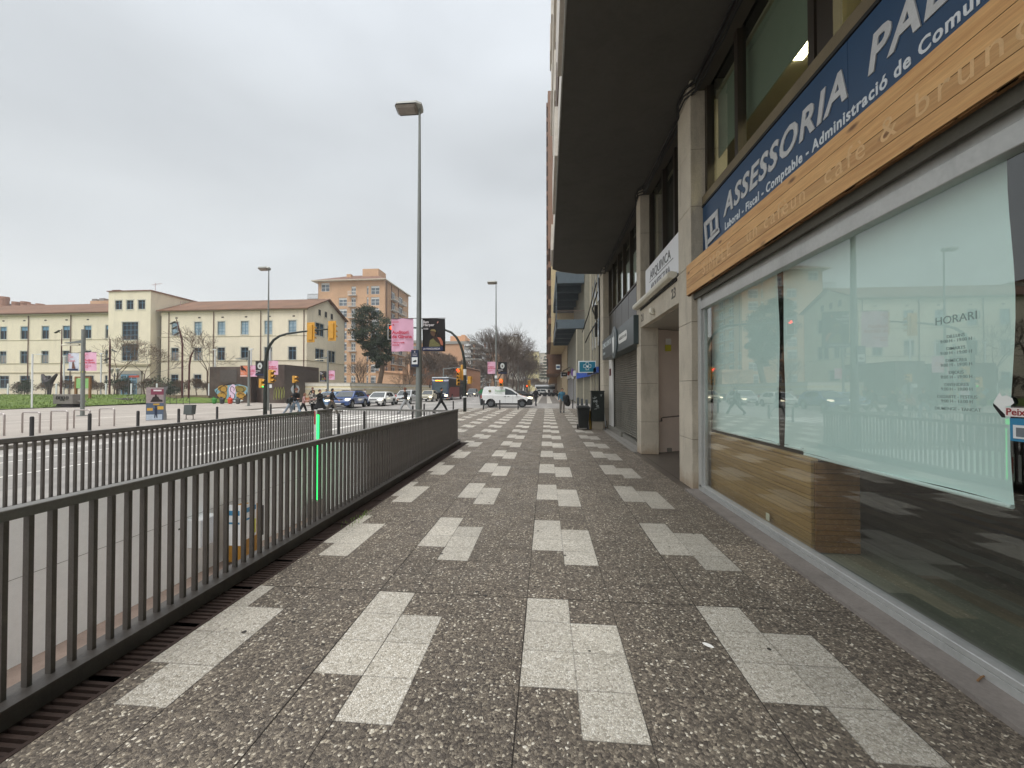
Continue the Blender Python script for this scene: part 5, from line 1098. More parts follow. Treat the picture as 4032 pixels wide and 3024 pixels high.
    if kind == 'kanka':
        q = MB(); q.lathe([(.21, -.001), (.21, .001)], 16); q.v = [(.5*w+a*.9, -.05+c, -.33*h+b*1.15) for a, b, c in q.v]; q.build('printed_halo', mat('halo', 'c2c6c4', .8, var=.15, vs=12), t); q = MB(); q.lathe([(.09, -.001), (.09, .001)], 12); q.v = [(.5*w+a*.8, -.053+c, -.35*h+b*1.2) for a, b, c in q.v]; q.build('printed_face', mat('face_grey', '6b625c', .8), t)
        T('El Kanka', .06, .70, .11, Mtw, .03); T('28.02', .06, .80, .075, Mtw, .02); q = MB(); q.box(.04*w, .98*w, -.05, -.047, -.97*h, -.88*h); q.build('navy_band', Mnavy, t)
    if kind == 'orange':
        q = MB(); q.prism([(.1*w, -.05*h), (.35*w, -.02*h), (.5*w, -.2*h), (.75*w, -.3*h), (.95*w, -.6*h), (.6*w, -.42*h), (.3*w, -.45*h), (.1*w, -.3*h)], lambda u, v, s: (u, -.046-.001*s, v)); q.build('printed_figure', mat('hair_dark', '32201e', .8), t)
        T('Auditori', .1, .66, .07, Mtw, .02); T('de Girona', .1, .76, .07, Mtw, .02); q = MB(); q.box(.04*w, .98*w, -.05, -.047, -.97*h, -.9*h); q.build('pale_band', Mtw, t)
    if kind == 'white':
        for i, s_ in enumerate(('Feliç', 'Concert', 'a la', 'Temporada')): T(s_, .05, .15+.11*i, .1, Mred2, .03)
        q = MB(); q.prism([(.45*w, -.55*h), (.55*w, -.48*h), (.62*w, -.6*h), (.75*w, -.88*h), (.42*w, -.88*h)], lambda u, v, s: (u, -.046-.001*s, v)); q.build('printed_figure', mat('fig_brown2', '6b463a', .8), t)
        q = MB(); q.box(0, w, -.05, -.047, -.99*h, -.89*h); q.build('navy_band', Mnavy, t)
    return t
LG = 'tall grey street lamps along the avenue'
tall_lamp('street_lamp', 'tall grey street lamp closest to the camera, rising behind the ramp railings', (-4.12, 12.42, -.004), 10.8, group=LG)
banner('banner', 'pink auditorium banner on the nearest lamp, beside the red traffic light', (-5.02, 12.36, 3.90), 'pink'); banner('banner', 'black banner of a guitarist in a cap on the nearest lamp', (-4.02, 12.46, 3.91), 'harper', w=.75, h=1.06)
t = thing('lamp_sign', 'small navy sign with a white picture of a hand strapped to the nearest lamp', 'sign', (-4.21, 12.30, 2.6)); mb = MB(); mb.bbox(-.12, .12, -.02, .02, -.27, .27, .005); mb.build('plate', mat('sign_navy', '1e2c48', .4, var=0), t)
mb = MB(); mb.box(-.095, .095, -.024, -.021, -.19, .03); mb.build('white_field', Mwhite, t); mb = MB(); mb.prism([(-.07, -.1), (.03, -.05), (.07, -.08), (.05, -.12), (-.03, -.13)], lambda u, v, s: (u, -.025-.001*s, v)); mb.build('hand_picture', Mblack, t)
mb = MB(); mb.box(-.07, .07, -.024, -.021, .08, .09); mb.box(-.07, .07, -.024, -.021, .13, .14); mb.prism([(-.03, .19), (.03, .19), (0, .225)], lambda u, v, s: (u, -.022-.001*s, v)); mb.build('lettering_bar', Mtw, t)
l2 = tall_lamp('street_lamp', 'tall grey street lamp behind the left arched mast, standing before the school', (-20.98, 28.0, 0), 10.75, group=LG)
banner('banner', 'black portrait banner left of the pole behind the left arched mast', (-21.88, 27.86, 3.72), 'kanka', w=.78, h=1.1); banner('banner', 'pink auditorium banner right of the pole behind the left arched mast', (-20.90, 27.96, 3.76), 'pink', w=.75, h=1.07, det=False)
l3 = tall_lamp('street_lamp', 'tall grey street lamp beyond the white van, with a small white box on the pole', (-4.47, 34.68, 0), 11.1, group=LG)
banner('banner', 'pink auditorium banner above the white van', (-5.22, 34.62, 4.05), 'pink', w=.73, h=1.08, det=False); banner('banner', 'black portrait banner above the white van', (-4.30, 34.72, 4.02), 'kanka', w=.80, h=1.06)
for (x, y, lb) in ((-4.9, 68, 'tall street lamp over the bare trees, next one past the van lamp'), (-5.0, 101, 'small far street lamp over the bare trees, last of the row'), (-24.3, 84, 'far street lamp behind the left bare trees near the bus')): dup(l3, (x, y, 0), 0, lb)
for (x, y, k, lb) in ((-24.5, 83.8, 'harper', 'small far dark banner left of the bus'), (-23.4, 83.9, 'pink', 'small far pink banner left of the bus'), (-25.0, 140, 'pink', 'tiny far pink banner between the bus and the van')): banner('banner', lb, (x-.4, y, 3.95 if y < 100 else 4.6), k, w=.75 if k == 'harper' else .9, h=1.3, det=False)
# low T-armed poles on the plaza
def t_pole(name, label, loc, h=5.2, arm=1.15, sgn=-1):
    t = thing(name, label, 'lamp post', loc); mb = MB(); mb.tube([(0, 0, 0), (0, 0, .04)], .26, 12); mb.tube([(0, 0, .04), (0, 0, h)], .10, 10); mb.build('pole', Mpole, t)
    mb = MB(); mb.bbox(sgn*arm if sgn < 0 else 0, 0 if sgn < 0 else arm, -.1, .1, h-.82, h-.77, .01); mb.add([(sgn*arm, 0, h-.77), (0, 0, h-.62), (0, 0, h-.77)], [(0, 1, 2)]); mb.build('arm', Mpole, t)
    mb = MB(); mb.tube([(sgn*(arm+.25), 0, h-.92), (sgn*.25, 0, h-.92)], .06, 8); mb.build('light_tube', mat('tube_cream', 'd8d3bf', .4, var=0), t)
    mb = MB(); mb.box(-.085, .085, -.085, .085, 2.6, 2.7) if h < 5.3 else None; mb.build('yellow_band', mat('band_lime', 'a3ab52', .6), t) if mb.v else None; return t
t_pole('lamp_post', 'grey T-armed lamp post with a pale tube light at the left end of the plaza', (-27.77, 21.3, 0), 5.2)
banner('banner', 'pale concert banner with red lettering on the left T-armed lamp post', (-28.62, 21.2, 3.79), 'white', w=.70, h=1.08); banner('banner', 'pink auditorium banner on the left T-armed lamp post', (-27.63, 21.28, 3.83), 'pink', w=.76, h=1.12, det=False)
t_pole('lamp_post', 'grey T-armed lamp post in front of the rusty pavilion graffiti', (-28.28, 35.16, 0), 5.3, 1.3)
banner('banner', 'orange banner with a long haired figure in front of the pavilion', (-29.1, 35.1, 3.85), 'orange', w=.72, h=1.05); banner('banner', 'pink auditorium banner in front of the pavilion, right of the orange one', (-28.13, 35.15, 3.88), 'pink', w=.68, h=1.08, det=False)
t_pole('lamp_post', 'thin grey T-armed lamp post before the school gable wall', (-23.27, 40.13, 0), 5.7, 1.2)
banner('banner', 'small dark guitarist banner before the school gable wall', (-24.08, 40.0, 3.52), 'harper', w=.7, h=1.1); banner('banner', 'small pink banner before the school gable wall', (-23.15, 40.1, 3.6), 'pink', w=.66, h=1.0, det=False)
# ---- traffic lights ----
Msig = mat('signal_yellow', 'cc9738', .45, var=.06); Mlens = mat('lens_dark', '1b1b1a', .3, var=0); Mlr = mat('lens_red', 'ff3018', .4, var=0, emit='ff3a1c', es=4.0); Mlg = mat('lens_green', '30ff70', .4, var=0, emit='38ff78', es=2.5); Mla = mat('lens_amber', '3a2a10', .3, var=0)
def signal(par, loc, rz, n=3, lit=None, plate=False, s=1.0, face=False):
    """signal head, lenses face local -Y"""
    M_ = Matrix.Translation(loc) @ Matrix.Rotation(rz, 4, 'Z') @ Matrix.Scale(s, 4); h = .30*n
    mb = MB(); mb.bbox(-.15, .15, -.10, .12, -h/2, h/2, .02, M=M_)
    if plate: mb.bbox(-.26, .26, .02, .05, -h/2-.13, h/2+.13, .01, M=M_)
    b = mb.build('signal_head', Msig, par)
    if face:
        q = MB(); q.box(-.24, .24, -.115, -.11, -h/2-.1, h/2+.1); q.v = [tuple(M_ @ Vector(p_)) for p_ in q.v]; q.build('white_border', Mwhite, b); q = MB(); q.box(-.21, .21, -.125, -.116, -h/2-.07, h/2+.07); q.v = [tuple(M_ @ Vector(p_)) for p_ in q.v]; q.build('black_face', Mblack, b)
    for i in range(n):
        z = h/2-.15-.3*i; m = Mlens
        if lit == i: m = Mlr if i == 0 else Mlg
        q = MB(); q.lathe([(.0, 0), (.10, .0), (.115, .02), (.0, .025)], 14, cap=False); q.v = [tuple(M_ @ Vector((a, -.128-c*.6, z+b_))) for a, b_, c in q.v]; q.build('lens', m, b)
        q = MB(); N_ = 9; A = [(cos(rad(-10+200*k/(N_-1)))*.125, sin(rad(-10+200*k/(N_-1)))*.125) for k in range(N_)]
        vs = [M_ @ Vector((a, -.10, z+c)) for a, c in A]+[M_ @ Vector((a*.95, -.30, z+c*.95-.02)) for a, c in A]+[M_ @ Vector((a*.93, -.10, z+c*.93)) for a, c in A]+[M_ @ Vector((a*.88, -.30, z+c*.88-.02)) for a, c in A]
        fs = [(k, k+1, N_+k+1, N_+k) for k in range(N_-1)]+[(2*N_+k+1, 2*N_+k, 3*N_+k, 3*N_+k+1) for k in range(N_-1)]+[(N_+k, N_+k+1, 3*N_+k+1, 3*N_+k) for k in range(N_-1)]; q.add(vs, fs); q.build('visor', Msig, b)
    return b
def brk(par, a, b, r=.025): q = MB(); q.tube([a, b], r, 6); q.build('bracket', Mdg, par)
t = thing('traffic_light_mast', 'dark green arched mast carrying two orange signal heads seen from behind over the crossing', 'traffic light', (-16.38, 21.65, RZ+.1))
mb = MB(); mb.tube([(0, 0, -.1), (0, 0, 1.2), (0.01, 0, 3.2), (.08, 0, 3.75), (.24, 0, 4.15), (.5, 0, 4.48), (.85, 0, 4.70), (1.3, 0, 4.83), (2.2, .05, 4.95), (3.1, .1, 5.04), (3.95, .2, 5.12)], [.11, .105, .09, .085, .08, .072, .065, .06, .052, .046, .04], 12); mb.build('mast', Mdg, t, smooth=True)
signal(t, (2.77, .05, 4.90), rad(172), 3, None, True); signal(t, (4.02, .12, 4.98), rad(172), 3, None, True); brk(t, (2.77, .2, 4.7), (2.77, .2, 5.0)); brk(t, (3.98, .2, 4.7), (3.98, .2, 5.1))
signal(t, (-.20, 0, 1.95), rad(75), 2, 1, s=.9); signal(t, (.36, 0.0, 2.36), rad(78), 3, None, s=.85); brk(t, (-.2, 0, 1.8), (.36, 0, 2.0))
t = thing('traffic_light_mast', 'dark arched mast beside the near crossing with lit red signals and a white collar', 'traffic light', (-5.87, 27.98, 0))
mb = MB(); mb.tube([(0, 0, 0), (0, 0, 1.2), (0, 0, 3.0), (-.05, 0, 3.7), (-.16, 0, 4.3), (-.34, 0, 4.85), (-.62, 0, 5.35), (-1.0, 0, 5.72), (-1.5, 0, 5.92), (-2.6, -.1, 6.02), (-4.2, -.3, 6.08), (-5.3, -.45, 6.1)], [.125, .12, .105, .1, .095, .09, .085, .08, .075, .065, .055, .05], 12); mb.build('mast', Mdg, t, smooth=True)
mb = MB(); mb.tube([(0, 0, 2.62), (0, 0, 3.05)], .118, 12); mb.tube([(0, 0, 1.0), (0, 0, 1.1)], .128, 12); mb.build('collar', Mwhite, t)
signal(t, (-5.35, -.35, 5.75), rad(22), 3, 0, face=True); signal(t, (-.38, -.22, 2.72), rad(-20), 3, 0, s=.85); signal(t, (-.20, .1, 2.6), rad(100), 3, None, s=.8); signal(t, (-.42, -.3, 2.12), rad(20), 2, None, s=.8); signal(t, (.36, -.05, 2.26), rad(160), 2, None, s=.9); brk(t, (-.42, 0, 2.0), (.4, 0, 2.0))
t = thing('pedestrian_signal', 'orange two lamp pedestrian signal over the back of an octagonal stop sign', 'traffic light', (-19.15, 28.44, 0)); mb = MB(); mb.tube([(0, 0, 0), (0, 0, 2.2)], .06, 8); mb.build('pole', Mdg, t)
signal(t, (.0, 0, 2.35), rad(80), 2, None, s=.9); mb = MB(); mb.lathe([(.36, -.01), (.36, .01)], 8); mb.v = [(a, .09+c, 1.6+b) for a, b, c in mb.v]; mb.build('sign_back', mat('sign_back', '9aa0a2', .5, metal=.4), t)
t = thing('traffic_light', 'pedestrian signal glowing red on the lamp pole above the white van', 'traffic light', (-3.98, 34.4, 2.2)); signal(t, (0, 0, 0), 0, 2, 0, s=1.1); mb = MB(); mb.box(-.5, -.1, -.02, .02, .1, .16); mb.bbox(-.55, -.33, -.2, .0, .35, .6, .01); mb.build('bracket', Mwhite, t)
t = thing('traffic_light', 'orange signal with lit reddish lens far down the avenue right of the van', 'traffic light', (-2.6, 60, 0)); mb = MB(); mb.tube([(0, 0, 0), (0, 0, 2.9)], .06, 6); mb.build('pole', Mdg, t); signal(t, (0, 0, 2.5), rad(-60), 3, None, s=1); signal(t, (-.35, 0, 2.0), rad(-10), 2, 0, s=.8)
t = thing('traffic_light', 'far orange signal on a bracket arm behind the right mast', 'traffic light', (-13.5, 62, 0)); mb = MB(); mb.tube([(-3, 0, 0), (-3, 0, 5.0)], .09, 6); mb.tube([(-3, 0, 4.9), (0, 0, 5.1)], .05, 5); mb.build('mast', Mpole, t); signal(t, (0, 0, 5.0), rad(170), 3, None, False, s=1.1)
# ---- bollards ----
Mbol = mat('bollard_iron', '3b3a3b', .55, metal=.2, var=.1); BG1 = 'bollards beyond the avenue by the bicycle stands'; BG2 = 'bollards along the near kerb'; BG3 = 'bollards across the side street mouth'
bz = thing('bollard', 'x', 'bollard', (0, 0, 0)); mb = MB(); mb.lathe([(.05, 0), (.05, .70), (.046, .735), (.03, .75), (0, .753)], 14, cap=False); mb.build('post', Mbol, bz, smooth=False); mb = MB(); mb.lathe([(.065, 0), (.065, .015), (.05, .02)], 14); mb.build('base_ring', Mbol, bz)
def boll(locs, lab, group, rot=None):
    for i, (x, y, z) in enumerate(locs):
        global bz_used
        o = bz if not bz_used else dup(bz, (0, 0, 0)); bz_used = True; o.location = (x, y, z); o['label'] = lab[i]; o['group'] = group
        if rot and rot[i]: o.rotation_euler = (0, rot[i], 0)
bz_used = False
A_sl = -1.302
L = []
for px in (128, 355, 545, 705, 856, 1067):
    d = {128: 12.44, 355: 14.02, 545: 15.68, 705: 17.4, 856: 19.44, 1067: 23.2}[px]; a = (px-2016)/1549; L.append((a*d*.9962-d*.0875, d*.9962+a*d*.0875, 0))
boll(L, ['leftmost dark bollard, in front of the first bicycle stands', 'dark bollard by the right leg of the fourth bicycle stand', 'dark bollard left of the poster column', 'dark bollard between the poster column and the litter bin', 'dark bollard right of the litter bin before the pavilion', 'dark bollard beside the left arched mast'], BG1)
boll([(-7.0, 12.75, 0), (-7.13, 14.9, 0), (-7.09, 20.4, 0), (-7.2, 22.7, 0), (-6.7, 27.9, 0)], ['dark bollard just right of the glowing green strip, seen through the railing', 'dark bollard seen through the middle of the end railing', 'dark bollard just left of the nearest lamp pole', 'dark bollard just right of the nearest lamp pole', 'dark bollard at the kerb right of the walking student in black'], BG2)
boll([(-4.95, 30.6, 0), (-3.69, 31.0, 0), (-2.27, 31.4, 0), (2.18, 33.2, 0)], ['leaning bollard at the rear wheel end of the white van', 'upright bollard in front of the middle of the white van', 'bollard in front of the front wheel of the white van', 'short dark bollard right of the woman in blue'], BG3, [rad(6), 0, 0, 0])
for x, z, lb in ((2.6, .92, 'left'), (2.92, .84, 'middle'), (3.3, .76, 'right')):
    t = thing('stone_post', 'squat grey post behind the wheeled bin, '+lb+' one of three', 'bollard', (x, 33.0, 0), 0, 'squat posts behind the wheeled bin'); mb = MB(); mb.bbox(-.1, .1, -.1, .1, 0, z, .02); mb.build('post', mat('post_slate', '4d5154', .7, var=.08), t)
# ---- bicycle stands ----
Mst = mat('stainless', 'b5adaa', .3, metal=.5, var=.08); BS = 'bicycle stands on the far pavement'
def stand(x, y, w, lb):
    o = thing('bicycle_stand', lb, 'bicycle stand', (x, y, 0), 0, BS); mb = MB(); h = .76; r = .07
    mb.tube([(0, 0, 0), (0, 0, h-r)]+[(r-r*cos(rad(a)), 0, h-r+r*sin(rad(a))) for a in (22, 45, 67, 90)]+[(w-r+r*sin(rad(a)), 0, h-r+r*cos(rad(a))) for a in (0, 22, 45, 67, 90)]+[(w, 0, 0)], .027, 8); mb.build('hoop', Mst, o, smooth=True)
    mb = MB(); mb.lathe([(.05, 0), (.05, .008)], 10); mb.lathe([(.05, 0), (.05, .008)], 10, (w, 0, 0)); mb.build('foot_plate', Mst, o)
for x, y, lb in ((-19.35, 12.0, 'steel bicycle stand cut off by the left edge of the picture'), (-19.2, 12.85, 'steel bicycle stand around the leftmost bollard'), (-19.33, 13.78, 'third steel bicycle stand from the left'), (-19.35, 14.55, 'fourth steel bicycle stand, in front of the T-armed lamp post'), (-19.45, 15.55, 'rightmost steel bicycle stand, short of the poster column')): stand(x, y, .72, lb)
# ---- poster column, bin, board, posts ----
t = thing('poster_column', 'poster covered advertising column with a grey flared side on the far pavement', 'advertising column', (-20.25, 18.8, 0), rad(40))
mb = MB(); pr_ = [(.30, 0), (.40, 0), (.40, .25), (.36, .55), (.35, 1.2), (.38, 1.55), (.46, 1.76), (.30, 1.72)]; mb.prism(pr_, lambda u, v, s: (u, -.12+.3*s, v)); mb.box(-.36, .32, -.10, .25, 0, 1.7); mb.build('body', mat('column_grey', '6f7072', .5), t)
def pan(n_, x0, x1, z0, z1, c, d=.0, em=None): q = MB(); q.box(x0, x1, -.105-d, -.10-d, z0, z1); return q.build(n_, mat(n_+c, c, .6, var=.12, vs=14), t)
pan('poster', -.38, .30, .0, .88, '56677f', .0); pan('poster', -.38, .32, .89, 1.70, 'a8999a', .0); pan('poster_band', -.2, .3, 1.32, 1.62, '8a4258', .006); pan('poster_band', -.1, .22, 1.50, 1.58, 'e6dde2', .012); pan('poster_panel', -.34, -.12, .50, .64, 'd9a94a', .006); pan('poster_panel', .06, .30, .55, .72, 'd9b04a', .006); pan('poster_panel', -.1, .14, .78, .86, 'c9a23e', .006); pan('poster_foot', -.37, .25, .02, .30, 'bccada', .006)
q = MB(); q.prism([(-.22, .95), (.26, .95), (.26, 1.05), (.15, 1.08), (.1, 1.2), (.04, 1.24), (.02, 1.34), (-.03, 1.34), (-.05, 1.22), (-.12, 1.2), (-.16, 1.08)], lambda u, v, s: (u, -.111-.002*s, v)); q.build('poster_figure', mat('poster_dark', '2d2422', .7), t)
q = MB(); q.prism([(-.06, .12), (-.02, .12), (0, .3), (.03, .12), (.07, .12), (.05, .45), (.06, .62), (0, .66), (-.06, .6), (-.04, .4)], lambda u, v, s: (u, -.115-.002*s, v)); q.lathe([(.05, -.005), (.05, .005)], 10); q.v = q.v[:-20]+[(a, -.115+c, .7+b) for a, b, c in q.v[-20:]]; q.build('poster_figure', mat('poster_ink', '26304a', .7), t)
t = thing('litter_bin', 'dark grey tilted litter bin on two legs on the far pavement', 'litter bin', (-18.8, 19.25, 0)); mb = MB(); mb.prism([(-.14, .28), (.1, .28), (.16, .78), (-.10, .78)], lambda u, v, s: (-.23+.46*s, u, v)); mb.build('basket', mat('bin_grey', '4d5352', .6, var=.08), t)
mb = MB(); mb.tube([(-.2, 0, 0), (-.2, 0, .5)], .022, 6); mb.tube([(.2, 0, 0), (.2, 0, .5)], .022, 6); mb.tube([(-.2, 0, .25), (.2, 0, .25)], .018, 6); mb.box(-.26, -.14, -.08, .08, 0, .01); mb.box(.14, .26, -.08, .08, 0, .01); mb.build('leg_frame', Msteel, t)
t = thing('white_post', 'thin white post with a short arm at the lawn edge', 'post', (-42.4, 28.95, 0)); mb = MB(); mb.tube([(0, 0, 0), (0, 0, 4.5), (.75, .1, 4.5)], .06, 6); mb.build('post', Mwhite, t)
t = thing('concrete_planter', 'grey concrete block with dark tag lettering overhanging a dark base on the lawn edge', 'planter', (-42.1, 31.1, 0)); mb = MB(); mb.bbox(-.95, .95, -.3, .6, .3, 1.16, .03); mb.bbox(-1.45, 1.3, .05, .5, .45, .62, .03); mb.build('block', mat('block_grey', '77726c', .85, var=.12, vs=4), t)
mb = MB(); mb.add([(-.95, -.25, 0), (.95, -.25, 0), (.95, .5, 0), (-.95, .5, 0), (-.75, -.1, .3), (.75, -.1, .3), (.75, .4, .3), (-.75, .4, .3)], [(0, 1, 5, 4), (1, 2, 6, 5), (2, 3, 7, 6), (3, 0, 4, 7)]); mb.build('base', mat('planter_base', '241c1a', .8), t)
mb = MB()
for k, x in enumerate((-.6, -.3, 0, .35)): mb.tube([(x, -.32, .75), (x+.05, -.32, .98), (x+.2, -.32, .95), (x+.22, -.32, .78), (x+.05, -.32, .72)], .03, 4)
mb.tube([(-.2, -.32, .62), (0, -.32, .68), (.2, -.32, .6)], .03, 4); mb.build('tag_lettering', Mblack, t)
def redlamp(label, loc, pts, arms, name='park_lamp'):
    t = thing(name, label, 'lamp post', loc); mb = MB(); mb.tube(pts, [.10]*(len(pts)-1)+[.04], 8); mb.build('post', Mred, t)
    for i, (a, b) in enumerate(arms): q = MB(); q.bbox(-.35, .35, -.12, .12, -.05, .05, .02, M=Matrix.Translation(b) @ Matrix.Rotation(rad(-25*(1 if b[0] < a[0] else -1)), 4, 'Y')); q.tube([a, b], .03, 5); q.build('lamp_head', mat('lamp_dark', '4a4a44', .5), t)
redlamp('dark red park lamp with one tilted head left of the green board', (-55.35, 40.33, .9), [(0, 0, -.3), (0, 0, 7.6)], [((0, 0, 7.1), (-.55, 0, 7.3))]); redlamp('dark red pointed park lamp near the school tower', (-52.03, 42.63, .8), [(0, 0, -.3), (0, 0, 5.6), (0, 0, 6.8)], [((0, 0, 5.3), (.5, 0, 5.4)), ((0, 0, 4.4), (-.4, 0, 4.4))])
redlamp('dark red bent park lamp with three pale discs', (-42.44, 42.47, .4), [(0, 0, -.3), (-.05, 0, 6.5), (-.25, 0, 7.5), (-.85, 0, 9.4)], [((-.8, 0, 9.0), (-1.3, 0, 9.0)), ((-.6, 0, 8.3), (-1.05, 0, 8.4)), ((-.4, 0, 7.8), (-.75, 0, 7.7))]); redlamp('shorter dark red bent park lamp next to the three-disc one', (-41.69, 42.53, .4), [(0, 0, -.3), (.05, 0, 4.0), (.2, 0, 5.0), (.6, 0, 5.8)], [((.55, 0, 5.6), (.9, 0, 5.6))])
t = thing('sculpture', 'dark two winged bronze sculpture on a stem in front of the school', 'sculpture', (-63.05, 44.7, .8)); mb = MB(); mb.tube([(0, 0, 0), (.05, 0, .8), (-.05, 0, 1.7)], [.2, .22, .42], 8); mb.tube([(-.05, 0, 1.6), (-.6, 0, 2.0), (-.95, 0, 2.7)], [.42, .30, .12], 7); mb.tube([(0, 0, 1.6), (.55, 0, 2.1), (1.1, 0, 2.7)], [.38, .24, .12], 7); mb.tube([(-.1, 0, 2.0), (0, 0, 2.5)], [.3, .1], 6); mb.build('bronze', mat('bronze_dark', '3a3536', .5, metal=.3, var=.15), t)
t = thing('information_board', 'green information board on brown timber posts on the lawn', 'information board', (-49.3, 37.85, .45)); mb = MB(); mb.box(-.95, -.75, -.08, .08, 0, 2.4); mb.box(.72, .9, -.08, .08, 0, 2.4); mb.box(-.95, .9, -.07, .07, 2.35, 2.5); mb.build('frame', mat('timber', '8a5f38', .8), t); mb = MB(); mb.box(-.75, .72, -.06, .02, 1.25, 2.3); mb.build('panel', mat('panel_green', '8fbf78', .5, var=.1, vs=6), t)
t = thing('lantern_post', 'ornate double globe lantern in front of the school', 'lamp post', (-53.76, 44.6, .8)); mb = MB(); mb.lathe([(.12, 0), (.06, .4), (.05, 2.4), (.1, 2.5), (.04, 2.8), (0, 2.9)], 8, cap=False); mb.tube([(-.4, 0, 2.9), (-.35, 0, 2.5), (0, 0, 2.3), (.35, 0, 2.5), (.4, 0, 2.9)], .04, 5); mb.build('post', Msteel, t)
for sx_ in (-.4, .4): mb = MB(); mb.lathe([(.08, 2.85), (.2, 3.25), (.22, 3.3), (.05, 3.45)], 6, (sx_, 0, 0)); mb.build('lantern', mat('lantern_glass', 'a9a8a0', .3), t)
# garden lean-to things
def bike(x, y, label, col, z=0, rz=0):
    t = thing('bicycle', label, 'bicycle', (x, y, z), rz, 'bicycles parked by the lawn')
    for cx in (-.52, .52):
        mb = MB(); mb.tube([(cx+.33*cos(2*pi*k/14), 0, .34+.33*sin(2*pi*k/14)) for k in range(15)], .022, 5, cap=False); w = mb.build('wheel', Mblack, t); mb = MB()
        for k in range(4): a = pi*k/4; mb.tube([(cx-.31*cos(a), 0, .34-.31*sin(a)), (cx+.31*cos(a), 0, .34+.31*sin(a))], .005, 3)
        mb.build('spokes', Mst, w)
    mb = MB()
    for p, q in (((-.52, 0, .34), (-.12, 0, .36)), ((-.52, 0, .34), (-.2, 0, .80)), ((-.12, 0, .36), (-.22, 0, .86)), ((-.12, 0, .36), (.33, 0, .80)), ((-.2, 0, .8), (.33, 0, .82)), ((.33, 0, .95), (.52, 0, .34))): mb.tube([p, q], .02, 5)
    mb.build('frame', col, t); mb = MB(); mb.tube([(.33, -.25, 1.0), (.33, 0, .96), (.33, .25, 1.0)], .018, 5); mb.build('handlebar', Mblack, t); mb = MB(); mb.bbox(-.35, -.1, -.06, .06, .86, .91, .01); mb.build('saddle', Mblack, t)
bike(-44.3, 38.2, 'pale framed bicycle leaning by the stone block at the lawn', Mst, 0); bike(-42.3, 38.35, 'dark bicycle parked left of the poster column at the lawn edge', Mblack, 0)
tag(MB().bbox(-46.8, -44.9, 38.3, 39.2, 0, .62, .05).build('stone_block', mat('block_dark', '4e4a42', .85, var=.15)), 'low dark stone bench block behind the pale bicycle', 'stone block')
for i, x in enumerate((-43.6, -40.07, -39.31, -38.55, -37.82)):
    t = thing('bicycle_rack', ['dark pennant shaped bicycle rack by the dark bicycle', 'pennant shaped rack just right of the poster column', 'second pennant shaped rack right of the poster column', 'third pennant shaped rack right of the poster column', 'fourth pennant shaped rack, closest to the green container'][i], 'bicycle rack', (x, 38.7, 0), 0, 'pennant shaped bicycle racks by the lawn'); mb = MB(); mb.tube([(0, 0, 0), (0, 0, .88), (-.45, 0, .35), (0, 0, .35)], .03, 5); mb.build('rack_frame', mat('rack_brown', '3f3b34', .6), t)
for x, c, lb in ((-36.25, '3f8a3c', 'green'), (-35.34, '3a3c3e', 'black'), (-34.4, 'd0492c', 'orange red'), (-33.5, '4a4a48', 'dark grey')):
    t = thing('recycling_drum', f'small {lb} barrel shaped bin in front of the pavilion graffiti', 'bin', (x, 40.1, 0), 0, 'row of small coloured barrel bins'); mb = MB(); mb.lathe([(.14, 0), (.22, .15), (.23, .5), (.18, .6), (.1, .66)], 10); mb.build('drum', mat('drum_'+c, c, .5), t); mb = MB(); mb.box(-.28, .28, -.06, .06, .42, .56); mb.box(-.05, .05, -.16, .0, .55, .76); mb.build('handle', mat('drum_'+c, c, .5), t)
# ---- bins and cabinet on the right ----
t = thing('wheeled_bin', 'dark green wheeled rubbish bin standing by the graffitied cabinet', 'wheeled bin', (1.46, 15.95, 0)); Mbin = mat('bin_dark_green', '0f1312', .45, var=.08)
mb = MB(); mb.add([(-.17, -.2, .07), (.17, -.2, .07), (.17, .22, .07), (-.17, .22, .07), (-.235, -.27, .86), (.235, -.27, .86), (.235, .3, .86), (-.235, .3, .86)], [(0, 3, 2, 1), (0, 1, 5, 4), (1, 2, 6, 5), (2, 3, 7, 6), (3, 0, 4, 7), (4, 5, 6, 7)]); mb.bbox(-.255, .255, -.29, .31, .84, .87, .006); mb.build('body', Mbin, t)
mb = MB(); mb.add([(-.26, -.3, .875), (.26, -.3, .875), (.26, .33, .875), (-.26, .33, .875), (-.22, -.25, .93), (.22, -.25, .93), (.22, .28, .95), (-.22, .28, .95)], [(0, 1, 5, 4), (1, 2, 6, 5), (2, 3, 7, 6), (3, 0, 4, 7), (4, 5, 6, 7), (0, 3, 2, 1)]); mb.tube([(-.2, .35, .88), (.2, .35, .88)], .018, 6); mb.build('lid', Mbin, t)
for x in (.2, -.2): mb = MB(); mb.tube([(x-.03, .2, .1), (x+.03, .2, .1)], .1, 14); mb.build('wheel', Mblack, t)
t = thing('street_cabinet', 'black-green street cabinet covered in white scrawl on a pale plinth', 'cabinet', (2.02, 15.95, 0)); mb = MB(); mb.bbox(-.22, .22, -.14, .2, 0, .34, .01); mb.build('plinth', mat('plinth', '8d8577', .8, var=.12), t)
mb = MB(); mb.bbox(-.25, .25, -.17, .25, .341, 1.5, .01); mb.bbox(-.265, .265, -.185, .27, 1.5, 1.55, .01); mb.build('body', mat('cab_green', '131b17', .45, var=.1), t)
mb = MB(); rnd = random.Random(4)
for k in range(15):
    x = rnd.uniform(-.17, .15); z = .85+k*.035+rnd.uniform(-.03, .03); mb.tube([(x+rnd.uniform(-.05, .05), -.176, z+rnd.uniform(-.04, .05)) for _ in range(4)], .009, 3)
mb.build('scrawl', mat('chalk', 'b9bfbc', .7, var=0), t)
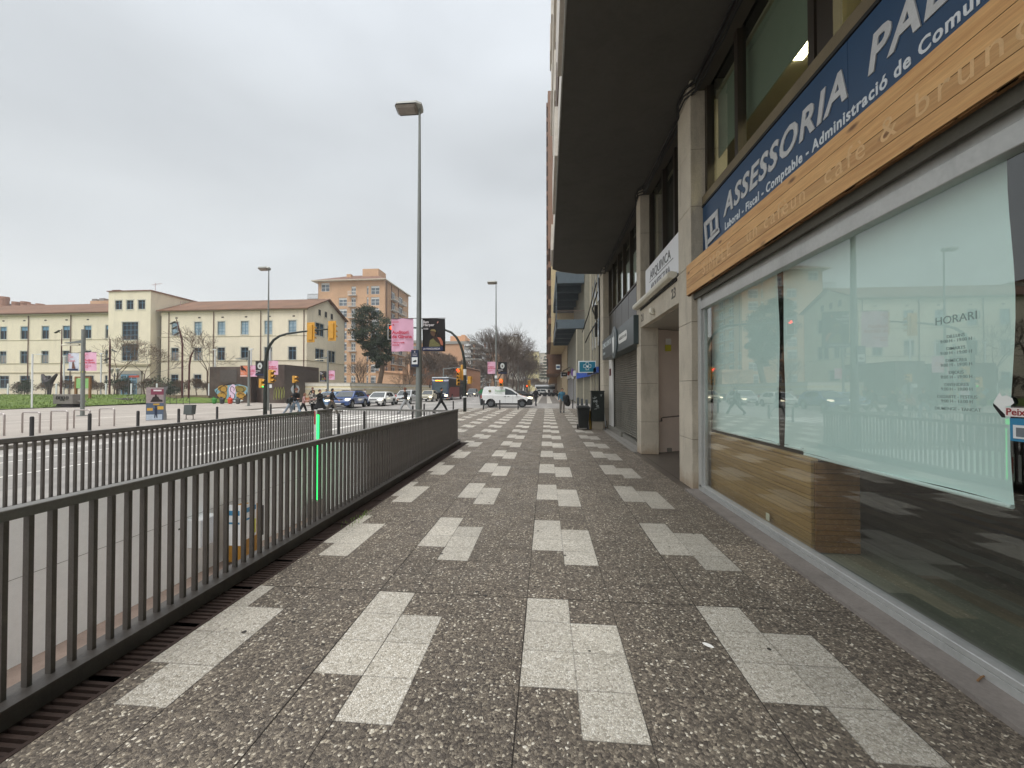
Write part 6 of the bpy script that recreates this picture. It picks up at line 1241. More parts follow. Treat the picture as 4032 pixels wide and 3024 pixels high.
t = thing('cleaning_sign', 'yellow folded wet floor board leaning between the bin and the cabinet', 'sign', (1.75, 16.1, 0)); mb = MB(); mb.add([(-.04, 0, 0), (.10, 0, 0), (.02, .05, .75), (-.07, .05, .75), (-.04, .03, 0), (.10, .03, 0), (.02, .08, .75), (-.07, .08, .75)], [(0, 1, 2, 3), (5, 4, 7, 6), (0, 3, 7, 4), (1, 5, 6, 2), (3, 2, 6, 7)]); mb.build('board', mat('wet_yellow', 'cfa52a', .5), t)
t = thing('leaning_board', 'white board and dark stick leaning on the right side of the street cabinet', 'board', (2.33, 15.95, 0)); mb = MB(); mb.add([(0, 0, .1), (.05, 0, .1), (-.02, .1, .65), (-.05, .1, .65), (0, .03, .1), (.05, .03, .1), (-.02, .13, .65), (-.05, .13, .65)], [(0, 1, 2, 3), (5, 4, 7, 6), (0, 3, 7, 4), (1, 5, 6, 2), (3, 2, 6, 7)]); mb.build('board', Mwhite, t); mb = MB(); mb.tube([(0, -.02, 0), (.05, .05, .35)], .015, 5); mb.build('stick', Mblack, t)
t = thing('recycling_container', 'grey container with a green domed lid at the rear of the white van', 'container', (-5.95, 39.3, 0)); mb = MB(); mb.add([(-.62, -.5, 0), (.62, -.5, 0), (.62, .5, 0), (-.62, .5, 0), (-.78, -.6, 1.18), (.78, -.6, 1.18), (.78, .6, 1.18), (-.78, .6, 1.18)], [(0, 1, 5, 4), (1, 2, 6, 5), (2, 3, 7, 6), (3, 0, 4, 7), (4, 5, 6, 7)]); mb.build('tub', mat('tub_grey', '5d6466', .6), t)
mb = MB(); n = 10; vs = []
for k in range(n+1): a = pi*k/n; vs += [(-.82*cos(a), -.62, 1.2+.48*sin(a)), (-.82*cos(a), .62, 1.2+.48*sin(a))]
mb.add(vs, [(2*k, 2*k+1, 2*k+3, 2*k+2) for k in range(n)]+[tuple(range(0, 2*n+2, 2)), tuple(range(1, 2*n+2, 2))[::-1]]); mb.build('lid', mat('lid_green', '2f7a4c', .45), t)
# ================= trees =================
Mbark = mat('bark_grey', '5b5048', .9, var=.15, vs=5); Mbark2 = mat('bark_brown', '6b5a4b', .9, var=.15, vs=5)
def bare_mesh(seed, h, spread=.6, depth=5, r0=.16, trunk=.3, up=.35, nb=3, minr=.012, lean=0):
    rnd = random.Random(seed); T = MB(); C = MB()
    def grow(p, d, L, r, lv, mbx):
        pts = [p]; q = p.copy(); dd = d.copy(); n = 3
        for i in range(n):
            dd = (dd+Vector((rnd.uniform(-1, 1), rnd.uniform(-1, 1), rnd.uniform(-.4, 1)*up))*.16).normalized(); q = q+dd*L/n; pts.append(q.copy())
        r1 = max(r*.62, minr); mbx.tube(pts, [r+(r1-r)*i/n for i in range(n+1)], 5 if lv > 1 else (4 if r > .03 else 3), cap=False)
        if lv <= 0: return
        k = nb+(1 if rnd.random() < .4 else 0)
        for j in range(k):
            a = 2*pi*(j+rnd.random()*.6)/k; u = dd.orthogonal().normalized(); w = dd.cross(u); s = spread*rnd.uniform(.7, 1.3)
            nd = (dd+(u*cos(a)+w*sin(a))*s+Vector((0, 0, .12*up))).normalized(); st = pts[-1] if j < 2 else pts[-2]
            grow(st, nd, L*rnd.uniform(.62, .82), r1*rnd.uniform(.6, .8), lv-1, C)
    grow(Vector((0, 0, 0)), Vector((lean, 0, 1)).normalized(), h*trunk, r0, depth, T)
    return T, C
def bare_tree(label, loc, seed, h, group=None, bark=None, **k):
    t = thing('bare_tree', label, 'tree', loc, 0, group); T, C = bare_mesh(seed, h, **k); T.build('trunk', bark or Mbark, t); C.build('crown', bark or Mbark, t); return t
AV = 'bare plane trees lining the avenue'
a1 = bare_tree('large bare avenue tree directly behind the black banner over the van', (-6.6, 52, 0), 21, 10.0, AV, depth=6, r0=.26, spread=.55, trunk=.34, minr=.015)
a2 = bare_tree('bare avenue tree second in the row, just right of the van lamp', (-6.4, 60, 0), 5, 10.0, AV, depth=6, r0=.24, spread=.46, trunk=.34, minr=.015)
rnd = random.Random(8)
ords = ['third', 'fourth', 'fifth', 'sixth', 'seventh', 'eighth', 'ninth', 'tenth']
for i in range(8): dup(a1 if i in (3, 6) else a2, (-5.9+rnd.uniform(-.3, .3)+(.3 if i > 3 else 0), 67+i*8.5, 0), rnd.uniform(0, 6), f'{ords[i]} tree back in the bare avenue row', 1.0+rnd.uniform(-.08, .04))
b1 = bare_tree('bare brown tree left of the coach in front of the brown hall', (-27.2, 84, 0), 9, 12.5, 'bare trees in front of the brown hall', Mbark2, depth=6, r0=.24, spread=.5, trunk=.28, minr=.045)
for i, (x, y, s) in enumerate(((-31.5, 88, .95), (-26.5, 94, 1.0), (-25.8, 104, 1.05), (-28.6, 112, 1.1), (-25.6, 122, 1.0), (-25, 135, 1.1), (-24.9, 150, 1.1))): dup(b1, (x, y, 0), i*1.3, ['bare brown tree furthest left before the brown hall', 'bare brown tree right behind the coach roof', 'bare brown tree over the back of the coach', 'bare brown tree behind the right arched mast', 'bare brown tree just right of the arched mast', 'far bare brown tree left of the pink banner', 'farthest bare brown tree before the peach block'][i], s)
m1 = bare_tree('bare brown mass of trees low on the far left side of the avenue', (-14.5, 170, 0), 31, 11, 'low far trees closing the avenue', Mbark2, depth=6, r0=.25, spread=.7, trunk=.2, minr=.04)
for i, (x, y) in enumerate(((-10, 180), (-8, 200), (-5.5, 190), (-3, 210), (-18, 190), (-12, 215), (0, 235))): dup(m1, (x, y, 0), i*.9, ['low far bare tree second from left before the yellowish block', 'low far bare tree in the middle of the far clump', 'low far bare tree right of the clump centre', 'low far bare tree right side of the far clump', 'low far bare tree left behind the avenue row', 'low far bare tree at the back of the clump', 'low far bare tree by the brown building edge'][i], .9+.1*(i % 3))
g1 = bare_tree('small bare garden tree before the school tower', (-54.2, 45.3, .8), 14, 9.4, 'bare garden trees before the school', Mbark2, depth=5, r0=.12, spread=.6, trunk=.33, minr=.018)
dup(g1, (-50.6, 45.5, .8), 1.2, 'small bare garden tree right of the school tower', .85); dup(g1, (-41.8, 45.3, .6), 2.2, 'bare garden tree between the red park lamps and the pavilion', 1.05)
k1 = bare_tree('bare forked tree just left of the pine trunk', (-28.3, 57, 0), 17, 11, 'bare trees beside the pine', Mbark2, depth=4, r0=.16, spread=.45, trunk=.22, minr=.02); dup(k1, (-26.8, 55.5, 0), 2.6, 'second bare forked tree close to the pine trunk', .85)
k2 = bare_tree('small bare tree hanging over the boundary wall by the grey car', (-23.4, 62, 0), 19, 5, None, Mbark2, depth=4, r0=.08, spread=.8, trunk=.35, minr=.015)
# low bare shrubs behind the fence
s1 = bare_tree('leafless shrub behind the mesh fence, furthest left', (-67, 44.6, .8), 23, 6.5, 'leafless shrubs behind the mesh fence', Mbark2, depth=4, r0=.05, spread=.85, trunk=.11, minr=.018, nb=4)
s1.name = 'bare_shrub'; s1['category'] = 'shrub'
for i, x in enumerate((-63.5, -60.6, -57.8, -56.0, -52.9, -50.0, -47.5, -45.0, -43.2, -41.0)): dup(s1, (x, 44.6+(i % 3)*.3, .8), i*1.1, ['leafless shrub by the sculpture stem', 'leafless shrub behind the first red park lamp', 'leafless shrub behind the green board', 'leafless shrub right of the green board', 'leafless shrub near the double lantern', 'leafless shrub left of the blue door', 'leafless shrub right of the blue door', 'leafless shrub behind the poster column', 'leafless shrub behind the bent red lamp', 'leafless shrub next to the pavilion'][i], 1.0+.15*(i % 3))
# leafy crowns
def leafy(mb, c, r, n, size, sc=(1, 1, 1), rnd=random):
    for _ in range(n):
        d = Vector((rnd.gauss(0, 1), rnd.gauss(0, 1), rnd.gauss(0, 1))).normalized(); q = r*(rnd.random()**.4); p = Vector(c)+Vector((d.x*q*sc[0], d.y*q*sc[1], d.z*q*sc[2]))
        u = Vector((rnd.gauss(0, 1), rnd.gauss(0, 1), rnd.gauss(0, .6))).normalized(); w = u.orthogonal().normalized(); s = size*rnd.uniform(.5, 1.3)
        mb.add([p-u*s, p+w*s*.5, p+u*s, p-w*s*.5], [(0, 1, 2, 3)])
Mneedle = m_foliage('pine_needles', '1e2a1c', '3d4a2e'); Mbush = m_foliage('dark_bush', '1f2b1c', '3a4a2c')
t = thing('pine_tree', 'tall leaning pine with a dark green crown in front of the brick apartments', 'pine tree', (-25.9, 58, 0)); rnd = random.Random(3)
mb = MB(); trunk = [(0, 0, 0), (.5, 0, 2.5), (.95, 0, 4.6), (.9, 0, 6.5), (.3, 0, 8.5), (-.6, 0, 10.3), (-1.2, 0, 12.0)]; mb.tube(trunk, [.45, .38, .34, .3, .24, .17, .1], 9)
clumps = [(a_*.85+(-.1), b_, c_*1.07-.3, d_*1.08) for a_, b_, c_, d_ in [(-2.6, 0, 13.2, 1.1), (-1.5, .3, 13.0, 1.2), (-3.2, 0, 11.6, 1.4), (-1.9, -.5, 11.8, 1.4), (-.3, .4, 11.6, 1.5), (1.0, 0, 10.9, 1.5), (2.0, 0, 10.2, 1.4), (-3.4, .2, 10.3, 1.2), (-2.2, .5, 9.8, 1.4), (-.7, -.7, 10.0, 1.5), (.9, .5, 9.4, 1.5), (2.2, 0, 9.0, 1.2), (-1.2, 0, 8.3, 1.3), (.3, -.4, 8.0, 1.3), (1.3, .2, 7.6, 1.2), (-2.2, 0, 8.2, .9), (.0, 0, 6.6, 1.1), (1.2, 0, 6.2, 1.2), (2.3, .2, 6.4, .9), (.9, .3, 5.2, .8), (-1.3, 0, 6.6, .8), (2.5, 0, 7.4, .8), (-1.0, .2, 12.6, 1.3), (.6, 0, 8.8, 1.2), (-.6, .3, 7.4, 1.2), (1.5, .3, 8.3, 1.2), (.6, -.3, 5.9, 1.0), (-2.9, .2, 9.0, 1.0)]]
for cx, cy, cz, r in clumps:
    z0 = max(4.4, cz-2.2); f = (z0/12); bx = .95 if z0 < 6.5 else (.95-(z0-6.5)*.38); mb.tube([(bx, 0, z0), ((bx+cx)/2, cy/2, (z0+cz)/2-.1), (cx, cy, cz)], [.09, .06, .03], 4)
mb.build('trunk', Mbark2, t); mb = MB()
for cx, cy, cz, r in clumps:
    for _ in range(7):
        d = Vector((rnd.uniform(-1, 1), rnd.uniform(-1, 1), rnd.uniform(-.6, .7)))*r*.75; leafy(mb, (cx+d.x, cy+d.y, cz+d.z), r*.50, 115, .125, (1.2, 1.2, .7), rnd)
mb.build('crown', Mneedle, t)
def bush(label, loc, r, h, seed=1, cat='bush'):
    t = thing('bush', label, cat, loc); rnd = random.Random(seed); mb = MB(); mb.tube([(0, 0, 0), (0, 0, h*.5)], .05, 4); mb.build('stem', Mbark, t); mb = MB()
    for _ in range(14): d = Vector((rnd.uniform(-1, 1)*r*.7, rnd.uniform(-.5, .5)*r*.6, rnd.uniform(.25, .95)*h)); leafy(mb, d, r*.42, 120, .09, (1, 1, .8), rnd)
    mb.build('foliage', Mbush, t)
bush('dark conifer bush at the left end of the mesh fence', (-66.7, 44.8, .8), 1.3, 1.9, 1); bush('dark flat bush beneath the double lantern', (-53.6, 45.0, .8), 1.4, 2.2, 2); bush('rounded dark evergreen bush right of the poster column', (-48.3, 45.2, .6), 2.0, 2.4, 3); bush('second dark evergreen bush beside the blue door', (-46.6, 45.6, .6), 1.3, 1.8, 4); bush('dark bush under the far trees at the right arched mast', (-24.5, 96, 0), 2.2, 3.2, 5)
t = thing('cedar_tree', 'far layered dark cedar peeking from behind the tan building', 'tree', (.35, 190, 0)); mb = MB(); mb.tube([(0, 0, 0), (0, 0, 19)], [.4, .08], 6); mb.build('trunk', Mbark, t); mb = MB(); rnd = random.Random(6)
for k in range(9): leafy(mb, (0, 0, 7+k*1.45), 4.4-k*.42, 500, .35, (1, 1, .10), rnd)
mb.build('crown', Mneedle, t)
bush('dark tree mass under the cedar at the end of the right pavement', (-1.2, 170, 0), 3.4, 11, 7, 'tree')
# red guide sign
t = thing('direction_sign', 'small red pointer sign on a thin post behind the poster column', 'sign', (-48.2, 41.5, .6)); mb = MB(); mb.tube([(0, 0, 0), (0, 0, 2.6)], .06, 5); mb.build('post', Msteel, t); mb = MB(); mb.box(.06, 1.3, -.03, .03, 2.35, 2.6); mb.build('panel', mat('guide_red', 'b04a38', .5), t)
for i, (x, z0, z1, lb) in enumerate(((-58.0, 2.5, 6.2, 'left of the blue door'), (-63.4, 2.4, 5.9, 'left end of the school'), (-42.0, 2, 6.6, 'right of the bent red lamp'), (-37.1, 4, 6.6, 'above the middle of the pavilion'), (-34.6, 4, 7.0, 'above the right of the pavilion'))):
    t = thing('flag_pole', 'white pole '+lb, 'pole', (x, 46.5, 0), 0, 'white poles before the school'); mb = MB(); mb.tube([(0, 0, .7 if x < -40 else .5), (0, 0, z1)], .09, 6); mb.build('pole', Mwhite, t)
    mb = MB(); mb.box(-.25, .25, -.08, .08, z1, z1+.12); mb.build('cap', Mwhite, t)
# ================= vehicles =================
Mtyre = mat('tyre', '1a1a1b', .8, var=0); Mrim = mat('rim', '8f9294', .35, metal=.6, var=0); Mcg = mat('car_glass', '2a3234', .05, var=.15, vs=2, spec=.7); Mwell = mat('wheel_well', '0d0d0d', .9, var=0); Mlamp = mat('headlamp', 'f5f0d8', .2, var=0, emit='fff3cf', es=2.2); Mlampoff = mat('headlamp_off', 'aab0b2', .15, var=0); Mtail = mat('tail_lamp', 'a3221c', .3, var=0); Mpl = mat('number_plate', 'dcdcd6', .5, var=0); Mblk = mat('plastic_black', '1c1d1f', .6, var=.05)
def paint(n, c): return mat('paint_'+n, c, .28, metal=.0, var=.03, vs=2, coat=.8)
def arc(cx, r, a0, a1, n=8): return [(cx+r*cos(rad(a0+(a1-a0)*k/n)), .30+r*sin(rad(a0+(a1-a0)*k/n))) for k in range(n+1)]
def car(name, label, loc, rz, W_, lower, upper, wins, wheels, pm, cat='car', group=None, grille=None, lamp=None, lampm=None, wr=.32, tail=None, belt=None, tap=.20, plate=.45, rails=False, clad=None, mirror=None, side=None):
    """nose toward local -Y. profiles in (y,z): lower/upper outlines; sides taper above the belt line"""
    t = thing(name, label, cat, loc, rz, group); hw = W_/2
    # lower body with wheel arches
    zb = .22; pts = list(lower)
    fw, rw = wheels; ra = wr+.06
    bottom = [(pts[-1][0], zb)] if pts[-1][1] > zb+.02 else []
    bot = []
    ctrz = wr
    for cx in (rw, fw):
        for k in range(9): a = rad(180*k/8); bot.append((cx+ra*cos(a), max(zb, ctrz+ra*sin(a))))
    outline = pts+bottom+bot
    def inset(P, d):
        c = (sum(p[0] for p in P)/len(P), sum(p[1] for p in P)/len(P)); out = []
        for i, p in enumerate(P):
            a, b = Vector(P[i-1]), Vector(P[(i+1) % len(P)]); tg = (b-a); tg = tg.normalized() if tg.length > 0 else Vector((1, 0)); n_ = Vector((-tg.y, tg.x))
            q = Vector(p)+n_*d; out.append((q.x, q.y))
        return out
    # orientation so that normals point inward for inset
    area = sum(outline[i-1][0]*outline[i][1]-outline[i][0]*outline[i-1][1] for i in range(len(outline)))
    d = .05 if area > 0 else -.05
    ins = inset(outline, d)
    mb = MB(); n = len(outline)
    vs = [(-hw, y, z) for y, z in ins]+[(-hw+.05, y, z) for y, z in outline]+[(hw-.05, y, z) for y, z in outline]+[(hw, y, z) for y, z in ins]
    fs = []; 
    for s in range(3): fs += [(s*n+i, s*n+(i+1) % n, (s+1)*n+(i+1) % n, (s+1)*n+i) for i in range(n)]
    tr = tessellate_polygon([[Vector((y, z, 0)) for y, z in ins]]); fs += [tuple(q) for q in tr]+[tuple(3*n+i for i in q) for q in tr]
    mi = [0]*len(fs); nb0 = len(pts)+len(bottom)
    mb.v = vs; mb.f = fs; mb.m = [1 if (k < 3*n and nb0-1 <= (k % n) < n) else 0 for k in range(len(fs))]
    # greenhouse
    zl = upper[0][1]; zr = max(z for y, z in upper)
    def wf(z): return hw-.03-tap*(z-zl)/(zr-zl)
    m_ = len(upper); vs = [(-wf(z), y, z) for y, z in upper]+[(-wf(z)+.06, y, z+.02 if z > zl+.1 else z) for y, z in upper]+[(wf(z)-.06, y, z+.02 if z > zl+.1 else z) for y, z in upper]+[(wf(z), y, z) for y, z in upper]
    fs = []
    for s in range(3): fs += [(s*m_+i, s*m_+(i+1), (s+1)*m_+(i+1), (s+1)*m_+i) for i in range(m_-1)]
    tr = tessellate_polygon([[Vector((y, z, 0)) for y, z in upper]]); fs += [tuple(q) for q in tr]+[tuple(3*m_+i for i in q) for q in tr]
    mb.add(vs, fs, 0); mb.build('body', [pm, Mwell], t)
    # windscreens: first and last sloping segments of upper
    def screen(nm, a, b, k0=.06, k1=.92):
        (y0, z0), (y1, z1) = a, b; nrm = Vector((0, -(z1-z0), (y1-y0))).normalized(); nrm = nrm if (nrm.z > 0 or abs(nrm.y) > .9) else -nrm
        if nm == 'rear_window' and nrm.y < 0: nrm = -nrm
        if nm == 'windscreen' and nrm.y > 0: nrm = -nrm
        def P(k, s): y = y0+(y1-y0)*k; z = z0+(z1-z0)*k; w = wf(z)-.10; return Vector((s*w, y, z))+nrm*.028
        mb = MB(); mb.quad(P(k0, -1), P(k0, 1), P(k1, 1), P(k1, -1)); mb.build(nm, Mcg, t)
    screen('windscreen', upper[0], upper[1]); screen('rear_window', upper[-1], upper[-2])
    for w in wins:
        for s in (-1, 1):
            mb = MB(); tr = tessellate_polygon([[Vector((y, z, 0)) for y, z in w]]); vs = [(s*(wf(z)+.006), y, z) for y, z in w]; mb.add(vs, [tuple(q) for q in tr]); mb.build('side_window', Mcg, t)
    for cy in wheels:
        for s in (-1, 1):
            mb = MB(); n_ = 18; vs = []; 
            for x, r in ((-.10, wr*.9), (-.09, wr), (.09, wr), (.10, wr*.9)):
                for k in range(n_): vs.append((s*(hw-.11)+x, cy+r*cos(2*pi*k/n_), wr+r*sin(2*pi*k/n_)))
            fs = [(i*n_+k, i*n_+(k+1) % n_, (i+1)*n_+(k+1) % n_, (i+1)*n_+k) for i in range(3) for k in range(n_)]+[tuple(range(n_)), tuple(3*n_+k for k in range(n_))]
            mb.add(vs, fs); w = mb.build('wheel', Mtyre, t); mb = MB(); vs = [(s*(hw-.006), cy, wr)]
            for k in range(20): r = wr*(.66 if k % 4 < 3 else .5); vs.append((s*(hw-.005), cy+r*cos(2*pi*k/20), wr+r*sin(2*pi*k/20)))
            mb.add(vs, [(0, 1+k, 1+(k+1) % 20) for k in range(20)]); mb.build('rim', Mrim if cat != 'van' else mat('rim_dark', '55585b', .5), w)
    yn = min(p[0] for p in lower); yt = max(p[0] for p in lower)
    zlm = lamp or .68
    for s in (-1, 1):
        mb = MB(); mb.prism([(yn-.005, zlm-.05), (yn+.30, zlm+.02), (yn+.34, zlm+.11), (yn+.02, zlm+.08)], lambda u, v, q, s=s: (s*(hw-.30) if q == 0 else s*(hw+.006), u-(.0 if q else .03), v)); mb.build('headlight', lampm or Mlamp, t)
        mb = MB(); z_ = tail or .85; mb.box(s*hw-.14 if s > 0 else -hw-.008, hw+.008 if s > 0 else -hw+.14, yt-.10, yt+.012, z_, z_+.26); mb.build('tail_light', Mtail, t)
        mb = MB(); ym = upper[0][0]+.42; zm = (mirror or zl+.02); mb.bbox(s*(hw+.0) if s > 0 else -hw-.20, (hw+.20) if s > 0 else -hw, ym-.10, ym, zm, zm+.15, .02); mb.build('mirror', Mblk if cat == 'van' else pm, t)
    mb = MB(); gz = grille or (.30, .50); mb.box(-hw*.62, hw*.62, yn-.012, yn+.05, gz[0], gz[1]); mb.box(-hw*.42, hw*.42, yn-.01, yn+.05, zlm-.02, zlm+.06); mb.build('grille', Mblk, t)
    mb = MB(); mb.box(-.26, .26, yn-.022, yn-.010, plate-.055, plate+.055); mb.build('number_plate', Mpl, t)
    if rails:
        mb = MB()
        for s in (-1, 1): mb.tube([(s*(wf(zr)-.05), upper[1][0]+.3, zr+.04), (s*(wf(zr)-.05), upper[-2][0]-.2, zr+.04)], .02, 5)
        mb.build('roof_rail', Mblk, t)
    if side: side(t, hw)
    return t
def hatch(label, loc, rz, pm, L=4.2, Hh=1.46, W_=1.78, zl=.88, lampm=None, suv=False, name='parked_car', group='cars queuing at the crossing', tailk=1.0):
    h = L/2
    lower = [(-h, .30), (-h-.0, .62), (-h+.18, .76), (-h+1.0, zl), (h-.12, zl+.05), (h, .75), (h, .35)]
    up = [(-h+.95, zl-.01), (-h+1.75, Hh-.07), (-h+2.3, Hh-.01), (h-1.1, Hh-.03), (h-.55, Hh-.12), (h-.12, zl+.03)]
    w1 = [(-h+1.30, zl+.04), (-h+1.88, Hh-.13), (-h+2.42, Hh-.10), (-h+2.42, zl+.05)]; w2 = [(-h+2.50, zl+.05), (-h+2.50, Hh-.10), (h-1.05, Hh-.13), (h-.75, zl+.12), (h-.95, zl+.06)]
    return car('car', label, loc, rz, W_, lower, up, [w1, w2], (-h+.82, h-.80), pm, group=group, wr=.32 if not suv else .36, lampm=lampm, lamp=.66 if not suv else .78, rails=suv, tap=.20)
CY = RZ
hatch('blue suv with its headlights on at the head of the car queue', (-18.15, 34.9, CY), rad(3), paint('blue', '24457c'), 4.35, 1.56, 1.85, .98, suv=True)
hatch('pale blue car half hidden behind the crossing pedestrians, left of the blue suv', (-20.75, 36.4, CY), rad(0), paint('pale_blue', '6f8fb0'), 4.2, 1.48)
hatch('white hatchback queuing right behind the blue suv', (-17.15, 39.6, CY), rad(2), paint('white', 'dcdcd8'), 4.25, 1.46, 1.78)
hatch('silver car partly hidden by the nearest lamp pole', (-16.1, 44.3, CY), rad(2), paint('silver', 'b2b4b4'), 4.35, 1.62, 1.80, .98)
hatch('beige compact car directly in front of the coach', (-16.3, 53.6, CY), rad(2), paint('beige', 'b5ae96'), 4.2, 1.58, 1.76, .96)
hatch('dark minivan with one bright headlight beyond the coach', (-16.4, 86.5, CY), rad(0), paint('grey_dark', '303436'), 4.6, 1.85, 1.9, 1.05)
hatch('white suv crossing side-on far beyond the white van', (-1.6, 97.5, 0), rad(-90), paint('white', 'dcdcd8'), 4.6, 1.62, 1.85, .98, Mlampoff, True, group='far cars at the next junction')
hatch('black car behind the white van, left of the far traffic light', (-4.4, 72, RZ), rad(90), paint('black', '17191b'), 4.3, 1.45, 1.8, .88, Mlampoff, group='far cars at the next junction')
hatch('far white car under the bright roof beyond the side-on suv', (-1.2, 128, 0), rad(-80), paint('white', 'dcdcd8'), 4.4, 1.5, 1.8, .9, Mlampoff, group='far cars at the next junction')
# white delivery van, side on
def vanside(t, hw):
    for s in (1,):
        mb = MB(); mb.box(hw*s-.002, hw*s+.012, .18, 1.75, 1.02, 1.05); mb.build('door_rail', Mblk, t)
    for s in (-1, 1):
        mb = MB(); x0, x1 = (hw, hw+.014) if s > 0 else (-hw-.014, -hw); mb.box(x0, x1, -.30, -.12, .93, .97); mb.box(x0, x1, -.02, .17, .93, .965); mb.build('door_handle', Mblk, t)
        mb = MB(); mb.box(x0, x1, -1.2, 1.15, .22, .27); mb.build('sill', Mblk, t)
        for y in (-.60, .06, 1.15): mb = MB(); mb.box(x0, x0+.006 if s > 0 else x1, y, y+.012, .35, 1.15); mb.build('door_seam', mat('seam', '9a9c9c', .6), t)
    mb = MB(); mb.prism([(-2.25, .2), (-2.26, .72), (-1.98, .80), (-1.83, .56), (-1.80, .2)], lambda u, v, q: (-hw-.012+(2*hw+.024)*q, u, v)); mb.build('front_bumper', Mblk, t)
    mb = MB(); mb.prism([(2.24, .26), (2.25, .72), (2.1, .78), (1.92, .5), (1.86, .26)], lambda u, v, q: (-hw-.012+(2*hw+.024)*q, u, v)); mb.build('rear_bumper', Mblk, t)
    # side graphics face the camera (local -X side after rotation)
    Mgr = mat('decal_green', '9dbf9f', .5, var=0)
    text('lettering', 'Bonplant', .26, Mgr, t, TM((-hw+.05, 1.0, 1.40), (0, -1, 0), (.13, 0, 1)), ext=.001, bold=.02)
    text('lettering', 'jardineria', .16, Mgr, t, TM((-hw-.0, 1.0, 1.22), (0, -1, 0), (.13, 0, 1)), ext=.001)
    mb = MB(); mb.ball((-hw+.03, 1.45, 1.45), .11, 8, sc=(.2, 1.2, .8)); mb.build('emblem', mat('decal_olive', '6b6a3a', .6), t)
pv = [(-2.25, .25), (-2.24, .70), (-2.1, .84), (-1.25, 1.06), (2.12, 1.14), (2.25, .9), (2.25, .3)]
uv_ = [(-1.30, 1.05), (-.48, 1.60), (0.0, 1.78), (.9, 1.83), (1.85, 1.80), (2.02, 1.70), (2.16, 1.12)]
van = car('delivery_van', 'white delivery van with black bumpers crossing the side street', (-3.55, 35.35, 0), rad(90), 1.86, pv, uv_, [[(-1.02, 1.12), (-.46, 1.50), (.02, 1.66), (.10, 1.66), (.10, 1.10)]], (-1.42, 1.36), paint('van_white', 'e0e2e2'), cat='van', grille=(.3, .5), lamp=.80, lampm=Mlamp, wr=.33, tail=.80, tap=.14, side=vanside, mirror=1.08)
# coach
t = thing('coach', 'blue and red coach with a lit orange destination display', 'bus', (-16.1, 58.6, RZ)); hw = 1.27
mb = MB(); pr_ = [(-.0, .30), (-.12, .6), (-.12, 1.2), (.02, 2.9), (.25, 3.38), (.8, 3.5), (11.8, 3.5), (12, 3.3), (12, .35)]
mb.prism(pr_, lambda u, v, s: (-hw+2*hw*s, u, v)); mb.build('body', paint('coach_blue', '1f2f55'), t)
mb = MB(); mb.box(hw+.002, hw+.012, .9, 7.5, .45, 2.3); mb.add([(hw+.014, .9, .45), (hw+.014, .2, .45), (hw+.014, .9, 2.3)], [(0, 1, 2)]); mb.build('red_panel', mat('coach_red', '8f2f31', .4, var=.04), t)
mb = MB(); mb.box(hw+.002, hw+.016, .6, 11.8, 2.05, 3.2); mb.build('side_window', mat('coach_side_glass', '15181b', .35, spec=.2), t); mb = MB(); mb.box(hw+.002, hw+.012, 7.5, 11.9, .45, 2.04); mb.build('rear_panel', Mblk, t)
mb = MB(); mb.prism([(-.13, 1.25), (.0, 2.75), (.02, 2.75), (-.10, 1.25)], lambda u, v, s: (-1.12+2.24*s, u-.02, v)); mb.build('windscreen', mat('coach_glass', '46535a', .2, var=.3, vs=1.2, spec=.3), t)
mb = MB(); mb.box(-.8, .45, -.08, .06, 2.88, 3.12); mb.build('display_panel', Mblack, t); mb = MB()
for k in range(9): mb.box(-.72+k*.13, -.63+k*.13, -.10, -.08, 2.93, 3.07)
mb.build('display_text', mat('display_orange', 'ff9a1c', .4, var=0, emit='ffa02a', es=3.5), t); mb = MB(); mb.box(-1.28, 1.28, -.02, 11.9, 3.38, 3.54); mb.build('roof_edge', mat('coach_white', 'd5dbe2', .4), t)
for s in (-1, 1):
    mb = MB(); mb.box(s*.95-.25, s*.95+.25, -.16, -.10, .62, .86); mb.build('headlight', Mlamp, t); mb = MB(); mb.tube([(s*1.2, -.1, 2.9), (s*1.5, -.35, 2.7), (s*1.5, -.35, 2.1)], .05, 6); mb.box(s*1.5-.1, s*1.5+.1, -.42, -.33, 1.9, 2.35); mb.build('mirror', Mblack, t)
mb = MB(); mb.box(-.9, .9, -.15, -.10, 1.0, 1.12); mb.box(-.28, .28, -.16, -.12, .5, .6); mb.build('grille', Mpl, t)
for y in (2.4, 9): 
    for s in (-1, 1): mb = MB(); mb.tube([(s*(hw-.2), y, .5), (s*(hw+.02), y, .5)], .5, 18); w = mb.build('wheel', Mtyre, t); mb = MB(); mb.tube([(s*(hw+.0), y, .5), (s*(hw+.03), y, .5)], .27, 12); mb.build('rim', Mrim, w)
t = thing('bus', 'white far bus beyond the next junction at the end of the right pavement', 'bus', (0.6, 150, 0), rad(90)); mb = MB(); mb.bbox(-1.3, 1.3, -5, 5, .35, 3.2, .15); mb.build('body', mat('bus_white', 'd8dde0', .4), t); mb = MB(); mb.box(-1.33, -1.3, -4.6, 4.6, 1.5, 2.6); mb.build('window_band', Mcg, t)
for y in (-3.4, 3.2): mb = MB(); mb.tube([(-1.32, y, .5), (1.32, y, .5)], .48, 12); mb.build('wheel', Mtyre, t)
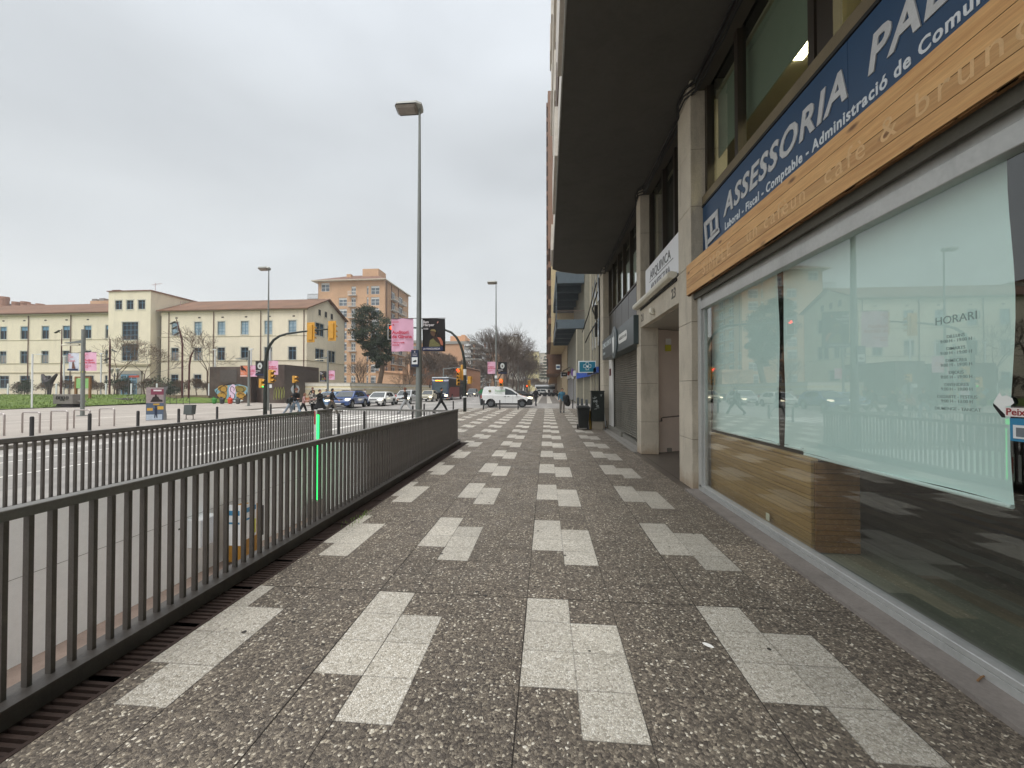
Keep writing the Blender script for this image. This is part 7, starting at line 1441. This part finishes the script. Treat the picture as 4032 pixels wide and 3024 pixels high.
mt = thing('motorcycle', 'x', 'motorcycle', (0, 0, 0), 0, 'motorcycles parked at the far junction'); mb = MB(); mb.bbox(-.14, .14, -.5, .6, .35, .75, .05); mb.tube([(0, -.5, .6), (0, -.65, 1.05)], .06, 6); mb.box(-.12, .12, 0, .8, .75, .85); mb.tube([(-.35, -.6, 1.05), (.35, -.6, 1.05)], .025, 5); mb.add([(-.2, -.7, .8), (.2, -.7, .8), (.15, -.55, 1.35), (-.15, -.55, 1.35)], [(0, 1, 2, 3)]); mb.build('body', Mblk, mt)
for y in (-.65, .62): mb = MB(); mb.tube([(-.06, y, .3), (.06, y, .3)], .3, 12); mb.build('wheel', Mtyre, mt)
for i, (x, y, a) in enumerate(((-.9, 88, 1.2), (.0, 90, 1.9), (1.2, 91, .7), (1.9, 89, 2.1))):
    lb = ['dark motorcycle parked by the tail of the far white suv', 'dark motorcycle second from the suv tail', 'dark motorcycle third from the suv tail', 'dark motorcycle nearest the brown building'][i]
    if i == 0: mt.location = (x, y, 0); mt.rotation_euler = (0, 0, a); mt['label'] = lb
    else: dup(mt, (x, y, 0), a, lb)

# ================= people =================
Mskin = mat('skin', 'c99a80', .6, var=.05); Mhairb = mat('hair_dark_brown', '2a1d17', .7, var=.1); Mhaird = mat('hair_black', '14110f', .7); Mhairr = mat('hair_auburn', '5a3226', .7); Mhairg = mat('hair_blond_grey', 'a99a84', .7)
def person(label, loc, rz, h=1.7, top='1f1f22', legs='2a2b30', hair=None, stride=.35, arms=(.25, -.25), bend=(.2, .2), lean=0, shoe='1b1a1a', bulk=1.0, coat=None, skirt=None, hat=None, backpack=None, scarf=None, hood=False, topm=None, hand_up=False):
    """faces local -Y"""
    t = thing('person', label, 'person', loc, rz); k = h/1.72; V = []; E = []; R = []; lab = []
    def v(x, y, z, r, l): V.append((x*k, y*k+lean*z*k*-1, z*k)); R.append(r*k if isinstance(r, (int, float)) else (r[0]*k, r[1]*k)); lab.append(l); return len(V)-1
    def e(a, b): E.append((a, b))
    B = bulk
    pel = v(0, 0, .94, (.155*B, .115*B), 'leg'); wst = v(0, 0, 1.08, (.145*B, .105*B), 'top'); ch = v(0, .01, 1.28, (.165*B, .12*B), 'top'); sh = v(0, .01, 1.40, (.14*B, .10*B), 'top'); nk = v(0, -.005, 1.485, .055, 'skin'); jaw = v(0, -.025, 1.545, .06, 'skin'); hd = v(0, -.018, 1.615, (.074, .09), 'skin'); cr = v(0, -.01, 1.675, (.062, .075), 'skin')
    nose = v(0, -.118, 1.60, .012, 'skin')
    for a, b in ((pel, wst), (wst, ch), (ch, sh), (sh, nk), (nk, jaw), (jaw, hd), (hd, cr), (hd, nose)): e(a, b)
    for i, s in enumerate((-1, 1)):
        st = stride*s; hip = v(s*.09, 0, .88, (.105, .105), 'leg'); kn = v(s*.095, -st*.50-(.05 if st > 0 else -.0), .50, .085, 'leg'); an = v(s*.09, -st*1.02+(.08 if st < 0 else 0), .10+(.05 if st < -.2 else 0), .068, 'leg'); heel = v(s*.09, -st*1.02+(.11 if st < 0 else .04), .055+(.09 if st < -.2 else 0), .035, 'shoe'); toe = v(s*.10, -st*1.02-.17, .035, .033, 'shoe')
        for a, b in ((pel, hip), (hip, kn), (kn, an), (an, heel), (an, toe)): e(a, b)
        sw = arms[i]; bd = bend[i]; sho = v(s*.185*B, .01, 1.385, .066*B, 'top'); el = v(s*(.235*B), -sw*.55+.02, 1.12, .05*B, 'top')
        wy = -sw*1.0-bd*.55; wz = .90+bd*.45; wr_ = v(s*(.235*B-.02*bd*3), wy, wz, .032, 'top'); dirv = Vector((-.1*s, wy-(-sw*.55+.02), wz-1.12)).normalized()
        palm = v(s*(.235*B-.02*bd*3)+dirv.x*.05, wy+dirv.y*.05, wz+dirv.z*.05, (.02, .032), 'skin')
        for a, b in ((sh, sho), (sho, el), (el, wr_), (wr_, palm)): e(a, b)
        pp = Vector((s*(.235*B-.02*bd*3)+dirv.x*.05, wy+dirv.y*.05, wz+dirv.z*.05)); side_ = Vector((0, 1, 0)); side_ = (side_-dirv*side_.dot(dirv)).normalized()
        for f, (o, L) in enumerate(((-.03, .075), (-.01, .085), (.01, .08), (.028, .065))):
            q = pp+side_*o+dirv*.035; f1 = v(q.x, q.y, q.z, .009, 'skin'); q2 = q+dirv*L*.5+Vector((-s*.012, 0, 0)); f2 = v(q2.x, q2.y, q2.z, .008, 'skin'); q3 = q2+(dirv*.7+Vector((-s*.5, 0, 0)))*L*.5; f3 = v(q3.x, q3.y, q3.z, .007, 'skin'); e(palm, f1); e(f1, f2); e(f2, f3)
        q = pp-side_*.035+Vector((-s*.015, 0, 0)); t1 = v(q.x, q.y, q.z, .010, 'skin'); q2 = q-side_*.02+dirv*.035; t2 = v(q2.x, q2.y, q2.z, .009, 'skin'); e(palm, t1); e(t1, t2)
    me = bpy.data.meshes.new('body'); me.from_pydata(V, E, []); o = bpy.data.objects.new('tmp', me); COL.objects.link(o)
    sk = o.modifiers.new('s', 'SKIN'); sk.use_smooth_shade = True; su = o.modifiers.new('u', 'SUBSURF'); su.levels = 1; su.render_levels = 1
    sv = me.skin_vertices[0].data
    for i, r in enumerate(R): sv[i].radius = (r, r) if isinstance(r, float) else r; sv[i].use_root = (i == 0)
    dg = bpy.context.evaluated_depsgraph_get(); dg.update(); m2 = bpy.data.meshes.new_from_object(o.evaluated_get(dg)); bpy.data.objects.remove(o); m2.name = 'body'
    mats = [Mskin, topm or mat('cloth_'+top, top, .85, var=.08, vs=8), mat('cloth_'+legs, legs, .85, var=.08, vs=8), mat('shoe_'+shoe, shoe, .6)]; m2.materials.clear(); [m2.materials.append(x) for x in mats]
    idx = {'skin': 0, 'top': 1, 'leg': 2, 'shoe': 3}; VV = [Vector(p) for p in V]; RR = [r if isinstance(r, float) else (r[0]+r[1])/2 for r in R]; seg = [(VV[a], VV[b], idx[lab[b]] if lab[a] != 'leg' or lab[b] != 'top' else 1, RR[a], RR[b]) for a, b in E]
    for p in m2.polygons:
        c = p.center; best = 9; m_ = 1
        for a, b, l, ra, rb in seg:
            ab = b-a; tt = max(0, min(1, (c-a).dot(ab)/ab.length_squared)); dd = (a+ab*tt-c).length-(ra+(rb-ra)*tt)
            if dd < best: best = dd; m_ = l
        if m_ == 2 and c.z > 1.0*k: m_ = 1
        p.material_index = m_; p.use_smooth = True
    b = bpy.data.objects.new('body', m2); COL.objects.link(b); b.parent = t
    LY = lambda z: -lean*z*k
    hz = 1.62; 
    mb = MB()
    for s in (-1, 1): mb.ball((s*.03*k, (-.098)*k+LY(hz), 1.625*k), .010*k, 6)
    mb.build('eyes', Mhaird, b); mb = MB(); mb.box(-.022*k, .022*k, -.100*k+LY(1.55), -.085*k+LY(1.55), 1.556*k, 1.566*k); mb.build('mouth', mat('lips', '8e4c44', .6, var=0), b)
    if hair:
        m_, ln = hair; mb = MB(); n = 14; 
        for i in range(7):
            th = pi*.5*i/6*1.15
            for j in range(n):
                ph = 2*pi*j/n; r = .098*k*(1+random.uniform(-.04, .04)); x = r*.92*sin(th)*cos(ph); y = r*1.05*sin(th)*sin(ph); z = r*1.08*cos(th)
                if y < -.06*k and z < .045*k: y = -.06*k; z = max(z, .05*k)
                if y > -.03*k and i >= 4: z -= ln*k*(i-3)/3
                mb.v.append((x, y+(-.005)*k+LY(1.65), z+1.635*k))
        mb.f = [(i*n+j, i*n+(j+1) % n, (i+1)*n+(j+1) % n, (i+1)*n+j) for i in range(6) for j in range(n)]+[tuple(range(n))]; mb.m = [0]*len(mb.f); mb.build('hair', m_, b, smooth=True)
    if hat: mb = MB(); mb.lathe([(.105, 0), (.108, .05), (.09, .11), (.04, .14), (0, .145)], 14, (0, LY(1.65)-.01, 1.64*k), cap=False); mb.ball((0, LY(1.65), 1.80*k), .035, 8) if hat == 'bobble' else None; mb.build('hat', mat('hat_knit', '6b4436' if hat == 'bobble' else '1c1c1e', .9, var=.1), b, smooth=True)
    if coat:
        z1, wd, cm = coat; mb = MB(); pr_ = [(.205*B, 1.41), (.205*B, 1.25), (.19*B, 1.08), (.215*B, .9), (.25*B*wd, z1+.1), (.27*B*wd, z1)]
        n = 18; 
        for r, z in pr_:
            for j in range(n): a = 2*pi*j/n; mb.v.append((r*k*cos(a), r*k*.78*sin(a)*(1+abs(stride)*.9*(1.4-z))+LY(z), z*k*(1) + (.02*sin(3*a) if z < .9 else 0)))
        mb.f = [(i*n+j, i*n+(j+1) % n, (i+1)*n+(j+1) % n, (i+1)*n+j) for i in range(5) for j in range(n)]; mb.m = [0]*len(mb.f); mb.build('coat', cm, b, smooth=True)
    if scarf: mb = MB(); mb.lathe([(.09, 0), (.11, .04), (.08, .09)], 12, (0, LY(1.45), 1.42*k)); mb.build('scarf', mat('scarf_'+scarf, scarf, .9), b, smooth=True)
    if backpack: mb = MB(); mb.bbox(-.16*k, .16*k, .10*k, .27*k, 1.0*k, 1.42*k, .04, M=Matrix.Translation((0, LY(1.2), 0))); o_ = mb.build('backpack', mat('pack_'+backpack, backpack, .8, var=.08)); o_.location = loc; o_.rotation_euler = (0, 0, rz); tag(o_, 'dark backpack on the back of the '+' '.join(label.split()[:2])+(' bending forward' if 'child' in label else ' walking past the nearest lamp'), 'backpack')
    return t
def bag(label, loc, size, c, rz=0, name='shoulder_bag'):
    w, d, h = size; t = thing(name, label, 'bag', loc, rz); mb = MB(); mb.add([(-w*.4, -d/2, 0), (w*.4, -d/2, 0), (w*.4, d/2, 0), (-w*.4, d/2, 0), (-w/2, -d*.3, h), (w/2, -d*.3, h), (w/2, d*.3, h), (-w/2, d*.3, h)], [(0, 3, 2, 1), (0, 1, 5, 4), (1, 2, 6, 5), (2, 3, 7, 6), (3, 0, 4, 7), (4, 5, 6, 7)]); mb.build('pouch', mat('bag_'+c, c, .7, var=.08), t)
    mb = MB(); mb.tube([(-w*.35, 0, h), (-w*.1, 0, h+.22), (w*.1, 0, h+.22), (w*.35, 0, h)], .012, 5); mb.build('strap', mat('bag_'+c, c, .7, var=.08), t)
R90 = rad(90)
def at(px, d, z=RZ):
    a = (px-2016)/1549; return (a*d*.9962-d*.0875, d*.9962+a*d*.0875, z)
Mcheck = NB('check_wool'); _b = Mcheck; _c = _b.node('ShaderNodeTexChecker', Scale=9.0); _c.inputs['Color1'].default_value = (.02, .018, .018, 1); _c.inputs['Color2'].default_value = (.45, .42, .38, 1); _b.l.new(_b.c.outputs['Object'], _c.inputs['Vector']); _b.l.new(_c.outputs[0], _b.p.inputs['Base Color']); _b.set(.9); Mcheck = _b.m
# heading: rz=-90 faces -X (left in the picture), +90 faces +X (right)
person('child in a dark jacket bending forward at the left end of the crossing group', at(1130, 24.6), rad(100), 1.38, '2f3230', '8e99a5', (Mhairb, .05), .25, (.1, .2), (.5, .5), .22, backpack='2a2522')
person('man in a knitted bobble hat and black jacket walking behind the child', at(1164, 24.8), rad(60), 1.72, '17181a', '7f93a6', None, .45, (.3, -.3), (.5, .3), .06, hat='bobble')
person('girl in a pink jacket and dark leggings beside the man in the bobble hat', at(1189, 24.8), rad(110), 1.45, 'b58f8c', '17171a', (mat('hair_fair', '7b5742', .7), .10), .3, (.3, .1), (.9, .6), .12)
person('woman in a black and white checked jacket carrying a tan bag', at(1234, 25.0), rad(20), 1.66, '3a3634', '1a1919', (Mhairr, .10), .3, (-.1, .2), (.5, .4), .0, topm=Mcheck, coat=(.82, .98, Mcheck))
bag('tan leather bag carried by the woman in the checked jacket', tuple(Vector(at(1208, 24.9))+Vector((0, -.05, .88))), (.42, .14, .30), 'b07a58', rad(10), 'handbag')
person('woman in a long black coat striding right in the middle of the group', at(1263, 24.6), rad(80), 1.68, '131315', '1a1a1c', (Mhairb, .02), .42, (.2, -.2), (.9, .3), -.05, coat=(.55, 1.30, mat('coat_black', '121214', .9, var=.05)))
person('person in dark jacket and grey trousers at the right end of the crossing group', at(1305, 25.6), rad(100), 1.74, '232427', '6d675f', (Mhaird, .06), .35, (-.1, .2), (.2, .2), .04)
bag('grey messenger bag on the shoulder of the person in grey trousers', tuple(Vector(at(1290, 25.3))+Vector((0, -.1, 1.02))), (.40, .16, .28), '5b5c5c', rad(20))
person('person in a dark coat walking away beyond the group against the cream wall', at(1231, 40, -.0), rad(10), 1.74, '1c1b1f', '1f1f22', (Mhaird, .0), .3, (.4, .4), (.1, .1), hat='cap')
person('person in dark clothes standing by the thin lamp post', at(1285, 42, -.0), rad(-10), 1.6, '1e1f24', '1f1f22', (Mhaird, .08), .2)
person('person with long dark hair and a pale jacket behind the dark parapet wall', at(1436, 48, -.05), rad(0), 1.68, 'b9b4b0', '1f1f22', (Mhaird, .14), .2)
person('walker in black top and pale grey trousers, just left of the nearest lamp pole', at(1600, 26.8), rad(-100), 1.76, '17181a', '9fa1a3', (Mhaird, .0), .44, (.5, -.3), (.2, .5), .05, shoe='8f9093', hat='cap')
person('student in black with a backpack walking right past the nearest lamp', at(1735, 27.2), rad(100), 1.80, '17181a', '17181b', (Mhaird, .0), .44, (.2, -.2), (.3, .2), .03, backpack='141416')
person('woman in a blue jacket carrying a big black coat along the right pavement', (1.04, 26.6, 0), rad(4), 1.66, '3f6f86', '77716b', (Mhaird, .0), .12, (.0, .1), (.0, .9), .0)
t = thing('folded_coat', 'black padded coat bundled over the arm of the woman in blue', 'coat', (1.32, 26.35, .62)); mb = MB(); mb.ball((0, 0, .28), .3, 12, sc=(.75, .5, 1.15), jit=.1); mb.ball((.08, 0, .05), .2, 10, sc=(1, .6, 1), jit=.1); mb.ball((-.12, 0, .42), .15, 10, sc=(1, .6, 1), jit=.1); mb.build('padding', mat('padded_black', '121214', .7), t, smooth=True)
person('grey haired person in a dark coat standing at the front bumper of the white van', (-1.02, 37.6, 0), rad(150), 1.7, '1a1a1e', '4a4a4c', (Mhairg, .02), .15, coat=(.85, .95, mat('coat_dark', '17171a', .9)))
person('tiny person in dark clothes on the far right pavement near the motorcycles', (.5, 84, 0), rad(20), 1.7, '1c1c20', '2a2a30', (Mhaird, 0), .25)
person('second tiny person in dark clothes beside the brown building', (1.7, 86, 0), rad(160), 1.65, '6d5a58', '2a2a30', (Mhaird, 0), .25)
person('tiny person in a red jacket on the pavement beyond the dark minivan', (-11.2, 96, 0), rad(10), 1.7, '9a2f2c', '1f1f22', (Mhaird, 0), .25)
# ================= light haze =================
mb = MB(); mb.box(-420, 420, -60, 620, -6, 62)
hz = mb.build('haze', bpy.data.materials.new('haze_air'), None); tag(hz, 'thin pale damp air between the camera and the far end of the avenue', 'haze', kind='stuff')
hm = hz.data.materials[0]; hm.use_nodes = True
for n_ in list(hm.node_tree.nodes):
    if n_.type == 'BSDF_PRINCIPLED': hm.node_tree.nodes.remove(n_)
pv_ = hm.node_tree.nodes.new('ShaderNodeVolumePrincipled'); pv_.inputs['Color'].default_value = (.93, .95, .97, 1); pv_.inputs['Density'].default_value = .0009; pv_.inputs['Anisotropy'].default_value = .2
hm.node_tree.links.new(pv_.outputs[0], [n_ for n_ in hm.node_tree.nodes if n_.type == 'OUTPUT_MATERIAL'][0].inputs['Volume'])
SC.cycles.volume_bounces = 0
